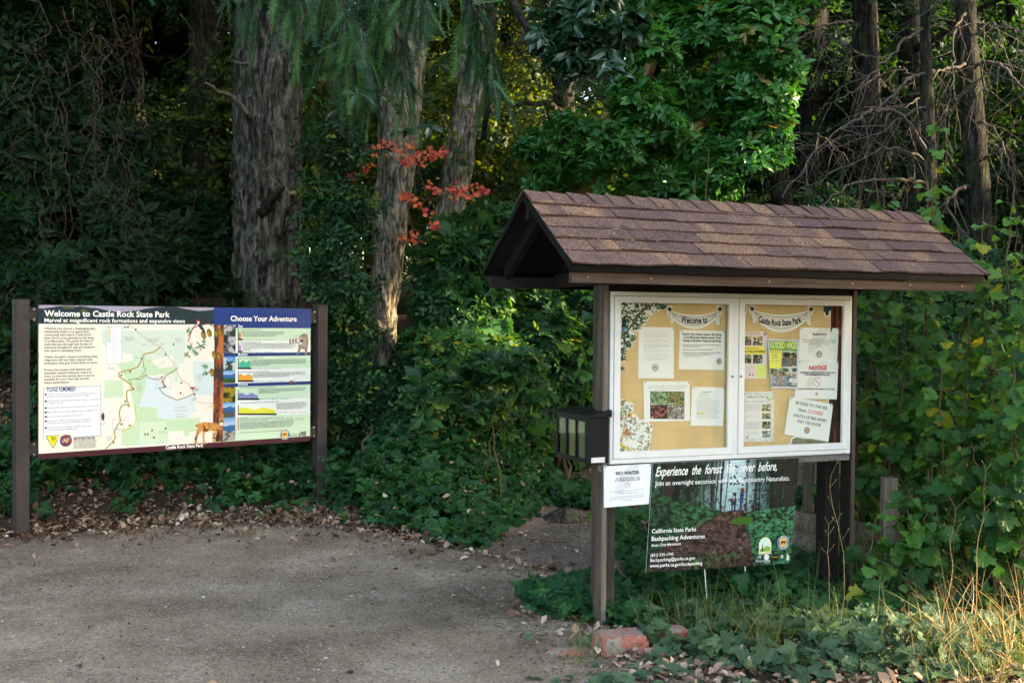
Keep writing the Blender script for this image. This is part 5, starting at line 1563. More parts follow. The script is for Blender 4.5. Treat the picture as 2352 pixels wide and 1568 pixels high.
def banner_pic(s, t):
    x = s; y = t
    n1 = fbm(np.stack([x * 26, y * 22, x * 0], -1), 1, 5); n2 = .55 * fbm(np.stack([x * 33 + y * 21, y * 38 - x * 26, x * 9 + y * 7], -1), 2, 5) + .45 * fbm(np.stack([y * 61 - x * 47, x * 70 + y * 31, x * 5], -1), 6, 4)
    n3 = fbm(np.stack([x * 8, y * 6, x * 0 + 9], -1), 3, 3)
    c = np.zeros(x.shape + (3,)) + hx('#16241f')
    def mixm(c, m, k): m = np.clip(m, 0, 1)[..., None]; return c * (1 - m) + k * m
    # far canopy with light
    can = hx('#26463a')[None, None] * (.15 + 2.6 * np.clip(n2 * 2.6 - 1.0, 0, 1.4) * np.clip(n1 * 3 - 1, 0, 1.3))[..., None]
    c = mixm(c, (y < .5) * 1.0, can)
    glow = np.exp(-((x - .55) / .10) ** 2) * np.exp(-((y - .17) / .30) ** 2)
    c = mixm(c, glow * 1.5 * (n2 > .40), hx('#b9cfd6'))
    c = mixm(c, np.exp(-((x - .57) / .17) ** 2 - ((y - .35) / .12) ** 2) * (n2 > .47) * 1.2, hx('#8fb0b0'))
    rr = random.Random(3)
    for k in range(26):
        tx = rr.uniform(0, 1); w = rr.uniform(.004, .014) * (1.6 if abs(tx - .55) > .25 else .6)
        b = .48 + .1 * abs(tx - .55)
        c = mixm(c, (np.abs(x - tx - .01 * np.sin(y * 4 + k)) < w) * (y < b) * .9, hx(rr.choice(('#0e1716', '#151d1a', '#2a2420'))))
    # slopes of ground cover
    le = .27 + (x * .42); re = .50 - (x - .62) * .12
    gl = hx('#356a48')[None, None] * (.05 + 2.0 * np.clip(n2 * 3.4 - 1.35, 0, 1.4) * np.clip(.4 + n1, 0, 1))[..., None] * np.clip(.35 + .65 * x[..., None] * 1.3, 0, 1)
    c = mixm(c, (y > le) * (x < .6), gl)
    c = mixm(c, (y > re) * (x >= .58), gl * 1.15)
    # path
    pl_ = .56 - np.clip(y - .47, 0, 1) ** .8 * 1.05 - .08 * n3; pr = .60 + (y - .47) * .22 + .05 * n3
    path = (hx('#4c3934')[None, None] * (.08 + 1.7 * np.clip(n2 * 3.2 - 1.2, 0, 1.3))[..., None])
    path = np.where((n2 > .70)[..., None], hx('#978780'), path)
    c = mixm(c, (y > .47) * (x > pl_) * (x < pr), path)
    c = mixm(c, np.clip((y - .62) * 3, 0, 1) * (x < .45) * .45, hx('#14181c'))
    c = mixm(c, (((x - .62) / .075) ** 2 + ((y - .57) / .035) ** 2 < 1) * 1.0, hx('#3f6a24') * .8)
    c = mixm(c, (y > .86) * (x > .3) * (x < .62) * (n2 > .55), hx('#2f5f34'))
    # two walkers seen from behind
    for (px, top, bot, w, cc) in ((.565, .33, .48, .011, '#18263c'), (.545, .345, .475, .009, '#20242c'), (.61, .27, .485, .013, '#1f3558')):
        m = (np.abs(x - px) < w * (1 - .35 * (y > top + (bot - top) * .6))) * (y > top + .03) * (y < bot)
        c = mixm(c, m * 1.0, hx(cc))
        c = mixm(c, (((x - px) / (w * .55)) ** 2 + ((y - top - .02) / .022) ** 2 < 1) * 1.0, hx('#6a3a34'))
    c = mixm(c, (np.abs(x - .612) < .012) * (y > .262) * (y < .30), hx('#6a2a28'))
    c = mixm(c, (np.abs(y - .37) < .006) * (np.abs(x - .61) < .028), hx('#2c5078'))
    return c
BO = .022
k7b = lambda x, y: KP.uv(*Z7(x, y), BO)
BC = [k7b(517, 349), k7b(1327, 319), k7b(1280, 903), k7b(476, 953)]
ban_c = np.mean(BC, 0)
banner = root('banner_sign', 'dark green forest photo banner on two thin wire stakes under the notice cabinet', 'banner', KP.w(np.array([ban_c[0], 0.0]), BO), KB)
m = MB()
bend = lambda s, t: .010 * np.sin(s * math.pi) * (.4 + .6 * t) + np.where(s > .57, -.004, 0)
patch(m, KP, BC, 0, BO, 300, 220, banner_pic, bend)
patch(m, KP, np.array(BC)[[1, 0, 3, 2]], hx('#e4e4e4'), BO - .004, 12, 8, None, lambda s, t: bend(1 - s, t))
bp = part(m, 'printed_panel', M['print'], banner, banner, colour=True)
m = MB()
bo = BO + .0125
def B7(xl, yl, xr, yr, t, h=None, b=.0, sh=0, c='#f0f0ee', dy=0):
    letter(m, KP, k7b(xl, yl + dy), k7b(xr, yr + dy), t, h, hx(c), bo, b, sh)
letter(m, KP, k7b(522, 420), k7b(1195, 386), 'Experience  the  forest  like  never  before,', .050, hx('#f0f0ee'), bo, .014, .45)
B7(520, 472, 1266, 442, 'Join an overnight excursion with our Backcountry Naturalists.', .026, .006)
B7(503, 735, 748, 722, 'California State Parks', None, .012)
B7(501, 777, 796, 762, 'Backpacking Adventures', None, .012)
B7(499, 809, 665, 799, 'Santa Cruz Mountains', None, .010, .25)
B7(495, 865, 622, 857, '(831) 335-1743', None, .010)
B7(494, 893, 742, 879, 'Backpacking@parks.ca.gov', None, .010)
B7(491, 924, 782, 908, 'www.parks.ca.gov/backpacking', None, .010)
seal(m, KP, k7b(1231, 786), .041, bo)
c = k7b(1130, 805)
shape(m, KP, [c + np.array(q) for q in ((-.040, -.045), (.040, -.045), (.040, .015), (.030, .036), (.012, .047), (-.012, .047), (-.030, .036), (-.040, .015))], hx('#f0e8b8'), bo)
shape(m, KP, [c + np.array(q) for q in ((-.035, -.030), (.035, -.030), (.035, .012), (.026, .031), (.010, .041), (-.010, .041), (-.026, .031), (-.035, .012))], hx('#d7e9dc'), bo + .0004)
shape(m, KP, [c + np.array(q) for q in ((-.035, -.030), (.035, -.030), (.035, -.010), (.010, .0), (-.012, -.012), (-.035, -.016))], hx('#8db04a'), bo + .0008)
shape(m, KP, [c + np.array(q) for q in ((-.024, -.028), (-.010, -.028), (-.014, -.010), (-.016, .022), (-.021, -.010))], hx('#1f4a34'), bo + .001)
letter(m, KP, c + (-.037, -.041), c + (.037, -.041), 'BACKPACKING ADVENTURES', None, hx('#2a2a20'), bo + .001, .02)
for x, y, r, cc in ((1099, 872, .012, '#e8e8e6'), (1138, 866, .017, '#e8e8e6'), (1224, 864, .013, '#4a8ab0')): disc(m, KP, k7b(x, y), r, hx(cc), bo, 16)
disc(m, KP, k7b(1224, 864), .008, hx('#f0c060'), bo + .0004, 12)
shape(m, KP, [k7b(1100 + q[0], 872 + q[1]) for q in ((-12, 14), (-8, -14), (-4, 6), (0, -18), (4, 6), (9, -12), (13, 14))][::-1], hx('#24443a'), bo + .0004)
shape(m, KP, [k7b(1256 + q[0], 864 + q[1]) for q in ((-10, 20), (-4, -22), (2, -8), (8, -8), (9, 20))][::-1], hx('#d6dcc0'), bo)
patch(m, KP, [k7b(1167, 852), k7b(1202, 850), k7b(1202, 884), k7b(1167, 886)], hx('#1a1a14'), bo)
letter(m, KP, k7b(1171, 870), k7b(1198, 869), 'Friends', None, hx('#e8c060'), bo + .0004, .01)
B7(1078, 894, 1156, 890, 'Sempervirens', None, .004); B7(1122, 899, 1158, 897, 'Mountain Parks', None, .004)
part(m, 'lettering', M['print'], bp, banner, colour=True)
for (xa, ya, xb, yb) in ((805, 930, 826, 1200), (1030, 918, 1045, 1185)):
    a, b = k7b(xa, ya), k7b(xb, yb)
    d = (b - a)
    m = MB()
    m.tube([KP.w(a - d * 1.5, BO - .007), KP.w(a, BO - .007), KP.w(b, BO - .007), KP.w(b + d * .6, BO - .007)], .0028, 6)
    part(m, 'wire_stake', M['alu'], banner, banner)

# brochure box: hangs beside the left post
BXC = KP.uv(*Z7(165, 340))
def bx():
    loc = kmap(np.array([[-.20, .09, .86]]))[0]
    rt = root('brochure_box', 'dark brochure box with three clear windows hung on the left kiosk post', 'brochure box', loc, KB)
    fr = .012                                  # front plane
    # corner positions from the plain face: px in frame
    pl = Plane(kmap(np.array([[0, -.020, 0]]))[0], KB)
    TL, BR = pl.uv(*Z7(153, 100)), pl.uv(*Z7(268, 345))
    u1, z0, z1 = BR[0], BR[1], TL[1]
    u0 = TL[0]
    D = .36
    m = MB()
    t = .006
    v0, v1 = -.020, -.020 + D
    kbox(m, u0, u1, v0, v0 + t, z0, z1); kbox(m, u0, u1, v1 - t, v1, z0, z1)
    kbox(m, u0, u1, v0 + t, v1 - t, z0, z0 + t); kbox(m, u1 - t, u1, v0 + t, v1 - t, z0 + t, z1)
    kbox(m, u0 + t, u1 - t, v0 + t, v1 - t, z1 - t, z1 - .0005)
    body = part(m, 'box_body', M['boxblack'], rt, rt)
    m = MB()                                   # sloping lid
    l0, l1 = u0 - .020, u1 + .012
    khexa(m, [(l0, v0 - .012, z1 + .002), (l1, v0 - .012, z1 + .004), (l1, v1 + .012, z1 + .004), (l0, v1 + .012, z1 + .002),
              (l0, v0 - .012, z1 + .012), (l1, v0 - .012, z1 + .040), (l1, v1 + .012, z1 + .040), (l0, v1 + .012, z1 + .012)])
    part(m, 'lid', M['boxblack'], rt, rt)
    # window frame on the left face, three windows
    nb = 3
    wv = (D - .012) / nb
    m = MB()
    x0, x1 = u0 - .008, u0 + .002
    kbox(m, x0, x1, v0, v1, z1 - .020, z1 - .001); kbox(m, x0, x1, v0, v1, z0, z0 + .022)
    for k in range(4):
        vv = v0 + (D - .014) * k / 3
        kbox(m, x0, x1, vv, vv + .014, z0 + .022, z1 - .020)
    part(m, 'window_frame', M['boxblack'], rt, rt)
    for k in range(3):
        vv = v0 + (D - .014) * k / 3
        m = MB(); kbox(m, u0 - .004, u0 - .002, vv + .0142, vv + (D - .014) / 3 - .0002, z0 + .0222, z1 - .0202)
        part(m, 'window_pane', M['glass_box'], rt, rt)
        m = MB()
        hh = (.90, .94, .90)[k] * (z1 - z0)
        for j in range(3):
            c = (('#c9d2c2', '#d9d4ba', '#aab89e'), ('#e0d6ae', '#efe6c4', '#d8caa4'), ('#8fa078', '#eef0ea', '#a8b88a'))[k][j]
            kk = MB().box(u0 + .004 + .006 * j, u0 + .007 + .006 * j, vv + .022, vv + (D - .014) / 3 - .012, z0 + .010, z0 + .01 + hh - .02 * j)
            m.add(kmap(kk.v[0]), Q=np.concatenate(kk.q), colr=hx(c) * .45)
        bobj = m.obj('brochure_stack', M['paper'], origin=kmap(np.array([[u0 + .02, vv + .06, z0 + .01]]))[0], rotz=KB, colour=True)
        tag(bobj, ('grey green folded brochures in the rear window of the brochure box', 'buff folded trail maps in the middle window of the brochure box', 'green and white brochures in the front window of the brochure box')[2 - k], 'brochures', 'brochures in the box')
    m = MB()
    a, b = pl.uv(*Z7(173, 319)), pl.uv(*Z7(248, 346))
    kbox(m, a[0], b[0], v0 - .0025, v0 - .0002, b[1] + .002, a[1])
    pt = part(m, 'name_plate', M['alu'], rt, rt)
    for uu in (a[0] + .006, b[0] - .006):
        m = MB()
        c = np.array([uu, v0 - .0025, (a[1] + b[1]) / 2])
        m.tube(kmap(np.array([c, c + (0, -.002, 0)])), .003, 8)
        part(m, 'screw', M['steel'], pt, rt)
bx()

# ================================================================== GROUND
GX = np.array([-30, -6.0, -3.69, -3.2, -2.47, -1.42, -1.0, -.545, -.13, .31, .60, .80, 1.2, 2.0, 4, 30])
GYv = np.array([6.0, 7.9, 8.28, 8.62, 8.92, 8.98, 8.63, 8.18, 7.72, 7.26, 6.75, 5.4, 4.9, 4.6, 4.2, 2.0])
def G(x): return np.interp(x, GX, GYv)
TLY = np.array([7.0, 7.86, 9.07, 9.86, 11.0, 12.0, 14.0, 40])
TLX = np.array([.25, -.17, .05, .38, .62, .30, -.05, -2])
def XL(y): return np.interp(y, TLY, TLX)
BKX = np.array([-30, -6, -3.6, -1.75, -1.3, -1.0, -.7, -.4, 0, .4, 30])
BKY = np.array([5.5, 6.9, 8.35, 9.75, 9.55, 8.95, 8.5, 8.2, 7.75, 7.3, 7])
def ground_z(x, y):
    x, y = np.asarray(x, float), np.asarray(y, float)
    d = y - np.maximum(G(x), np.interp(x, BKX, BKY))
    bank = .36 * np.clip(d - .15, 0, 5) * smooth(d, .0, .7) + .06 * np.clip(d - 5, 0, 60)
    f = smooth(XL(y) - x, -.05, 1.3)
    low = -.12 * smooth(y - G(x), .0, .5) + .05 * np.clip(y - 10.2, 0, 4) + .03 * np.clip(y - 14, 0, 60)
    low = np.where(x > .9, low * smooth(y, 5.6, 7.5), low)
    right = .12 * np.clip(y - 7.5, 0, 6) * smooth(x, 1.6, 3.2)
    z = bank * f + low * (1 - f) + right * (1 - f)
    n = (fbm(np.stack([x * .8, y * .8, x * 0], -1), 11, 3) - .5) * .10 + (fbm(np.stack([x * 4, y * 4, x * 0], -1), 12, 3) - .5) * .035
    return z + n * smooth(y - G(x), -.1, .5) + .012 * (fbm(np.stack([x * .6, y * .6, x * 0], -1), 13, 2) - .5)
def lot_z(x, y):
    x, y = np.asarray(x, float), np.asarray(y, float)
    return ground_z(x, y) * 0 + .012 * (fbm(np.stack([x * .6, y * .6, x * 0], -1), 13, 2) - .5) + .006 * (fbm(np.stack([x * 7, y * 7, x * 0], -1), 15, 3) - .5)

def spaced(a, b, fine0, fine1, df, dc):
    v = [a]
    while v[-1] < b:
        t = v[-1]
        v.append(t + (df if fine0 < t < fine1 else dc))
    return np.array(v)
xs = spaced(-32, 32, -5, 5, .07, .5); ys = spaced(-6, 60, 4, 14, .07, .5)
X, Y = np.meshgrid(xs, ys)
mb = MB(); mb.grid(np.stack([X, Y, ground_z(X, Y) - .012], -1))
tag(mb.obj('ground', M['soil'], sm=True), kind='structure')
xs = spaced(-14, 2.2, -5, 1, .05, .2); ts = np.linspace(0, 1, 150)
X = np.repeat(xs[None], len(ts), 0); Y = -5 + (G(X) + .03 * np.sin(X * 5) + .02 * np.sin(X * 13) + 5) * (1 - (1 - ts[:, None]) ** 1.3)
P = np.stack([X, Y, lot_z(X, Y) + .004], -1)
P[-1, :, 2] -= .05; P[-2, :, 2] -= .012
mb = MB(); mb.grid(P)
tag(mb.obj('gravel_lot', M['gravel'], sm=True), kind='structure')
ys = np.arange(6.6, 20, .07); ts = np.linspace(0, 1, 60)
Y = np.repeat(ys[:, None], len(ts), 1); XLv = XL(Y) - .25
X = XLv + (3.2 - XLv) * ts[None]
mb = MB(); mb.grid(np.stack([X, Y, ground_z(X, Y) - .006], -1))
tag(mb.obj('trail', M['trail'], sm=True), kind='structure')

# ------------------------------------------------------------------ leaf templates: (V, T) with x along, y across, z up
def leaf_simple(w=.42, curl=.12, fold=.10):
    V = np.array([(0, 0, 0), (.3, w * .8 / 2 * 1.0, fold * .8), (.3, -w * .8 / 2, fold * .8), (.65, w / 2, fold - curl * .4), (.65, -w / 2, fold - curl * .4), (1, 0, -curl), (.35, 0, 0), (.68, 0, -curl * .35)])
    T = [(0, 6, 1), (0, 2, 6), (1, 6, 7), (1, 7, 3), (2, 7, 6), (2, 4, 7), (3, 7, 5), (4, 5, 7)]
    return V, np.array(T)
def leaf_quad(w=.5):
    return np.array([(0, 0, 0), (.55, w / 2, .06), (.55, -w / 2, .06), (1, 0, -.05)]), np.array([(0, 2, 1), (1, 2, 3)])
def leaf_lobed(cup=.08, seed=0, lobes=3):
    r = np.random.default_rng(seed)
    pts = [(0, .0)]
    if lobes == 5:
        out = [(.02, .16), (.10, .34), (.05, .50), (.24, .47), (.36, .58), (.50, .50), (.46, .34), (.64, .36), (.84, .26), (.82, .14), (1.0, 0)]
    else:
        out = [(.0, .14), (.08, .30), (.12, .44), (.24, .36), (.36, .44), (.44, .28), (.58, .30), (.64, .20), (.78, .20), (.84, .10), (1.0, 0)]
    top = out[:-1]
    P = [(0, 0)] + top + [out[-1]] + [(x, -y) for x, y in top[::-1]]
    P = np.array(P) + np.concatenate([[[0, 0]], r.normal(0, .015, (len(P) - 1, 2))])
    z = cup * (np.abs(P[:, 1]) * 1.6) - .10 * P[:, 0] ** 2 + r.normal(0, .02, len(P))
    V = np.concatenate([np.column_stack([P, z]), [[.42, 0, -.03]]])
    c = len(P)
    T = [(c, i, (i + 1) % c) for i in range(c)]
    T = [(a, d, b) for a, b, d in T]
    return V, np.array(T)
def merge(items):
    V, T, n = [], [], 0
    for v, t in items:
        V.append(v); T.append(t + n); n += len(v)
    return np.concatenate(V), np.concatenate(T)
def rotm(yaw, pitch, roll=0.0):
    cy, sy, cp, sp, cr, sr = math.cos(yaw), math.sin(yaw), math.cos(pitch), math.sin(pitch), math.cos(roll), math.sin(roll)
    return np.array([[cy, -sy, 0], [sy, cy, 0], [0, 0, 1]]) @ np.array([[cp, 0, -sp], [0, 1, 0], [sp, 0, cp]]) @ np.array([[1, 0, 0], [0, cr, -sr], [0, sr, cr]])
def place(tpl, R, off=(0, 0, 0), s=1.0): return (tpl[0] @ R.T) * s + np.asarray(off), tpl[1]
def rosette(tpl, n, seed, rise=(.0, .7), s=(.8, 1.1)):
    r = np.random.default_rng(seed)
    return merge([place(tpl, rotm(k * 2.4 + r.normal(0, .25), r.uniform(*rise), r.normal(0, .3)), (0, 0, r.uniform(0, .15)), r.uniform(*s)) for k in range(n)])
def trifoliate(tpl, seed):
    r = np.random.default_rng(seed)
    return merge([place(tpl, rotm(0, r.normal(-.05, .15)), (.12, 0, 0), 1.0), place(tpl, rotm(1.15, r.normal(-.05, .15), .2), (.05, .02, 0), .82), place(tpl, rotm(-1.15, r.normal(-.05, .15), -.2), (.05, -.02, 0), .82)])
def sprig(tpl, n, seed, length=1.0, s=.3):
    """little twig with alternate leaves"""
    r = np.random.default_rng(seed)
    it = []
    for k in range(n):
        t = (k + .6) / n
        it.append(place(tpl, rotm((1 if k % 2 else -1) * r.uniform(.5, 1.2), r.uniform(-.3, .4), r.normal(0, .4)), (t * length, 0, -.12 * t * t), s * r.uniform(.75, 1.15)))
    return merge(it)

LS = leaf_simple()
ROS = [rosette(leaf_simple(.36, .16, .07), n, s) for n, s in ((6, 1), (7, 2), (8, 3), (6, 4))]
TRI = [trifoliate(leaf_lobed(.10, s, 3), s) for s in range(4)]
LOB = [leaf_lobed(.12, s, 5) for s in range(5)]
SPR = [sprig(leaf_simple(.5), 7, s) for s in range(4)]
SPQ = [sprig(leaf_quad(.55), 9, s, 1.0, .26) for s in range(4)]

def basis(z, spin):
    """rotation matrices whose z column is z, spun about it"""
    z = nrm(z)
    ref = np.where(np.abs(z[:, 2:3]) > .95, np.array([[1., 0, 0]]), np.array([[0, 0, 1.]]))
    x = nrm(np.cross(ref, z))
    y = np.cross(z, x)
    c, s = np.cos(spin)[:, None], np.sin(spin)[:, None]
    return np.stack([x * c + y * s, -x * s + y * c, z], -1)
def along(d, roll):
    """x column along d, z roughly up"""
    d = nrm(d)
    ref = np.where(np.abs(d[:, 2:3]) > .95, np.array([[1., 0, 0]]), np.array([[0, 0, 1.]]))
    y = nrm(np.cross(ref, d)); z = np.cross(d, y)
    c, s = np.cos(roll)[:, None], np.sin(roll)[:, None]
    return np.stack([d, y * c + z * s, -y * s + z * c], -1)
def multi(mb, tpls, pos, R, s, rnd=None):
    n = len(pos)
    k = rng.integers(0, len(tpls), n)
    s = np.broadcast_to(np.asarray(s, float), (n,))
    rnd = rng.random(n) if rnd is None else rnd
    for i, t in enumerate(tpls):
        q = k == i
        mb.inst(t, pos[q], R[q], s[q], rnd[q])

def blobs(bl, n, shell=.35, bottom=1.0):
    """points in the outer shell of ellipsoids [(x,y,z,rx,ry,rz)], with outward normals"""
    bl = np.asarray(bl, float)
    w = (bl[:, 3] * bl[:, 5]) + (bl[:, 4] * bl[:, 5])
    k = rng.choice(len(bl), n, p=w / w.sum())
    d = nrm(rng.normal(size=(n, 3)))
    r = 1 - shell * rng.random(n) ** 1.3
    b = bl[k]
    p = b[:, :3] + d * b[:, 3:] * r[:, None]
    nn = nrm(d / b[:, 3:])
    keep = fbm(p * 1.7, 21, 2) > .36
    return p[keep], nn[keep]

SUNSPOTS = [(-1.9, 5.16, 0, .10), (-1.45, 5.1, 0, .08), (2.75, 5.6, .3, .45), (2.3, 5.3, .1, .35), (3.0, 6.0, .6, .3),
            tuple(at(985, 770, 10.6)) + (.22,), tuple(at(1120, 610, 11.9)) + (.25,), tuple(at(1200, 220, 16)) + (1.1,), tuple(at(1230, 330, 16)) + (.6,), tuple(at(900, 420, 16)) + (.6,), tuple(at(700, 480, 15)) + (.5,), tuple(at(430, 200, 15)) + (.35,), tuple(at(510, 350, 15.5)) + (.5,),
            tuple(at(1300, 250, 18)) + (.9,), tuple(at(1950, 200, 17)) + (.9,), tuple(at(2240, 230, 17)) + (.6,), tuple(at(2050, 100, 17)) + (.7,), tuple(at(2130, 180, 10.2)) + (.25,), tuple(at(1230, 900, 11.5)) + (.2,), tuple(at(1180, 1000, 9.8)) + (.14,), tuple(at(440, 560, 14.5)) + (.3,), tuple(at(1700, 330, 14)) + (.5,), tuple(at(1400, 420, 13)) + (.4,), tuple(at(1150, 130, 18)) + (1.0,),
            tuple(at(1300, 480, 15)) + (.5,), tuple(at(760, 640, 15)) + (.4,), tuple(at(505, 160, 15)) + (.4,), tuple(at(1860, 130, 16)) + (.7,), tuple(at(2300, 60, 16)) + (.5,), tuple(at(1960, 480, 15)) + (.4,), tuple(at(2180, 400, 16)) + (.4,), tuple(at(730, 260, 16)) + (.5,), tuple(at(880, 80, 17)) + (.8,), tuple(at(1380, 130, 17)) + (.6,), tuple(at(1100, 440, 15)) + (.3,), tuple(at(1180, 560, 14)) + (.4,), tuple(at(1120, 760, 10.9)) + (.26,), tuple(at(1180, 820, 10.9)) + (.2,), tuple(at(1060, 800, 10.5)) + (.2,), tuple(at(1000, 790, 10.3)) + (.16,), tuple(at(1230, 700, 11.5)) + (.25,), tuple(at(1150, 640, 11.8)) + (.22,), tuple(at(1010, 870, 10.2)) + (.12,), tuple(at(1400, 250, 11)) + (.2,), tuple(at(1560, 400, 11)) + (.15,), tuple(at(1300, 660, 12)) + (.2,)]
def open_gaps(p, extra=0.0, smin=1.5):  # cuts leaves along the sun rays so chosen spots get sun
    keep = np.ones(len(p), bool)
    for (x, y, z, r) in SUNSPOTS:
        q = p - np.array([x, y, z])
        s = q @ SUN_DIR
        d = np.linalg.norm(q - s[:, None] * SUN_DIR, axis=1)
        keep &= ~((d < r + extra) & (s > smin))
    return keep
def crown(mb, bl, n, tpls, size, up=.7, out=.6, jit=.45, shell=.35, sj=.3, bias=None, gaps=True):
    p, nn = blobs(bl, n, shell)
    if gaps:
        k = open_gaps(p, .0, .7); p, nn = p[k], nn[k]
    z = nn * out + UP * up + rng.normal(0, jit, p.shape)
    R = basis(z, rng.uniform(0, 6.28, len(p)))
    multi(mb, tpls, p, R, size * rng.uniform(1 - sj, 1 + sj, len(p)))
    return mb

# ------------------------------------------------------------------ trunks
def trunk_mesh(mb, pts, rad, sides=48, rows=160, amp=.06, seed=0, furrow=True):
    pts = np.asarray(pts, float); rad = np.asarray(rad, float)
    t = np.linspace(0, 1, len(pts)); tt = np.linspace(0, 1, rows)
    C = np.stack([np.interp(tt, t, pts[:, i]) for i in range(3)], 1)
    Rr = np.interp(tt, t, rad)
    a = np.linspace(0, 2 * math.pi, sides, endpoint=False)
    A, H = np.meshgrid(a, tt)
    L = np.linalg.norm(pts[-1] - pts[0])
    q = np.stack([np.cos(A) * Rr[:, None] * 9, np.sin(A) * Rr[:, None] * 9, H * L * 1.5 + seed * 9], -1)
    n = fbm(q, seed, 4)
    rid = 1 - np.abs(2 * n - 1) * 1.7
    n2 = fbm(q * .18 + 5, seed + 3, 2)
    R2 = Rr[:, None] * (1 + .16 * (n2 - .5)) + amp * (np.clip(rid, 0, 1) ** 1.5 - .6) * (Rr[:, None] / max(rad)) ** .5
    V = C[:, None] + np.stack([np.cos(A) * R2, np.sin(A) * R2, 0 * A], -1)
    i = np.arange(rows - 1)[:, None] * sides; j = np.arange(sides)[None]
    Q = np.stack([i + j, i + (j + 1) % sides, i + sides + (j + 1) % sides, i + sides + j], -1).reshape(-1, 4)
    return mb.add(V.reshape(-1, 3), Q=Q, rnd=rid.reshape(-1))

def wig(a, b, n=8, amp=.08, droop=0.0, seed=None):
    r = rng if seed is None else np.random.default_rng(seed)
    t = np.linspace(0, 1, n)[:, None]
    a, b = np.asarray(a, float), np.asarray(b, float)
    w = np.cumsum(r.normal(0, 1, (n, 3)), 0); w -= w[0]; w -= t * w[-1]
    L = np.linalg.norm(b - a)
    return a + (b - a) * t + w * amp * L / math.sqrt(n) + UP * droop * L * (4 * t * (1 - t))

# ------------------------------------------------------------------ big trees seen as trunks
def gz(x, y): return float(ground_z(x, y))
def big_tree(name, label, y, pts, bark, top=12.0, crown_bl=None, ntw=0, crn=9000, csize=.42, amp=.05, seed=0, group='tall trees behind the signs', leaf='far', rows=220, sides=64):
    """pts: (px centre, py, px width) read off the photograph, all at distance y"""
    W = [at(px, py, y) for px, py, w in pts]
    R = [w / F * y / 2 for px, py, w in pts]
    W = np.array(W); R = np.array(R)
    o = np.argsort(W[:, 2]); W, R = W[o], R[o]
    g = gz(W[0][0], y) - .2
    if W[0][2] > g: W = np.vstack([[W[0][0] + (W[0][0] - W[1][0]) * .3, y, g], W]); R = np.r_[R[0] * 1.15, R]
    d = nrm(W[-1] - W[-2])
    W = np.vstack([W, W[-1] + d / d[2] * (top - W[-1][2])]); R = np.r_[R, R[-1] * .62]
    t = root(name, label, 'tree', (W[0][0], y, g + .2), 0, group)
    m = MB(); trunk_mesh(m, W, R, sides, rows, amp, seed)
    part(m, 'trunk', M[bark], t, t, sm=True)
    if crown_bl is not None:
        m = MB(); crown(m, crown_bl, crn, SPQ, csize, gaps=True)
        part(m, 'crown', M[leaf], t, t)
    return t, W, R

def dead_stub(parent, rt, p0, p1, r0=.03, droop=.0, mat='bark_dark', seed=None):
    m = MB(); m.tube(wig(p0, p1, 8, .12, droop, seed), np.linspace(r0, r0 * .3, 8), 8)
    part(m, 'dead_branch', M[mat], parent, rt, sm=True)

# 1: broad fir trunk behind the map sign
t1, W1, R1 = big_tree('douglas_fir', 'broad grey fir trunk rising behind the right half of the map sign', 11.6,
    [(618, -60, 146), (616, 150, 148), (614, 400, 150), (615, 560, 153), (612, 720, 158)], 'bark', 13.0,
    [(-2.5, 12, 9.5, 4.2, 3.2, 2.0), (-4.5, 11, 8.2, 2.5, 2.5, 1.3), (.0, 12.5, 9.5, 3, 2.6, 1.6)], amp=.07, seed=1)
dead_stub(t1, t1, at(600, 490, 11.3), at(652, 428, 10.9), .055, .05)
dead_stub(t1, t1, at(640, 545, 11.2), at(700, 525, 10.9), .03, .1)
dead_stub(t1, t1, at(575, 270, 11.2), at(470, 190, 10.8), .035, .06, 'twig')
dead_stub(t1, t1, at(580, 160, 11.2), at(530, 140, 10.9), .03, .0, 'twig')
# 2, 3
t2, W2, R2 = big_tree('douglas_fir', 'grey fir trunk partly hidden by leaves, just right of the map sign', 12.4,
    [(935, -60, 92), (928, 150, 92), (912, 350, 84), (900, 480, 78), (890, 600, 68), (880, 740, 60)], 'bark_pale', 12.5,
    [(-.5, 14, 9.8, 3.6, 3, 1.8), (1.5, 15, 9.4, 3, 2.5, 1.5)], amp=.045, seed=2)
t3, W3, R3 = big_tree('douglas_fir', 'pale leaning fir trunk left of the kiosk roof behind red leaves', 13.2,
    [(1106, -60, 76), (1098, 60, 74), (1072, 250, 70), (1045, 420, 68), (1030, 520, 70), (1000, 700, 78), (975, 880, 92)], 'bark_pale', 12.5,
    [(2.2, 16, 9.6, 3.2, 3, 1.6), (3.5, 14, 9.9, 2.5, 2.5, 1.5)], amp=.04, seed=3)

# ------------------------------------------------------------------ hanging fir boughs of the first tree
def needle_spray(seed, n=34):
    r = np.random.default_rng(seed)
    V, T = [], []
    for k in range(n):
        t = k / n
        c = np.array([t, 0.04 * math.sin(t * 5 + seed), -.10 * t * t])
        for s in (1, -1):
            a = s * r.uniform(.75, 1.25); e = r.uniform(-.25, .6)
            L = .165 * (1 - .5 * t ** 3) * r.uniform(.8, 1.1)
            d = np.array([math.cos(a), math.sin(a), math.sin(e) * .7]); d /= np.linalg.norm(d)
            w = np.array([.0125, 0, .003])
            i = len(V)
            V += [c - w, c + w, c + d * L]
            T.append((i, i + 1, i + 2))
    i = len(V)
    V += [(0, .006, 0), (0, -.006, 0), (1, 0, -.10), (0.5, .006, -.02)]
    T += [(i, i + 1, i + 3), (i + 1, i + 2, i + 3)]
    return np.array(V), np.array(T)
NS = [needle_spray(s) for s in range(5)]
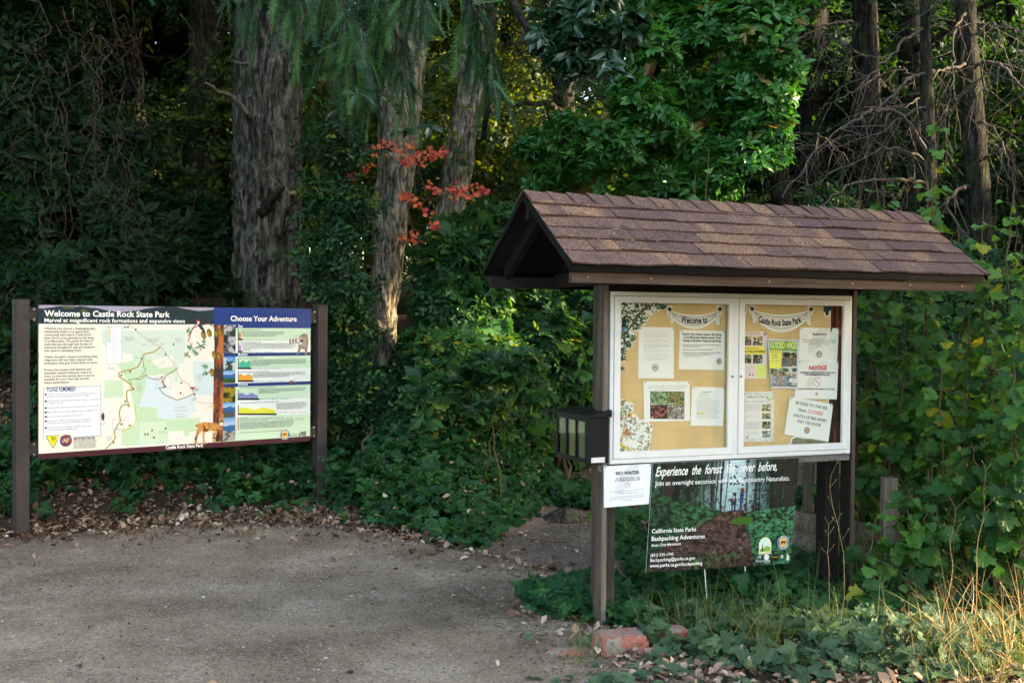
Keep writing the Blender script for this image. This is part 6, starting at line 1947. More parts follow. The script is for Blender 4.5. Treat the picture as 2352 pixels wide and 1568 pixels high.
def bough(parent, rt, a, b, droop, n, hang=(.25, .55), r0=.03, ln=None, tip=1.0, mat='fir'):
    """branch from a to b carrying hanging branchlets dressed with needles"""
    P = wig(a, b, 14, .05, droop)
    m = MB(); m.tube(P, np.linspace(r0, .006, 14), 6)
    bo = part(m, 'bough', M['bark_dark'], parent, rt)
    m = MB()
    tw = MB()
    for k in range(n):
        t = rng.uniform(.22, 1) ** .9
        i = t * 13
        j = min(int(i), 12); c = P[j] + (P[j + 1] - P[j]) * (i - j)
        side = rng.normal(0, 1, 3); side[2] *= .25
        L = rng.uniform(*hang) * (1.15 - .5 * abs(t - .7))
        d = nrm(side * .55 + np.array([0, 0, -1.0 - rng.random() * .8]) + (b - a) / np.linalg.norm(b - a) * .5)
        seg = 6
        Q = [c]
        dd = d * 1.0
        for q in range(seg):
            dd = nrm(dd + np.array([0, 0, -.12]) + rng.normal(0, .08, 3))
            Q.append(Q[-1] + dd * L / seg)
        Q = np.array(Q)
        tw.tube(Q, np.linspace(.004, .0015, seg + 1), 4, cap=False)
        # needles straight along it and on side twigs
        ns = max(2, int(L / .15))
        for q in range(ns):
            i0 = min(int(q * seg / ns), seg - 1)
            s0 = Q[i0]; dr = nrm(Q[min(i0 + 2, seg)] - s0)
            sz = L / ns * 1.9
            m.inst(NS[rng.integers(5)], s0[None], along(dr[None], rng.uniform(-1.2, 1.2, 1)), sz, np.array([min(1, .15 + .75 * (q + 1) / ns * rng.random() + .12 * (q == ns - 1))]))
            for _ in range(1):
                d2 = nrm(dr + rng.normal(0, .75, 3) + (0, 0, -.25))
                m.inst(NS[rng.integers(5)], s0[None], along(d2[None], rng.uniform(-1, 1, 1)), rng.uniform(.16, .28), np.array([rng.random() * .9]))
    part(tw, 'twigs', M['twig'], bo, rt)
    part(m, 'needles', M[mat], bo, rt)
for (a, b, dr, n) in ((at(640, -160, 10.8), at(980, 20, 7.6), .05, 40), (at(680, -120, 10.8), at(830, 60, 7.4), .04, 34), (at(700, -200, 10.9), at(1130, 150, 7.8), .12, 34),
                      (at(700, -200, 11), at(1040, -30, 8.2), .06, 14), (at(600, -120, 10.8), at(700, 30, 7.8), .04, 22), (at(700, -100, 11), at(920, 150, 8.6), .05, 40), (at(560, -120, 10.8), at(485, -25, 8.4), .04, 8),
                      (at(560, -140, 10.8), at(570, 10, 8.4), .04, 8), (at(560, -160, 10.8), at(300, -70, 8.6), .04, 6), (at(700, -100, 11), at(860, 190, 9.2), .05, 30)):
    bough(t1, t1, np.array(a), np.array(b), dr, n)

# ------------------------------------------------------------------ madrone: big green mass over the kiosk
def limb(m, pts, rad, sides=12):
    pts = np.asarray(pts, float)
    t = np.linspace(0, 1, len(pts)); tt = np.linspace(0, 1, len(pts) * 5)
    P = np.stack([np.interp(tt, t, pts[:, i]) for i in range(3)], 1)
    k = np.ones(5) / 5
    for i in range(3): P[2:-2, i] = np.convolve(P[:, i], k, 'valid')
    m.tube(P, np.interp(tt, t, rad), sides)
mad = root('madrone_tree', 'bright green broadleaf tree with yellow limbs above the kiosk roof', 'tree', (at(1040, 900, 12.0)[0], 12.0, gz(at(1040, 900, 12.0)[0], 12)), 0)
m = MB()
limb(m, [at(1005, 760, 12.0) - (0, 0, .9), at(1045, 660, 12.0), at(1130, 575, 11.9), at(1220, 500, 11.8), at(1320, 447, 11.6), at(1400, 395, 11.5), at(1440, 300, 11.4), at(1480, 180, 11.3), at(1560, 0, 11.3), at(1600, -150, 11.3)], [.15, .14, .13, .12, .11, .09, .075, .06, .05, .03])
limb(m, [at(1400, 395, 11.5), at(1360, 340, 11.4), at(1400, 250, 11.3), at(1460, 140, 11.2), at(1490, -80, 11.2)], [.07, .06, .05, .04, .03])
limb(m, [at(1440, 390, 11.4), at(1560, 330, 11.2), at(1680, 220, 11.0), at(1760, 60, 10.9), at(1800, -120, 10.9)], [.06, .05, .045, .035, .02])
limb(m, [at(1480, 250, 11.3), at(1620, 200, 11.1), at(1760, 160, 10.8)], [.04, .03, .02])
part(m, 'trunk', M['madbark'], mad, mad, sm=True)
def pxb(px, py, y, rx, rz, ry=None):
    c = at(px, py, y); k = y / F
    return (c[0], c[1], c[2], rx * k, (ry if ry else rx * k * .8), rz * k)
mb_bl = [pxb(1460, 230, 10.2, 60, 60), pxb(1420, 330, 10.2, 60, 50), pxb(1540, 260, 10.3, 70, 60), pxb(1260, 420, 11.4, 60, 30), pxb(1500, 120, 10.2, 60, 50), pxb(1230, 340, 11.8, 50, 40), pxb(1700, 60, 10.8, 130, 90), pxb(1560, 90, 11, 110, 90), pxb(1800, 130, 10.7, 75, 80), pxb(1720, 210, 10.8, 110, 80), pxb(1600, 210, 11, 90, 70), pxb(1760, 300, 10.7, 65, 70), pxb(1700, 390, 10.6, 75, 70), pxb(1590, 340, 10.9, 80, 60),
         pxb(1480, 340, 11, 90, 60), pxb(1400, 300, 11.1, 70, 50), pxb(1500, 420, 10.8, 100, 50), pxb(1400, 400, 11, 60, 50), pxb(1620, 440, 10.7, 90, 50), pxb(1760, 450, 10.5, 60, 45), pxb(1450, 200, 11.3, 60, 45), pxb(1330, 380, 11.2, 50, 45), pxb(1650, -60, 11, 160, 80), pxb(1480, -30, 11.4, 110, 70), pxb(1820, 20, 10.8, 60, 60), pxb(1300, 300, 11.4, 40, 40), pxb(1780, 400, 10.6, 40, 60)]
m = MB(); crown(m, mb_bl, 8200, ROS, .108, up=.75, out=.55, jit=.38, shell=.75)
part(m, 'crown', M['madrone'], mad, mad)

# nearer dark madrone bough top centre
mad2 = root('madrone_tree', 'dark glossy large-leaved bough hanging at the top centre, left of the bright tree', 'tree', (at(1180, 900, 10.5)[0], 10.5, gz(at(1180, 900, 10.5)[0], 10.5)), 0)
m = MB()
limb(m, [at(1110, -200, 10.5), at(1160, -40, 9.6), at(1200, 50, 8.6), at(1270, 130, 8.2), at(1340, 170, 7.9), at(1420, 190, 7.6)], [.05, .04, .03, .02, .014, .008], 8)
limb(m, [at(1160, -40, 9.6), at(1280, 10, 8.4), at(1380, 60, 7.8), at(1450, 110, 7.6)], [.03, .025, .015, .008], 8)
limb(m, [at(1110, -200, 10.5), at(1130, 60, 10.3), at(1125, 200, 10.3), at(1110, 320, 10.5)], [.05, .04, .03, .025], 8)
for k in range(16):
    a = at(rng.uniform(1120, 1300), rng.uniform(10, 150), rng.uniform(8.2, 9.5)); m.tube(wig(a, a + rng.normal(0, .25, 3) + (.1, 0, -.15), 8, .25), np.linspace(.008, .003, 8), 5)
part(m, 'bough', M['bark_dark'], mad2, mad2, sm=True)
BIGR = [rosette(leaf_simple(.38, .22, .07), n, s + 20, (-.5, .35)) for n, s in ((7, 1), (8, 2), (6, 3))]
m = MB(); crown(m, [pxb(1290, 40, 8, 60, 45), pxb(1370, 90, 7.8, 75, 50), pxb(1320, 150, 7.9, 60, 40), pxb(1400, 170, 7.6, 70, 35), pxb(1260, 100, 8, 35, 40), pxb(1350, -10, 8, 70, 30), pxb(1450, 60, 7.7, 30, 35)], 330, BIGR, .125, up=.6, out=.4, jit=.35, shell=.8)
p = np.array([at(*q) for q in ((820, 220, 8.5), (850, 150, 8.6), (780, 250, 8.8), (905, 240, 9.2), (870, 350, 9.4), (700, 150, 9.5), (720, 110, 9.6), (1050, 120, 9.4), (1010, 150, 9.6), (980, 60, 9.5), (1100, 130, 9.2), (760, 300, 9.6), (690, 170, 9.6), (600, 10, 9.8), (630, 20, 9.8), (990, 290, 9.8), (930, 300, 9.5))])
multi(m, BIGR, p, basis(rng.normal(0, .5, p.shape) + UP, rng.uniform(0, 6, len(p))), .15)
part(m, 'leaves', M['madrone_dark'], mad2, mad2)

# ------------------------------------------------------------------ understorey bushes
def bush(name, label, bl, n, tpls, size, mat, stems=5, group='bushes on the forest edge', up=.6, out=.6, cat='bush', jit=.45, shell=.5, stemmat='stem', sr=.012):
    bl = np.asarray(bl, float)
    cx_, cy_ = bl[:, 0].mean(), bl[:, 1].mean()
    g = gz(cx_, cy_)
    t = root(name, label, cat, (cx_, cy_, g), 0, group)
    m = MB()
    for k in range(stems):
        b = bl[rng.integers(len(bl))]
        a = np.array([cx_ + rng.normal(0, .12), cy_ + rng.normal(0, .12), g - .05])
        m.tube(wig(a, b[:3] + rng.normal(0, .3, 3) * b[3:], 9, .10), np.linspace(sr * 1.6, sr * .5, 9), 6)
    part(m, 'stems', M[stemmat], t, t)
    m = MB(); crown(m, bl, n, tpls, size, up=up, out=out, jit=jit, shell=shell)
    part(m, 'leaves', M[mat], t, t)
    return t
bush('evergreen_bush', 'dark leafy bush in front of the pale leaning trunk, left of the kiosk gable', [pxb(1080, 560, 11, 80, 50), pxb(1040, 620, 10.9, 60, 60), pxb(1130, 520, 11, 60, 38), pxb(1090, 650, 11, 70, 60), pxb(1030, 700, 10.8, 70, 50), pxb(990, 620, 11.2, 26, 60)], 2400, SPR + SPR + LOB[:2] + ROS[:1], .20, 'under_mid')
bush('evergreen_bush', 'dark bush of drooping leaves under the fir boughs beside the broad trunk', [pxb(770, 330, 10.6, 60, 60), pxb(780, 480, 10.5, 70, 70), pxb(760, 570, 10.4, 75, 60), pxb(780, 660, 10.3, 80, 60), pxb(750, 420, 10.6, 50, 60), pxb(985, 400, 13.5, 30, 60)], 1500, SPR, .20, 'under')
bush('evergreen_bush', 'round dark bush directly behind the right post of the map sign', [pxb(790, 770, 10.5, 60, 60), pxb(860, 870, 10.3, 90, 60), pxb(790, 870, 10.3, 50, 60), pxb(830, 960, 10.2, 90, 60)], 2300, SPR, .19, 'under')
bush('evergreen_bush', 'large bush spilling over the bank between the two signs', [pxb(1020, 820, 10.6, 90, 70), pxb(1120, 840, 10.9, 90, 70), pxb(1080, 760, 11, 90, 60), pxb(980, 900, 10.2, 80, 60), pxb(1180, 900, 11, 80, 60), pxb(1080, 930, 10.3, 80, 40), pxb(950, 990, 10.2, 90, 50), pxb(1080, 1000, 10.4, 100, 50), pxb(1180, 980, 11, 90, 50)], 4200, SPR + SPR + LOB[:2] + ROS[:1], .18, 'under_mid')
bush('evergreen_bush', 'dense bush under the left end of the kiosk roof', [pxb(1230, 760, 11.6, 90, 80), pxb(1310, 830, 11.9, 80, 80), pxb(1180, 680, 11.6, 80, 60), pxb(1330, 720, 12, 70, 60), pxb(1250, 890, 11.9, 80, 70), pxb(1330, 930, 12.3, 60, 80), pxb(1250, 650, 12, 60, 40), pxb(1200, 1000, 11.3, 70, 50), pxb(1310, 1010, 12.5, 60, 50)], 4200, SPR + SPR + LOB[:2] + ROS[:1], .20, 'under_mid')
bush('evergreen_bush', 'small leafy sapling with pale glossy leaves in front of the bank', [pxb(1130, 855, 9.6, 70, 35), pxb(1200, 830, 9.8, 60, 20), pxb(1080, 880, 9.6, 40, 30), pxb(1110, 935, 9.5, 70, 22)], 120, ROS, .11, 'under', stems=2, up=.9, out=.2, sr=.004)
for k, (lab, bl, n) in enumerate((('dark bush at the foot of the forest behind the left post of the map sign', [pxb(60, 700, 11, 120, 80), pxb(200, 660, 11.4, 120, 90), pxb(0, 560, 11.5, 100, 100), pxb(120, 800, 10.6, 120, 60)], 2600),
                                  ('dark broadleaf bush above the middle of the map sign', [pxb(350, 640, 11.6, 120, 90), pxb(450, 560, 12, 100, 100), pxb(300, 520, 12, 100, 80), pxb(470, 690, 11.4, 90, 60)], 2600),
                                  ('dim bush in the dark forest at far left, below the hanging vines', [pxb(80, 400, 12.5, 130, 110), pxb(230, 380, 12.8, 110, 110), pxb(0, 250, 12.5, 110, 110)], 2000))):
    bush('evergreen_bush', lab, bl, n, ROS, .16, 'far')  # darker leaf colour stands in for the forest shade at the left

# red autumn vine
rv = root('red_vine', 'thin vine with coral red autumn leaves trailing between the two pale trunks', 'vine', at(960, 560, 10.8), 0)
red_pts = [(885, 340), (905, 330), (870, 350), (925, 365), (940, 375), (915, 350), (955, 370), (975, 360), (1005, 352), (990, 358), (965, 378), (938, 362), (895, 352), (880, 330), (1020, 350), (935, 450), (945, 460), (960, 470), (975, 487), (925, 447), (985, 425), (1000, 435), (1030, 440), (1050, 445), (1070, 447), (1060, 438), (1085, 435), (1105, 440), (1110, 437), (1045, 432), (1003, 515), (1005, 520), (925, 545), (940, 543), (955, 548), (850, 345), (845, 375), (835, 395), (800, 430), (785, 445), (815, 412), (790, 465), (1075, 450), (995, 350), (945, 340)]
m = MB()
for a, b in (((820, 330), (1020, 352)), ((920, 452), (1115, 432)), ((960, 360), (950, 560)), ((870, 350), (780, 470)), ((1030, 300), (1060, 440)), ((940, 300), (1000, 520)), ((1000, 250), (1080, 380)), ((960, 640), (935, 445))):
    m.tube(wig(at(*a, 10.9), at(*b, 10.7), 14, .10), np.linspace(.006, .003, 14), 5)
part(m, 'stems', M['stem'], rv, rv)
m = MB()
P = []
for (x, y) in red_pts:
    for k in range(9): P.append(at(x + rng.normal(0, 8), y + rng.normal(0, 6.5), 10.7 + rng.normal(0, .08)))
P = np.array(P)
multi(m, LOB[:3], P, basis(rng.normal(0, .6, P.shape) + np.array([0, -.8, .5]), rng.uniform(0, 6, len(P))), rng.uniform(.028, .048, len(P)))
part(m, 'leaves', M['red'], rv, rv)

# ------------------------------------------------------------------ ground cover
mb = MB()
def cover(xr, yr, n, fn, size, tpls, zoff=(.02, .22), tilt=.45, lean=(0, -.35, 0), taper=False):
    x = rng.uniform(*xr, n); y = rng.uniform(*yr, n)
    k = rng.random(n) < fn(x, y)
    x, y = x[k], y[k]
    h = rng.uniform(*zoff, len(x)) * (.35 + 1.1 * fbm(np.stack([x * 1.6, y * 1.6, x * 0], -1), 31, 2))
    if taper: h = h * (.12 + .88 * smooth(XL(y) - x, 0, .8)) * (.25 + .75 * smooth(y - G(x), .05, .7))
    p = np.stack([x, y, ground_z(x, y) + h], 1)
    z = UP + np.asarray(lean) + rng.normal(0, tilt, p.shape)
    multi(mb, tpls, p, basis(z, rng.uniform(0, 6.28, len(p))), size * rng.uniform(.65, 1.25, len(p)), np.clip(rng.beta(2, 2, len(p)), 0, 1))
def f_bank(x, y):
    d = y - G(x) + .12 * np.sin(x * 4) + .08 * np.sin(x * 9 + 1)
    a = smooth(d, .02, .22) * smooth(XL(y) - x, .08, .32)
    bk = np.interp(x, BKX, BKY)
    a = a * np.where((x < -1.15) & (y < bk + .02), .10, 1.0)
    left = .9 * smooth(x, -2.9, -1.5)                       # thinner under the map sign
    far = smooth(d, .45, .9)
    n = fbm(np.stack([x * 1.8, y * 1.8, x * 0], -1), 41, 3)
    return a * np.clip(left + .75 * far * (n > .45) + .55 * (n > .55) * (d > .25), 0, 1) * (x > -4.4)
cover((-4.6, 1.0), (7.2, 13.0), 27000, f_bank, .080, TRI, (.02, .34), taper=True)
cover((-4.6, 1.0), (7.2, 13.0), 5200, lambda x, y: f_bank(x, y) * (fbm(np.stack([x * 1.3, y * 1.3, x * 0 + 4], -1), 43, 3) > .5), .13, SPR, (.08, .42), taper=True)
# green tongue between the two bends of the path
cover((.3, 1.2), (9.9, 11.6), 2200, lambda x, y: ((x - .70) / .42) ** 2 + ((y - 10.8) / .55) ** 2 < 1, .06, TRI, (.02, .16))
# patch left of the kiosk post
def f_patch(x, y):
    n = fbm(np.stack([x * 3, y * 3, x * 0], -1), 45, 3)
    return (((x - .55) / .50) ** 2 + ((y - 6.38) / .50) ** 2 + (n - .5) * 1.6 < .85) * 1.0
cover((-.15, 1.3), (5.8, 7.4), 5000, f_patch, .062, TRI, (.015, .10), .35)
# behind and below the kiosk
cover((.8, 4.2), (6.1, 9.4), 16000, lambda x, y: smooth(y, 6.0, 6.35) * (1 - .75 * ((x < 1.35) * (y > 7.6))), .075, TRI, (.02, .25))
tag(mb.obj('bramble_ground_cover', M['bramble']), kind='stuff')
mb = MB()
def f_front(x, y):
    n = fbm(np.stack([x * 2.5, y * 2.5, x * 0], -1), 47, 3)
    return (n > .40) * smooth(y, 5.15 + .15 * np.sin(x * 3), 5.7) * (1 - smooth(y, 6.3, 6.5)) * smooth(x, .60, .95)
cover((.55, 3.2), (5.1, 6.5), 4200, f_front, .070, TRI, (.01, .13), .45)
cover((.1, 2.8), (4.9, 5.7), 700, lambda x, y: .5 * (fbm(np.stack([x * 4, y * 4, x * 0], -1), 49, 2) > .5), .06, TRI, (.01, .05), .3)
tag(mb.obj('pale_bramble_cover', M['bramble_pale']), kind='stuff')

bush('evergreen_bush', 'dark leafy undergrowth behind the lobed-leaf shrub right of the kiosk', [pxb(2020, 760, 8.8, 90, 70), pxb(2150, 720, 9, 90, 70), pxb(2280, 700, 8.8, 90, 80), pxb(2050, 880, 8.6, 90, 70), pxb(2200, 860, 8.5, 100, 80), pxb(2340, 860, 8.3, 90, 90), pxb(2100, 1000, 8.4, 100, 70), pxb(2280, 1000, 8.2, 100, 80), pxb(2050, 1060, 8.5, 70, 50)], 4200, SPR, .15, 'under')
bush('evergreen_bush', 'dark undergrowth at the feet of the dead conifers above the roof ridge', [pxb(1950, 560, 10.8, 90, 50), pxb(2080, 600, 10.6, 90, 60), pxb(2230, 620, 10.3, 100, 60), pxb(1900, 480, 11.5, 70, 40)], 1500, SPR, .18, 'under')
# ------------------------------------------------------------------ currant shrub on the right
def currant(name, label, stems, n_leaf, base, size=.105, group='lobed-leaf shrubs right of the kiosk'):
    t = root(name, label, 'shrub', base, 0, group)
    m = MB(); lv = MB()
    for (pts, dens) in stems:
        P = np.asarray(pts, float)
        tt = np.linspace(0, 1, 24)
        C = np.stack([np.interp(tt, np.linspace(0, 1, len(P)), P[:, i]) for i in range(3)], 1)
        for i in range(3): C[1:-1, i] = (C[:-2, i] + C[1:-1, i] + C[2:, i]) / 3
        C += rng.normal(0, .006, C.shape)
        m.tube(C, np.linspace(.009, .003, 24), 6)
        n = int(dens)
        u = rng.uniform(.12, 1, n) ** .8
        i = (u * 22.9).astype(int)
        c = C[i]
        a = rng.uniform(0, 6.28, n)
        off = np.stack([np.cos(a), np.sin(a) * .9 - .25, rng.uniform(-.2, .5, n)], 1)
        L = rng.uniform(.03, .13, n) * (1.15 - .6 * u)
        p = c + nrm(off) * L[:, None]
        for q in range(0, n, 3): m.tube([c[q], (c[q] + p[q]) / 2 + (0, 0, .008), p[q]], .0013, 3, cap=False)
        z = nrm(off) * .35 + UP * .75 + np.array([0, -.35, 0]) + rng.normal(0, .35, p.shape)
        z = nrm(z)
        dr = nrm(off + np.array([0, 0, -.5]))
        dr = nrm(dr - z * np.sum(dr * z, 1, keepdims=True))
        R = np.stack([dr, np.cross(z, dr), z], -1)
        keep = rng.random(n) < .30 + 1.1 * fbm(p * 2.3, 33, 2)
        sr_ = rng.uniform(.15, .85)
        multi(lv, LOB, p[keep], R[keep], (size * rng.uniform(.40, 1.2, n) * (1.1 - .45 * u ** 3))[keep], np.where(rng.random(n) < .025, 1, np.clip(sr_ + rng.normal(0, .2, n) + .25 * (u - .6), 0, .96))[keep])
    part(m, 'stems', M['stem'], t, t)
    part(lv, 'leaves', M['currant'], t, t)
def stemp(px, py, y, h=0, lean=0.0):
    """upright stem whose tip is seen at px,py"""
    T_ = at(px, py, y)
    bx, by = T_[0] - lean + rng.normal(0, .06), y + rng.uniform(-.05, .15)
    B_ = np.array([bx, by, gz(bx, by) - .03])
    M_ = (T_ + B_) / 2 + rng.normal(0, .07, 3)
    return [B_, (B_ * .7 + T_ * .3) + rng.normal(0, .03, 3), M_, (B_ * .25 + T_ * .75) + rng.normal(0, .03, 3), T_]
S_ = [(stemp(2165, 250, 7.6, 0, .15), 110), (stemp(2140, 420, 7.5), 90), (stemp(2010, 400, 7.8), 70), (stemp(2060, 460, 7.7), 90), (stemp(2200, 520, 7.3), 100), (stemp(2110, 560, 7.2), 100), (stemp(2260, 480, 7.1), 90), (stemp(2330, 430, 6.9), 90), (stemp(2020, 640, 7.2, 0, .1), 100), (stemp(2080, 700, 7.1), 100), (stemp(2230, 610, 6.9), 100)]
currant('currant_shrub', 'tall lobed-leaf shrub whose top shoot rises above the right end of the roof', S_, 0, at(2130, 1050, 7.5) * (1, 1, 0))
S_ = [(stemp(2000 + 35 * k, rng.uniform(680, 900), rng.uniform(6.7, 7.4) + (.8 if k < 4 else 0), 0, rng.uniform(-.1, .1)), 105) for k in range(11)]
S_ += [(stemp(x, y, 6.5, 0, -.15), 80) for x, y in ((2130, 1080), (2180, 1060), (2230, 1010), (2290, 960), (2340, 900), (2140, 1180), (2250, 1150), (2320, 1080))]
currant('currant_shrub', 'dense lobed-leaf shrub filling the right side beside the kiosk', S_, 0, at(2200, 1150, 6.9) * (1, 1, 0))
currant('currant_shrub', 'leafy shoots at the right edge above the dry grass', [(stemp(x, y, yy), 90) for x, y, yy in ((2352, 700, 6.3), (2345, 560, 6.6), (2330, 830, 6.1), (2380, 900, 6.0), (2360, 620, 6.2), (2290, 760, 6.6), (2400, 500, 6.4))], 0, at(2350, 1200, 6.3) * (1, 1, 0))
currant('currant_shrub', 'low leafy shoots in front of the split fence post', [(stemp(x, y, 6.35), 46) for x, y in ((2010, 1190), (2060, 1175), (2095, 1120), (2130, 1150))], 0, at(2060, 1300, 6.4) * (1, 1, 0))
currant('currant_shrub', 'single leafy shoot poking up behind the roof ridge', [(stemp(1628, 345, 7.6), 34), (stemp(1600, 400, 7.7), 30)], 0, at(1620, 1100, 7.6) * (1, 1, 0))
currant('currant_shrub', 'low shoots above the right half of the roof ridge', [(stemp(x, y, 7.6), 42) for x, y in ((1985, 400), (2030, 430), (1940, 450), (2070, 470), (1370, 660))], 0, at(1990, 1100, 7.6) * (1, 1, 0))

# ------------------------------------------------------------------ dead-branched conifers on the right
def dead_conifer(name, label, y, pts, branches, seed, bark='bark_dark', top=12, twigs=2200, group='dead-branched conifers on the right', fine=1.0):
    t, W, R = big_tree(name, label, y, pts, bark, top, None, seed=seed, group=group, amp=.02, rows=120, sides=28)
    r = np.random.default_rng(seed)
    for bi, (path, r0) in enumerate(branches):
        P = np.array([at(*q) for q in path])
        tt = np.linspace(0, 1, len(P)); uu = np.linspace(0, 1, 26)
        C = np.stack([np.interp(uu, tt, P[:, i]) for i in range(3)], 1)
        for _ in range(3):
            for i in range(3): C[1:-1, i] = (C[:-2, i] + C[1:-1, i] + C[2:, i]) / 3
        C += r.normal(0, .008, C.shape)
        kk = np.cumsum(r.normal(0, .012, C.shape), 0); kk -= kk[0] + (kk[-1] - kk[0]) * uu[:, None]; C = C + kk * (1, .5, 1)
        m = MB(); m.tube(C, np.linspace(r0 * .8, r0 * .12, 26), 7)
        n = int(10 * fine)
        for k in range(n):                       # twigs, hanging and branching again
            i = r.integers(3, 25)
            c = C[i]
            L = r.uniform(.25, .95) * min(1, r0 / .02)
            d = nrm(np.array([r.normal(0, .6), r.normal(0, .5), r.uniform(-1.2, .25)]))
            Q = [c]
            for q in range(7):
                d = nrm(d + np.array([r.normal(0, .14), r.normal(0, .14), -.10 + r.normal(0, .10)]))
                Q.append(Q[-1] + d * L / 7)
            m.tube(Q, np.linspace(r0 * .18 + .001, .001, 8), 4, cap=False)
            for q2 in range(3):
                c2 = Q[r.integers(2, 7)]
                d2 = nrm(d + r.normal(0, .7, 3))
                l2 = L * r.uniform(.2, .5)
                m.tube([c2, c2 + d2 * l2 * .5 + r.normal(0, .01, 3), c2 + d2 * l2 + (0, 0, -.03)], [.002, .0016, .001], 3, cap=False)
        part(m, 'dead_branch', M['twig'], t, t)
    return t
dead_conifer('dead_conifer', 'slim grey dead conifer trunk with arching bare branches at upper right', 10.2,
    [(2122, -60, 20), (2127, 150, 24), (2132, 300, 30), (2140, 480, 34), (2150, 640, 40), (2158, 800, 46)],
    [(((2130, 360, 10.2), (2080, 270, 10.0), (2040, 258, 9.8), (1960, 275, 9.5), (1890, 330, 9.3), (1800, 450, 9.0)), .028),
     (((2135, 420, 10.2), (2060, 405, 10), (1960, 420, 9.6), (1880, 460, 9.3), (1810, 540, 9.1)), .022),
     (((2130, 160, 10.2), (2030, 230, 9.9), (1960, 330, 9.6)), .02), (((2128, 60, 10.2), (2000, 160, 9.9), (1880, 250, 9.7)), .02),
     (((2140, 390, 10.2), (2090, 345, 10), (2010, 350, 9.8), (1900, 400, 9.6), (1830, 440, 9.5)), .018), (((2145, 560, 10.2), (2060, 565, 10), (1980, 590, 9.8), (1900, 620, 9.6)), .022),
     (((2140, 500, 10.2), (2040, 540, 10), (1960, 640, 9.7)), .016), (((2132, 240, 10.2), (2080, 265, 9.9), (2000, 330, 9.7), (1900, 345, 9.6), (1800, 320, 9.5)), .014), (((2125, 30, 10.2), (2200, -20, 10), (2260, -60, 9.9)), .016),
     (((2130, 330, 10.2), (2210, 215, 9.8), (2260, 160, 9.6), (2352, 190, 9.4)), .018)], 51)
dead_conifer('dead_conifer', 'thick dark conifer trunk with mossy bare branches near the right edge', 11.0,
    [(2215, -60, 44), (2222, 100, 46), (2236, 300, 50), (2245, 450, 56), (2255, 600, 60), (2260, 760, 66)],
    [(((2225, 165, 11), (2290, 140, 10.6), (2352, 190, 10.3), (2420, 260, 10)), .03), (((2222, 150, 11), (2170, 150, 10.7), (2130, 210, 10.5), (2060, 250, 10.2)), .022),
     (((2230, 30, 11), (2200, 60, 10.7), (2190, 150, 10.5), (2180, 260, 10.4)), .02), (((2245, 420, 11), (2190, 430, 10.8), (2160, 470, 10.6), (2240, 560, 10.4), (2290, 700, 10.2)), .03),
     (((2240, 260, 11), (2300, 330, 10.6), (2330, 420, 10.4), (2340, 560, 10.2)), .016), (((2250, 380, 11), (2310, 340, 10.7), (2352, 260, 10.5)), .018), (((2235, 90, 11), (2290, 60, 10.7), (2380, 90, 10.4)), .02)], 52, fine=1.1)
dead_conifer('dead_conifer', 'dim thin trunk in shade between the bright tree and the dead trees', 12.5,
    [(1775, 60, 40), (1780, 250, 42), (1790, 400, 46), (1800, 500, 50)],
    [(((1780, 200, 12.5), (1860, 120, 12), (1960, 60, 11.6)), .025), (((1785, 330, 12.5), (1700, 300, 12.2), (1650, 320, 12)), .02), (((1790, 300, 12.5), (1880, 300, 12), (1960, 380, 11.6)), .02)], 53)
dead_conifer('dead_conifer', 'faint far trunk just left of the slim dead conifer', 14.5,
    [(1985, -60, 56), (1990, 200, 60), (1998, 400, 62), (2005, 600, 66)],
    [(((1985, 60, 14.5), (1900, 40, 14), (1800, 110, 13.5)), .03), (((1990, 200, 14.5), (2060, 160, 14), (2120, 190, 13.6)), .025), (((1990, 300, 14.5), (1900, 330, 14), (1830, 420, 13.6)), .025)], 54)
# tangle of hanging bare vines at the left
mb = MB()
for k in range(42):
    x = rng.uniform(-10, 330) if rng.random() < .85 else rng.uniform(330, 420)
    a = at(x, rng.uniform(-40, 380), rng.uniform(9.8, 11.2))
    L = rng.uniform(.5, 1.9)
    b = a + np.array([rng.normal(0, .18), rng.normal(0, .15), -L])
    P = wig(a, b, 16, .2)
    mb.tube(P, np.linspace(.0045, .0016, 16) * rng.uniform(.5, 1.2), 4, cap=False)
    for q in range(3):
        c = P[rng.integers(3, 15)]
        mb.tube(wig(c, c + rng.normal(0, .22, 3) + (0, 0, -.18), 7, .15), np.linspace(.003, .0012, 7), 3, cap=False)
tag(mb.obj('hanging_bare_vines', M['vine']), kind='stuff')

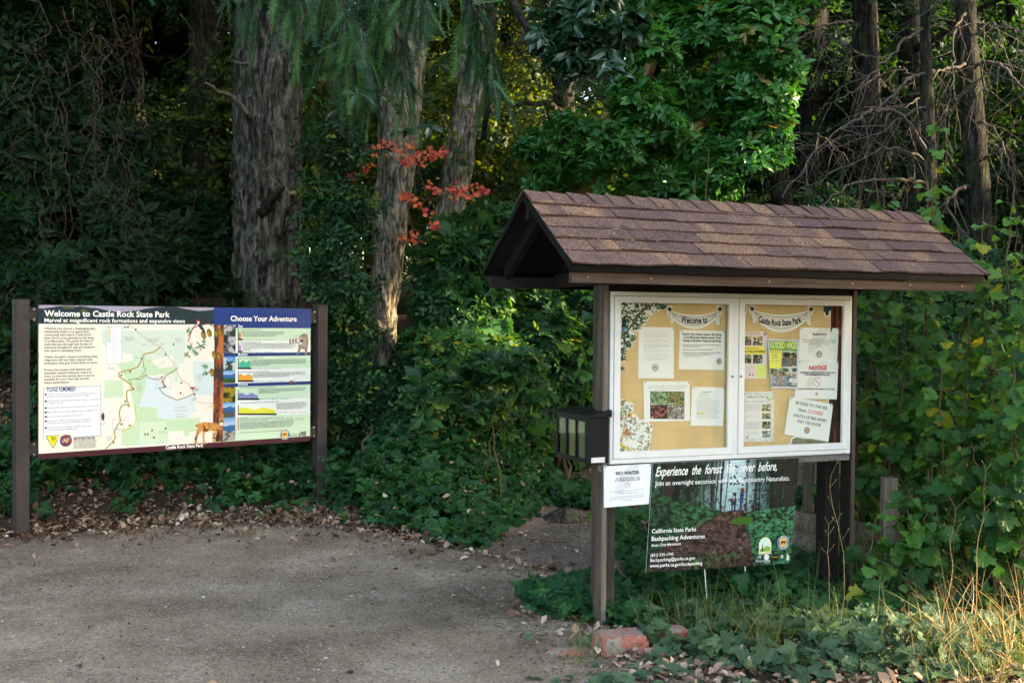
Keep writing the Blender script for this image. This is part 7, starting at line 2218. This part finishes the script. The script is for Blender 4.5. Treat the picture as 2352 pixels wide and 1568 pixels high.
# ------------------------------------------------------------------ background trees (behind) and side trees (they close the canopy and cast the shade)
def crown_bl(cx_, cy_, z0, z1, r, seed):
    rr = np.random.default_rng(seed)
    return [(cx_ + rr.normal(0, r * .45), cy_ + rr.normal(0, r * .4), rr.uniform(z0, z1), r * rr.uniform(.4, .75), r * rr.uniform(.4, .7), r * rr.uniform(.3, .55)) for k in range(9)]
def bg_tree(name, label, x, y, h, r, cz, n, seed, leaf='far', group=None, tr=.2, size=.5, tpls=None):
    g = gz(x, y)
    t = root(name, label, 'tree', (x, y, g), 0, group)
    m = MB(); W = np.array([(x, y, g - .3), (x + .1, y, g + h * .3), (x - .1, y, g + h * .7), (x, y, g + h)])
    trunk_mesh(m, W, [tr * 1.2, tr, tr * .7, tr * .2], 20, 60, .02, seed)
    rr = np.random.default_rng(seed)
    for k in range(7):
        z = g + rr.uniform(*cz); a = rr.uniform(0, 6.28)
        m.tube(wig((x, y, z), (x + math.cos(a) * r * .8, y + math.sin(a) * r * .8, z + rr.uniform(-.3, .8)), 7, .08), np.linspace(tr * .3, .02, 7), 6)
    part(m, 'trunk', M['bark_dark'], t, t, sm=True)
    m = MB(); crown(m, crown_bl(x, y, g + cz[0], g + cz[1], r, seed), n, tpls or SPQ, size, shell=.6, gaps=True)
    part(m, 'crown', M[leaf], t, t)
    return t
BG = []
labs = ['dark tree at the far left edge behind the hanging vines', 'dim tree left of the broad fir trunk', 'shaded tree seen above the middle of the map sign', 'dark tree right behind the broad fir trunk', 'tree glowing behind the hanging fir boughs', 'yellow green tree between the two pale trunks and the bright tree', 'tree in shade behind the kiosk gable', 'dark tree behind the bright green broadleaf tree', 'tree behind the bare branches above the roof', 'dark tree behind the slim dead conifer', 'tree at the far right edge behind the thick dead conifer']
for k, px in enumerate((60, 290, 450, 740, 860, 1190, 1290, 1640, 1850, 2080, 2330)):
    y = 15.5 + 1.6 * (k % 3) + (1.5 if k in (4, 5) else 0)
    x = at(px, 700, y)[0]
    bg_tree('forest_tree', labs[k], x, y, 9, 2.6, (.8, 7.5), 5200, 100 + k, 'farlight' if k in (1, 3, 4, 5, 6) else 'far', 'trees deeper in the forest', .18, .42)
# far wood: one mass
mb = MB()
xl_ = [tuple(at(px, py, 18)) + (1.2, .9, 1.2) for px, py in ((150, 530), (60, 480), (400, 100), (200, 420), (300, 300), (60, 60), (150, 150), (260, 60), (330, 180), (60, 260), (430, 330))]
bl = [(rng.uniform(-16, 16), rng.uniform(23, 30), rng.uniform(.5, 9), rng.uniform(1.5, 3), 2, rng.uniform(1.0, 2.2)) for k in range(90)] + [(rng.uniform(-14, -3), rng.uniform(19, 24), rng.uniform(1, 9), 2.2, 1.5, 1.8) for k in range(34)] + [(rng.uniform(2, 14), rng.uniform(20, 24), rng.uniform(.5, 9.5), 2.2, 1.5, 1.6) for k in range(44)] + xl_
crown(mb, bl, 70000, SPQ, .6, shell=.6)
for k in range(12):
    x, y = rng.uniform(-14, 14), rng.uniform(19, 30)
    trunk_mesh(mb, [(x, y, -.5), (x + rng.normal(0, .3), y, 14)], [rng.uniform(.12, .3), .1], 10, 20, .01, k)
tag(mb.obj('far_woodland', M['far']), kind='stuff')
# canopy and side trees: unseen crowns added to block sun and sky, gaps cut for sun spots
def shade_tree(label, x, y, h, bl, n, seed, size=.6):
    g = gz(x, y)
    t = root('shade_tree', label, 'tree', (x, y, g), 0, 'trees around the clearing')
    m = MB(); trunk_mesh(m, [(x, y, g - .3), (x, y, h)], [.28, .08], 18, 40, .02, seed)
    part(m, 'trunk', M['bark_dark'], t, t, sm=True)
    bl = np.array(bl)
    p, nn = blobs(bl, n, .9)
    k = open_gaps(p, .38)
    p, nn = p[k], nn[k]
    m = MB()
    multi(m, SPQ, p, basis(nn * .3 + SUN_DIR * .9 + rng.normal(0, .3, p.shape), rng.uniform(0, 6.28, len(p))), size * rng.uniform(.7, 1.2, len(p)))
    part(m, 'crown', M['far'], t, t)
for k, (y, z) in enumerate(((-2, 5.5), (1, 5.6), (4, 5.8), (7, 6.2), (11, 7), (15, 7))):
    x = 9.5 + (k % 2) * 1.2
    shade_tree('unseen shade tree at the right of the clearing, number %s from the road' % ['one', 'two', 'three', 'four', 'five', 'six'][k], x, y, 9.5,
               [(x + rng.normal(0, .6), y + rng.uniform(-2.2, 2.2), rng.uniform(3.4, 9.5), rng.uniform(1.4, 2.1), rng.uniform(1.4, 2.2), rng.uniform(.9, 1.6)) for _ in range(26)], 21000, 60 + k, .6)
shade_tree('added unseen tree at the right behind the viewer, darkening the glass reflection', 12.5, -5.5, 9.5, [(12.5 + rng.normal(0, 1), -5.5 + rng.uniform(-3, 3), rng.uniform(1.2, 8.5), rng.uniform(1.4, 2.1), rng.uniform(1.4, 2.2), rng.uniform(.9, 1.6)) for _ in range(26)], 15000, 90, .6)  # added out of view to cover sky mirrored in the cabinet glass
for k, (x, y) in enumerate(((11.5, -3.2), (12, -.5), (12.2, 2.2), (12.6, 5.2))):
    bush('unseen_bush', ('added unseen bush at the right, %s from the viewer' % ['first', 'second', 'third', 'fourth'][k]), [(x + rng.normal(0, .4), y + rng.uniform(-1.3, 1.3), rng.uniform(.4, 2.6), 1.2, 1.2, .9) for _ in range(9)], 3000, SPQ, .5, 'far', group='unseen bushes added for the glass reflection')  # bushes added out of view, hiding bright sky from the glass reflection
for k, (x, y) in enumerate(((-9, 4), (-10, 8), (-9.5, 12), (-9.3, 16), (-12, 0))):
    shade_tree('unseen shade tree out left of the map sign, %s of the row' % ['nearest', 'second', 'third', 'innermost', 'outermost'][k], x, y, 12,
               [(x + rng.normal(0, 1.2), y + rng.normal(0, 1.4), rng.uniform(2.0, 11), rng.uniform(1.4, 2.2), rng.uniform(1.4, 2.2), rng.uniform(.9, 1.6)) for _ in range(16)], 5000, 70 + k, .6)
for k, (x, y) in enumerate(((-4, 15), (0, 17.5), (4, 15.5), (7.5, 14), (-7.5, 17))):
    shade_tree('tall canopy tree deep in the wood, %s' % ['behind the map sign', 'between the signs', 'behind the kiosk', 'behind the dead conifers', 'at far left'][k], x, y, 15,
               [(x + rng.normal(0, 2.0), y + rng.normal(-1, 1.8), rng.uniform(7.8, 13), rng.uniform(1.8, 2.8), rng.uniform(1.8, 2.6), rng.uniform(.8, 1.4)) for _ in range(14)], 6500, 80 + k, .7)

# ------------------------------------------------------------------ litter, pebbles, grass
LIT = []
for s in range(5):
    r = np.random.default_rng(s + 70)
    V, T = leaf_simple(r.uniform(.4, .7), r.uniform(-.3, .3), r.uniform(.05, .25))
    V = V.copy(); V[:, 2] += r.normal(0, .05, len(V)); LIT.append((V, T))
def scatter_flat(mb, xr, yr, n, fn, size, tpls, zf, tilt=.3, lift=(.002, .02), beta=(1.6, 1.6)):
    x = rng.uniform(*xr, n); y = rng.uniform(*yr, n)
    k = rng.random(n) < fn(x, y)
    x, y = x[k], y[k]
    p = np.stack([x, y, zf(x, y) + rng.uniform(*lift, len(x))], 1)
    multi(mb, tpls, p, basis(UP + rng.normal(0, tilt, p.shape), rng.uniform(0, 6.28, len(p))), size * rng.uniform(.35, 1.1, len(p)) * (1 + .5 * (rng.random(len(p)) < .12)), rng.beta(*beta, len(p)))
zall = lambda x, y: np.where(y < G(x), lot_z(x, y) + .004, ground_z(x, y) - .004)
mb = MB()
def f_lit(x, y):
    d = y - G(x)
    e = np.exp(-np.clip(-d - .05, 0, 9) / .24) * (d < .1) + (d >= .1) * 1.0
    w = 1 - smooth(x, -1.6, -.9) * .55
    return np.clip(e * w, 0, 1)
scatter_flat(mb, (-5.2, -.6), (7.3, 11.5), 26000, f_lit, .056, LIT, zall, .45, (.004, .05), (1.3, 1.9))
scatter_flat(mb, (-1.4, 1.2), (6.9, 9.6), 2600, lambda x, y: .9 * np.exp(-np.abs(y - G(x) - .12) / .22), .07, LIT, zall, .35)
scatter_flat(mb, (-.2, 3), (6.8, 13), 2600, lambda x, y: .45 * (x > XL(y) - .3), .05, LIT, zall, .3)
def f_lit2(x, y):
    e = .42 + .25 * np.sin(y * 2.2)
    n = fbm(np.stack([x * 3, y * 3, x * 0], -1), 77, 2)
    return smooth(x, .12 + .5 * (5.6 - y), .6 + .5 * (5.6 - y)) * (.35 + .9 * (n > .5)) * smooth(y, 4.8, 5.1)
scatter_flat(mb, (-.1, 3.4), (4.7, 6.6), 6500, f_lit2, .058, LIT, zall, .35, (.003, .03), (2.2, 1.5))
scatter_flat(mb, (-5, .9), (3.5, 9), 420, lambda x, y: (y < G(x)) * .5, .045, LIT, zall, .2, (.002, .008))
for _ in range(1):
    x = rng.uniform(-4.2, .9, 1500); y = rng.uniform(7.6, 12, 1500); k = rng.random(1500) < f_bank(x, y)
    p = np.stack([x, y, ground_z(x, y) + rng.uniform(.05, .33, 1500)], 1)[k]
    multi(mb, LIT, p, basis(UP + rng.normal(0, .5, p.shape), rng.uniform(0, 6.28, len(p))), rng.uniform(.03, .07, len(p)), rng.beta(2, 1.5, len(p)))
tag(mb.obj('fallen_leaves', M['litter']), kind='stuff')
mb = MB()
CH = [leaf_quad(.25), leaf_quad(.5)]
scatter_flat(mb, (-5, 2.2), (4.6, 9.2), 60000, lambda x, y: (y < G(x) + .1) * (.10 + .9 * np.exp(-np.clip(G(x) - y, 0, 9) / 1.1)), .022, CH, zall, .2, (.001, .006))  # duff thickens towards the edge, also darkening the gravel as shade would
scatter_flat(mb, (-.4, 3), (4.7, 6.5), 14000, lambda x, y: smooth(x, -.2 + .5 * (5.6 - y), .4 + .5 * (5.6 - y)), .024, CH, zall, .25, (.001, .01))
scatter_flat(mb, (-.3, 3), (6.7, 13), 14000, lambda x, y: (x > XL(y) - .4) * .9, .028, CH, zall, .25, (.001, .01))
for k in range(260):
    x = rng.uniform(-4.6, 2.6); y = rng.uniform(5, 10)
    if rng.random() > f_lit(np.array([x]), np.array([y]))[0] + .25 * (x > .4): continue
    a = np.array([x, y, float(zall(x, y)) + .008]); q = rng.uniform(0, 6.28); L = rng.uniform(.06, .3)
    mb.tube(wig(a, a + (math.cos(q) * L, math.sin(q) * L, .01), 5, .1), np.linspace(.004, .0015, 5), 4, rnd=rng.random())
tag(mb.obj('needle_duff', M['duff']), kind='stuff')
def stone_tpl(seed):
    r = np.random.default_rng(seed)
    V = [(0, 0, .6)] + [(math.cos(a), math.sin(a), .15) for a in np.arange(6) * 1.047] + [(0, 0, -.4)]
    V = np.array(V) * np.array([1, .75, .7]) * r.uniform(.8, 1.2, (8, 3))
    T = [(0, i, i % 6 + 1) for i in range(1, 7)] + [(7, i % 6 + 1, i) for i in range(1, 7)]
    return V * .5, np.array(T)
ST = [stone_tpl(s) for s in range(5)]
mb = MB()
for (n, s, yr) in ((16000, .010, (4.8, 7.0)), (9000, .012, (6.5, 9.0)), (1800, .022, (4.8, 8.0))):
    scatter_flat(mb, (-4.2, 1.6), yr, n, lambda x, y: (y < G(x) - .02) * (.35 + .65 * (fbm(np.stack([x * 1.5, y * 2, x * 0], -1), 81, 2) > .48)), s, ST, lambda x, y: lot_z(x, y) + .004, .2, (-.001, .003), (1.8, 2.4))
scatter_flat(mb, (-.2, 2.6), (6.9, 12), 1800, lambda x, y: (x > XL(y)) * 1.0, .018, ST, zall, .2, (-.002, .004))
tag(mb.obj('loose_gravel', M['pebble']), kind='stuff')

def blade(seed, bend=.5, w=.0052):
    r = np.random.default_rng(seed)
    V, T = [], []
    n = 6
    for i in range(n + 1):
        t = i / n
        x = bend * t ** 2; z = t * (1 - .25 * bend * t)
        ww = w * (1 - t ** 2 * .9)
        V += [(x, ww, z), (x, -ww, z)]
    for i in range(n):
        a = 2 * i; T += [(a, a + 1, a + 2), (a + 1, a + 3, a + 2)]
    return np.array(V), np.array(T)
BL = [blade(s, b) for s, b in ((1, .2), (2, .5), (3, .9), (4, 1.3))]
def tuft(mb, x, y, n, h, spread=.08, lean=.35, dens=1):
    p = np.stack([x + rng.normal(0, spread, n), y + rng.normal(0, spread, n), 0 * np.ones(n)], 1)
    p[:, 2] = zall(p[:, 0], p[:, 1]) - .01
    z = UP + rng.normal(0, lean, p.shape) * (1, 1, 0)
    multi(mb, BL, p, basis(z, rng.uniform(0, 6.28, n)), h * rng.uniform(.5, 1.15, n))
def tufts(name, label, spots, mat, group='grass tufts around the kiosk', lean=.3):
    for k, (px, py, n, h, sp) in enumerate(spots):
        # ground point seen at px,py
        y = 5.5
        for _ in range(12):
            r_ = ray(px, py); y = (float(zall(*(np.array([0, 0]) + r_[:2] * y / r_[1]))) - HC) / r_[2] * r_[1]
        x = r_[0] * y / r_[1]
        m = MB(); tuft(m, x, y, n, h, sp, lean)
        o = m.obj(name, M[mat], origin=(x, y, float(zall(x, y))))
        tag(o, label[k], 'grass tuft', group)
tufts('grass_tuft', ['green and pale grass tuft just right of the red rock', 'green tuft in front of the banner between its two stakes', 'small green tuft left of the red rock', 'tall green tuft at the foot of the right kiosk post', 'green tuft by the leaves right of the banner', 'thin green tuft among leaves below the banner'],
      [(1560, 1510, 150, .40, .07), (1760, 1490, 90, .36, .08), (1345, 1515, 46, .24, .06), (1985, 1420, 190, .50, .10), (1890, 1470, 90, .34, .09), (1680, 1470, 60, .32, .07)], 'grass_g')
tufts('dry_grass_tuft', ['straw coloured grass tuft beside the red rock', 'dry golden grass clump lit by the sun in the bottom right corner', 'tall dry golden grass clump at the right edge', 'dry grass clump between the logs and the golden grass', 'sparse dry grass at the right kiosk post', 'dry grass by the upper bend of the trail'],
      [(1590, 1490, 40, .30, .07), (2240, 1520, 260, .36, .20), (2330, 1440, 260, .48, .22), (2120, 1440, 90, .42, .16), (1960, 1380, 40, .55, .10), (1300, 1125, 50, .22, .10)], 'grass_d', 'dry grass clumps', .45)
m = MB()
for k in range(9): tuft(m, 2.1 + .16 * k, 5.25 + .07 * (k % 4), 70, .30, .13, .4)
tag(m.obj('grass_verge', M['grass_g']), kind='stuff')
# dry seed stalks
for k, (px, py, h, lab) in enumerate(((1932, 1400, .85, 'tall dry seed stalk against the right kiosk post'), (1905, 1420, .6, 'shorter dry seed stalk left of the tall one at the post'), (2240, 1480, .9, 'dry stalk rising in front of the lobed-leaf shrub'), (2150, 1450, .7, 'leaning dry stalk left of the golden grass'))):
    p = at(px, py, 5.8); g = float(zall(p[0], 5.8))
    m = MB()
    C = wig((p[0], 5.8, g), (p[0] - .06 + .05 * k, 5.8, g + h), 12, .04)
    m.tube(C, np.linspace(.0022, .001, 12), 4)
    for q in range(7, 12):
        for s in (-1, 1):
            
            if rng.random() < .35: continue
            e = C[q] + (s * rng.uniform(.008, .045), rng.normal(0, .01), rng.uniform(.015, .06)); m.tube([C[q], e, e + (s * .006, 0, .012)], [.0007, .0007, .002], 3)
    tag(m.obj('seed_stalk', M['grass_d'], origin=(p[0], 5.8, g)), lab, 'grass stalk', 'dry seed stalks')

# ------------------------------------------------------------------ rock, old posts, logs, stick
def rock(name, label, c, s, mat, seed, rz=0.0, cat='rock', group=None, box=.0):
    n1, n2 = 40, 28
    a, b = np.meshgrid(np.linspace(0, 2 * math.pi, n1, endpoint=False), np.linspace(-math.pi / 2, math.pi / 2, n2))
    D = np.stack([np.cos(b) * np.cos(a), np.cos(b) * np.sin(a), np.sin(b)], -1)
    if box: D = np.sign(D) * np.abs(D) ** box
    q = fbm(D * 2.2 + seed, seed, 4)[..., None]
    q2 = fbm(D * 7 + seed, seed + 3, 4)[..., None]
    P = D * (.80 + .30 * q + .16 * q2) * np.array(s)
    cr, sr = math.cos(rz), math.sin(rz)
    P = np.stack([P[..., 0] * cr - P[..., 1] * sr, P[..., 0] * sr + P[..., 1] * cr, P[..., 2]], -1) + np.array(c)
    P = np.concatenate([P, P[:, :1]], 1)
    m = MB(); m.grid(P)
    return tag(m.obj(name, M[mat], sm=True, origin=c), label, cat, group)
def redrock():
    m, n, l, out = nt('red_painted_stone')
    vec = coords(n, l, 'Object')
    t = nz(n, l, vec, 14, 6, .75, .3)
    r = ramp(n, [(.36, (.10, .085, .07)), (.44, (.25, .22, .18)), (.50, (.27, .17, .13)), (.53, (.30, .085, .062)), (.8, (.38, .12, .085))])
    l.new(t.outputs[0], r.inputs[0])
    p = n.new('ShaderNodeBsdfPrincipled'); l.new(r.outputs[0], p.inputs['Base Color']); p.inputs['Roughness'].default_value = .85
    t2 = nz(n, l, vec, 60, 4, .7); l.new(bump(n, l, t2.outputs[0], .6, .01), p.inputs['Normal'])
    l.new(p.outputs[0], out.inputs[0]); return m
M['redrock'] = redrock()
M['rock'] = barkmat('grey_rock', (.025, .02, .016), (.07, .058, .045), (.14, .12, .095), .8, .4)
c = at(1425, 1487, 5.55)
rock('painted_rock', 'red painted weathered rock at the foot of the left kiosk post', (c[0], 5.55, .03), (.118, .095, .062), 'redrock', 5, .3, box=.36)
c = at(1545, 1492, 5.75)
rock('painted_rock', 'small partly hidden red painted rock right of the larger one', (c[0], 5.75, .02), (.07, .055, .045), 'redrock', 8, .2, box=.4)
c = at(1300, 1497, 5.5)
rock('painted_rock', 'low flat red painted rock left of the larger one, half buried', (c[0], 5.5, .0), (.085, .05, .022), 'redrock', 9, -.1, box=.5)
c = at(1300, 1160, 9.9)
rock('mossy_boulder', 'half-buried grey boulder beside the bend of the trail', (c[0], 9.9, gz(c[0], 9.9) - .02), (.20, .18, .11), 'rock', 3)
def old_post(label, px, ytop, ybase, wpx, y, seed):
    a = at(px, ytop, y); b = at(px + 3, ybase, y); r0 = wpx / F * y / 2
    g = gz(a[0], y)
    m = MB(); trunk_mesh(m, [(b[0], y, g - .2), (a[0], y, a[2])], [r0 * 1.02, r0], 26, 40, .012, seed)
    k = 26; top = m.v[0][-k:]
    m.add(np.vstack([top, top.mean(0)]), T=[(i, (i + 1) % k, k) for i in range(k)])
    return tag(m.obj('fence_post', M['wood_old_v'], origin=(a[0], y, g)), label, 'fence post', 'old split fence posts')
old_post('weathered split fence post right of the kiosk with wire round it', 2043, 1096, 1190, 44, 6.75, 2)
old_post('old fence post seen in the gap between banner and right kiosk post', 1856, 1062, 1140, 26, 8.0, 3)
m = MB()
w = at(2043, 1150, 6.75)
a = np.linspace(0, 2 * math.pi, 20)
m.tube(np.stack([w[0] + .063 * np.cos(a), 6.75 + .063 * np.sin(a), w[2] + .01 * np.sin(2 * a)], 1), .0022, 5)
m.tube(wig(w + (.06, 0, 0), at(2088, 1130, 6.7), 8, .05), .0018, 4)
m.tube(wig(at(2088, 1130, 6.7), at(2060, 1085, 6.75), 8, .08), .0018, 4)
m.tube(wig(w + (-.06, 0, .0), at(1990, 1130, 6.85), 8, .05), .0018, 4)
tag(m.obj('fence_wire', M['steel'], origin=w), 'rusty wire wound round the split fence post and trailing off', 'wire')
for k, (x0, y0, x1, y1, r0, yy, lab) in enumerate(((1800, 1195, 2085, 1250, .085, 7.5, 'topmost old log in the low log fence behind the kiosk'), (1790, 1240, 2090, 1310, .09, 7.4, 'middle old log in the low log fence behind the kiosk'), (1795, 1300, 2080, 1370, .095, 7.3, 'lowest old log in the low log fence behind the kiosk'))):
    A, B = at(x0, y0, yy + .35), at(x1, y1, yy - .2)
    n_ = 30; tt = np.linspace(0, 1, n_)[:, None]
    C = A + (B - A) * tt
    m = MB()
    sides = 20; T_ = nrm(B - A); A_ = nrm(np.cross(T_, UP)); B_ = np.cross(T_, A_)
    an = np.linspace(0, 2 * math.pi, sides, endpoint=False)
    rr_ = r0 * (1 + .22 * (fbm(np.stack(np.broadcast_arrays(tt * 6, np.cos(an)[None] * 1.5 + k * 5, np.sin(an)[None] * 1.5), -1), k, 3) - .5))
    V = C[:, None] + rr_[..., None] * (np.cos(an)[None, :, None] * A_ + np.sin(an)[None, :, None] * B_)
    i = np.arange(n_ - 1)[:, None] * sides; j = np.arange(sides)[None]
    Q = np.stack([i + j, i + (j + 1) % sides, i + sides + (j + 1) % sides, i + sides + j], -1).reshape(-1, 4)
    V = V.reshape(-1, 3)
    m.add(np.vstack([V, B]), Q=Q, T=[((n_ - 1) * sides + q, (n_ - 1) * sides + (q + 1) % sides, n_ * sides) for q in range(sides)])
    tag(m.obj('old_log', M['wood_old_v'], origin=(A + B) / 2), lab, 'log', 'logs behind the kiosk')
m = MB(); a, b = at(1397, 1551, 5.13), at(1500, 1557, 5.08)
m.tube(wig((a[0], 5.13, .018), (b[0], 5.08, .018), 8, .03), [.012] * 8, 8)
tag(m.obj('stick', M['wood_grey_h'], origin=(a[0], 5.13, .018)), 'short grey stick lying on the gravel at the bottom edge', 'stick')
# debris lying on the roof
m = MB()
n = 420
u = np.where(rng.random(n) < .55, rng.normal(U0 + .38, .14, n), rng.uniform(U0, U0 + RL, n)); f = np.where(rng.random(n) < .55, rng.normal(.33, .07, n), rng.integers(1, 6, n) / 6 - .01)
f = np.clip(f, .02, .95); u = np.clip(u, U0 + .02, U0 + RL - .05)
p = kmap(np.stack([u, VF + (VR - VF) * f, ZE + (ZR - ZE) * f + .026], 1))
multi(m, CH, p, basis(np.tile(UP * .83 + KP.N * .55, (n, 1)) + rng.normal(0, .15, p.shape), rng.uniform(0, 6.28, n)), rng.uniform(.008, .03, n), rng.beta(2, 1.5, n))
tag(m.obj('roof_debris', M['duff']), kind='stuff')
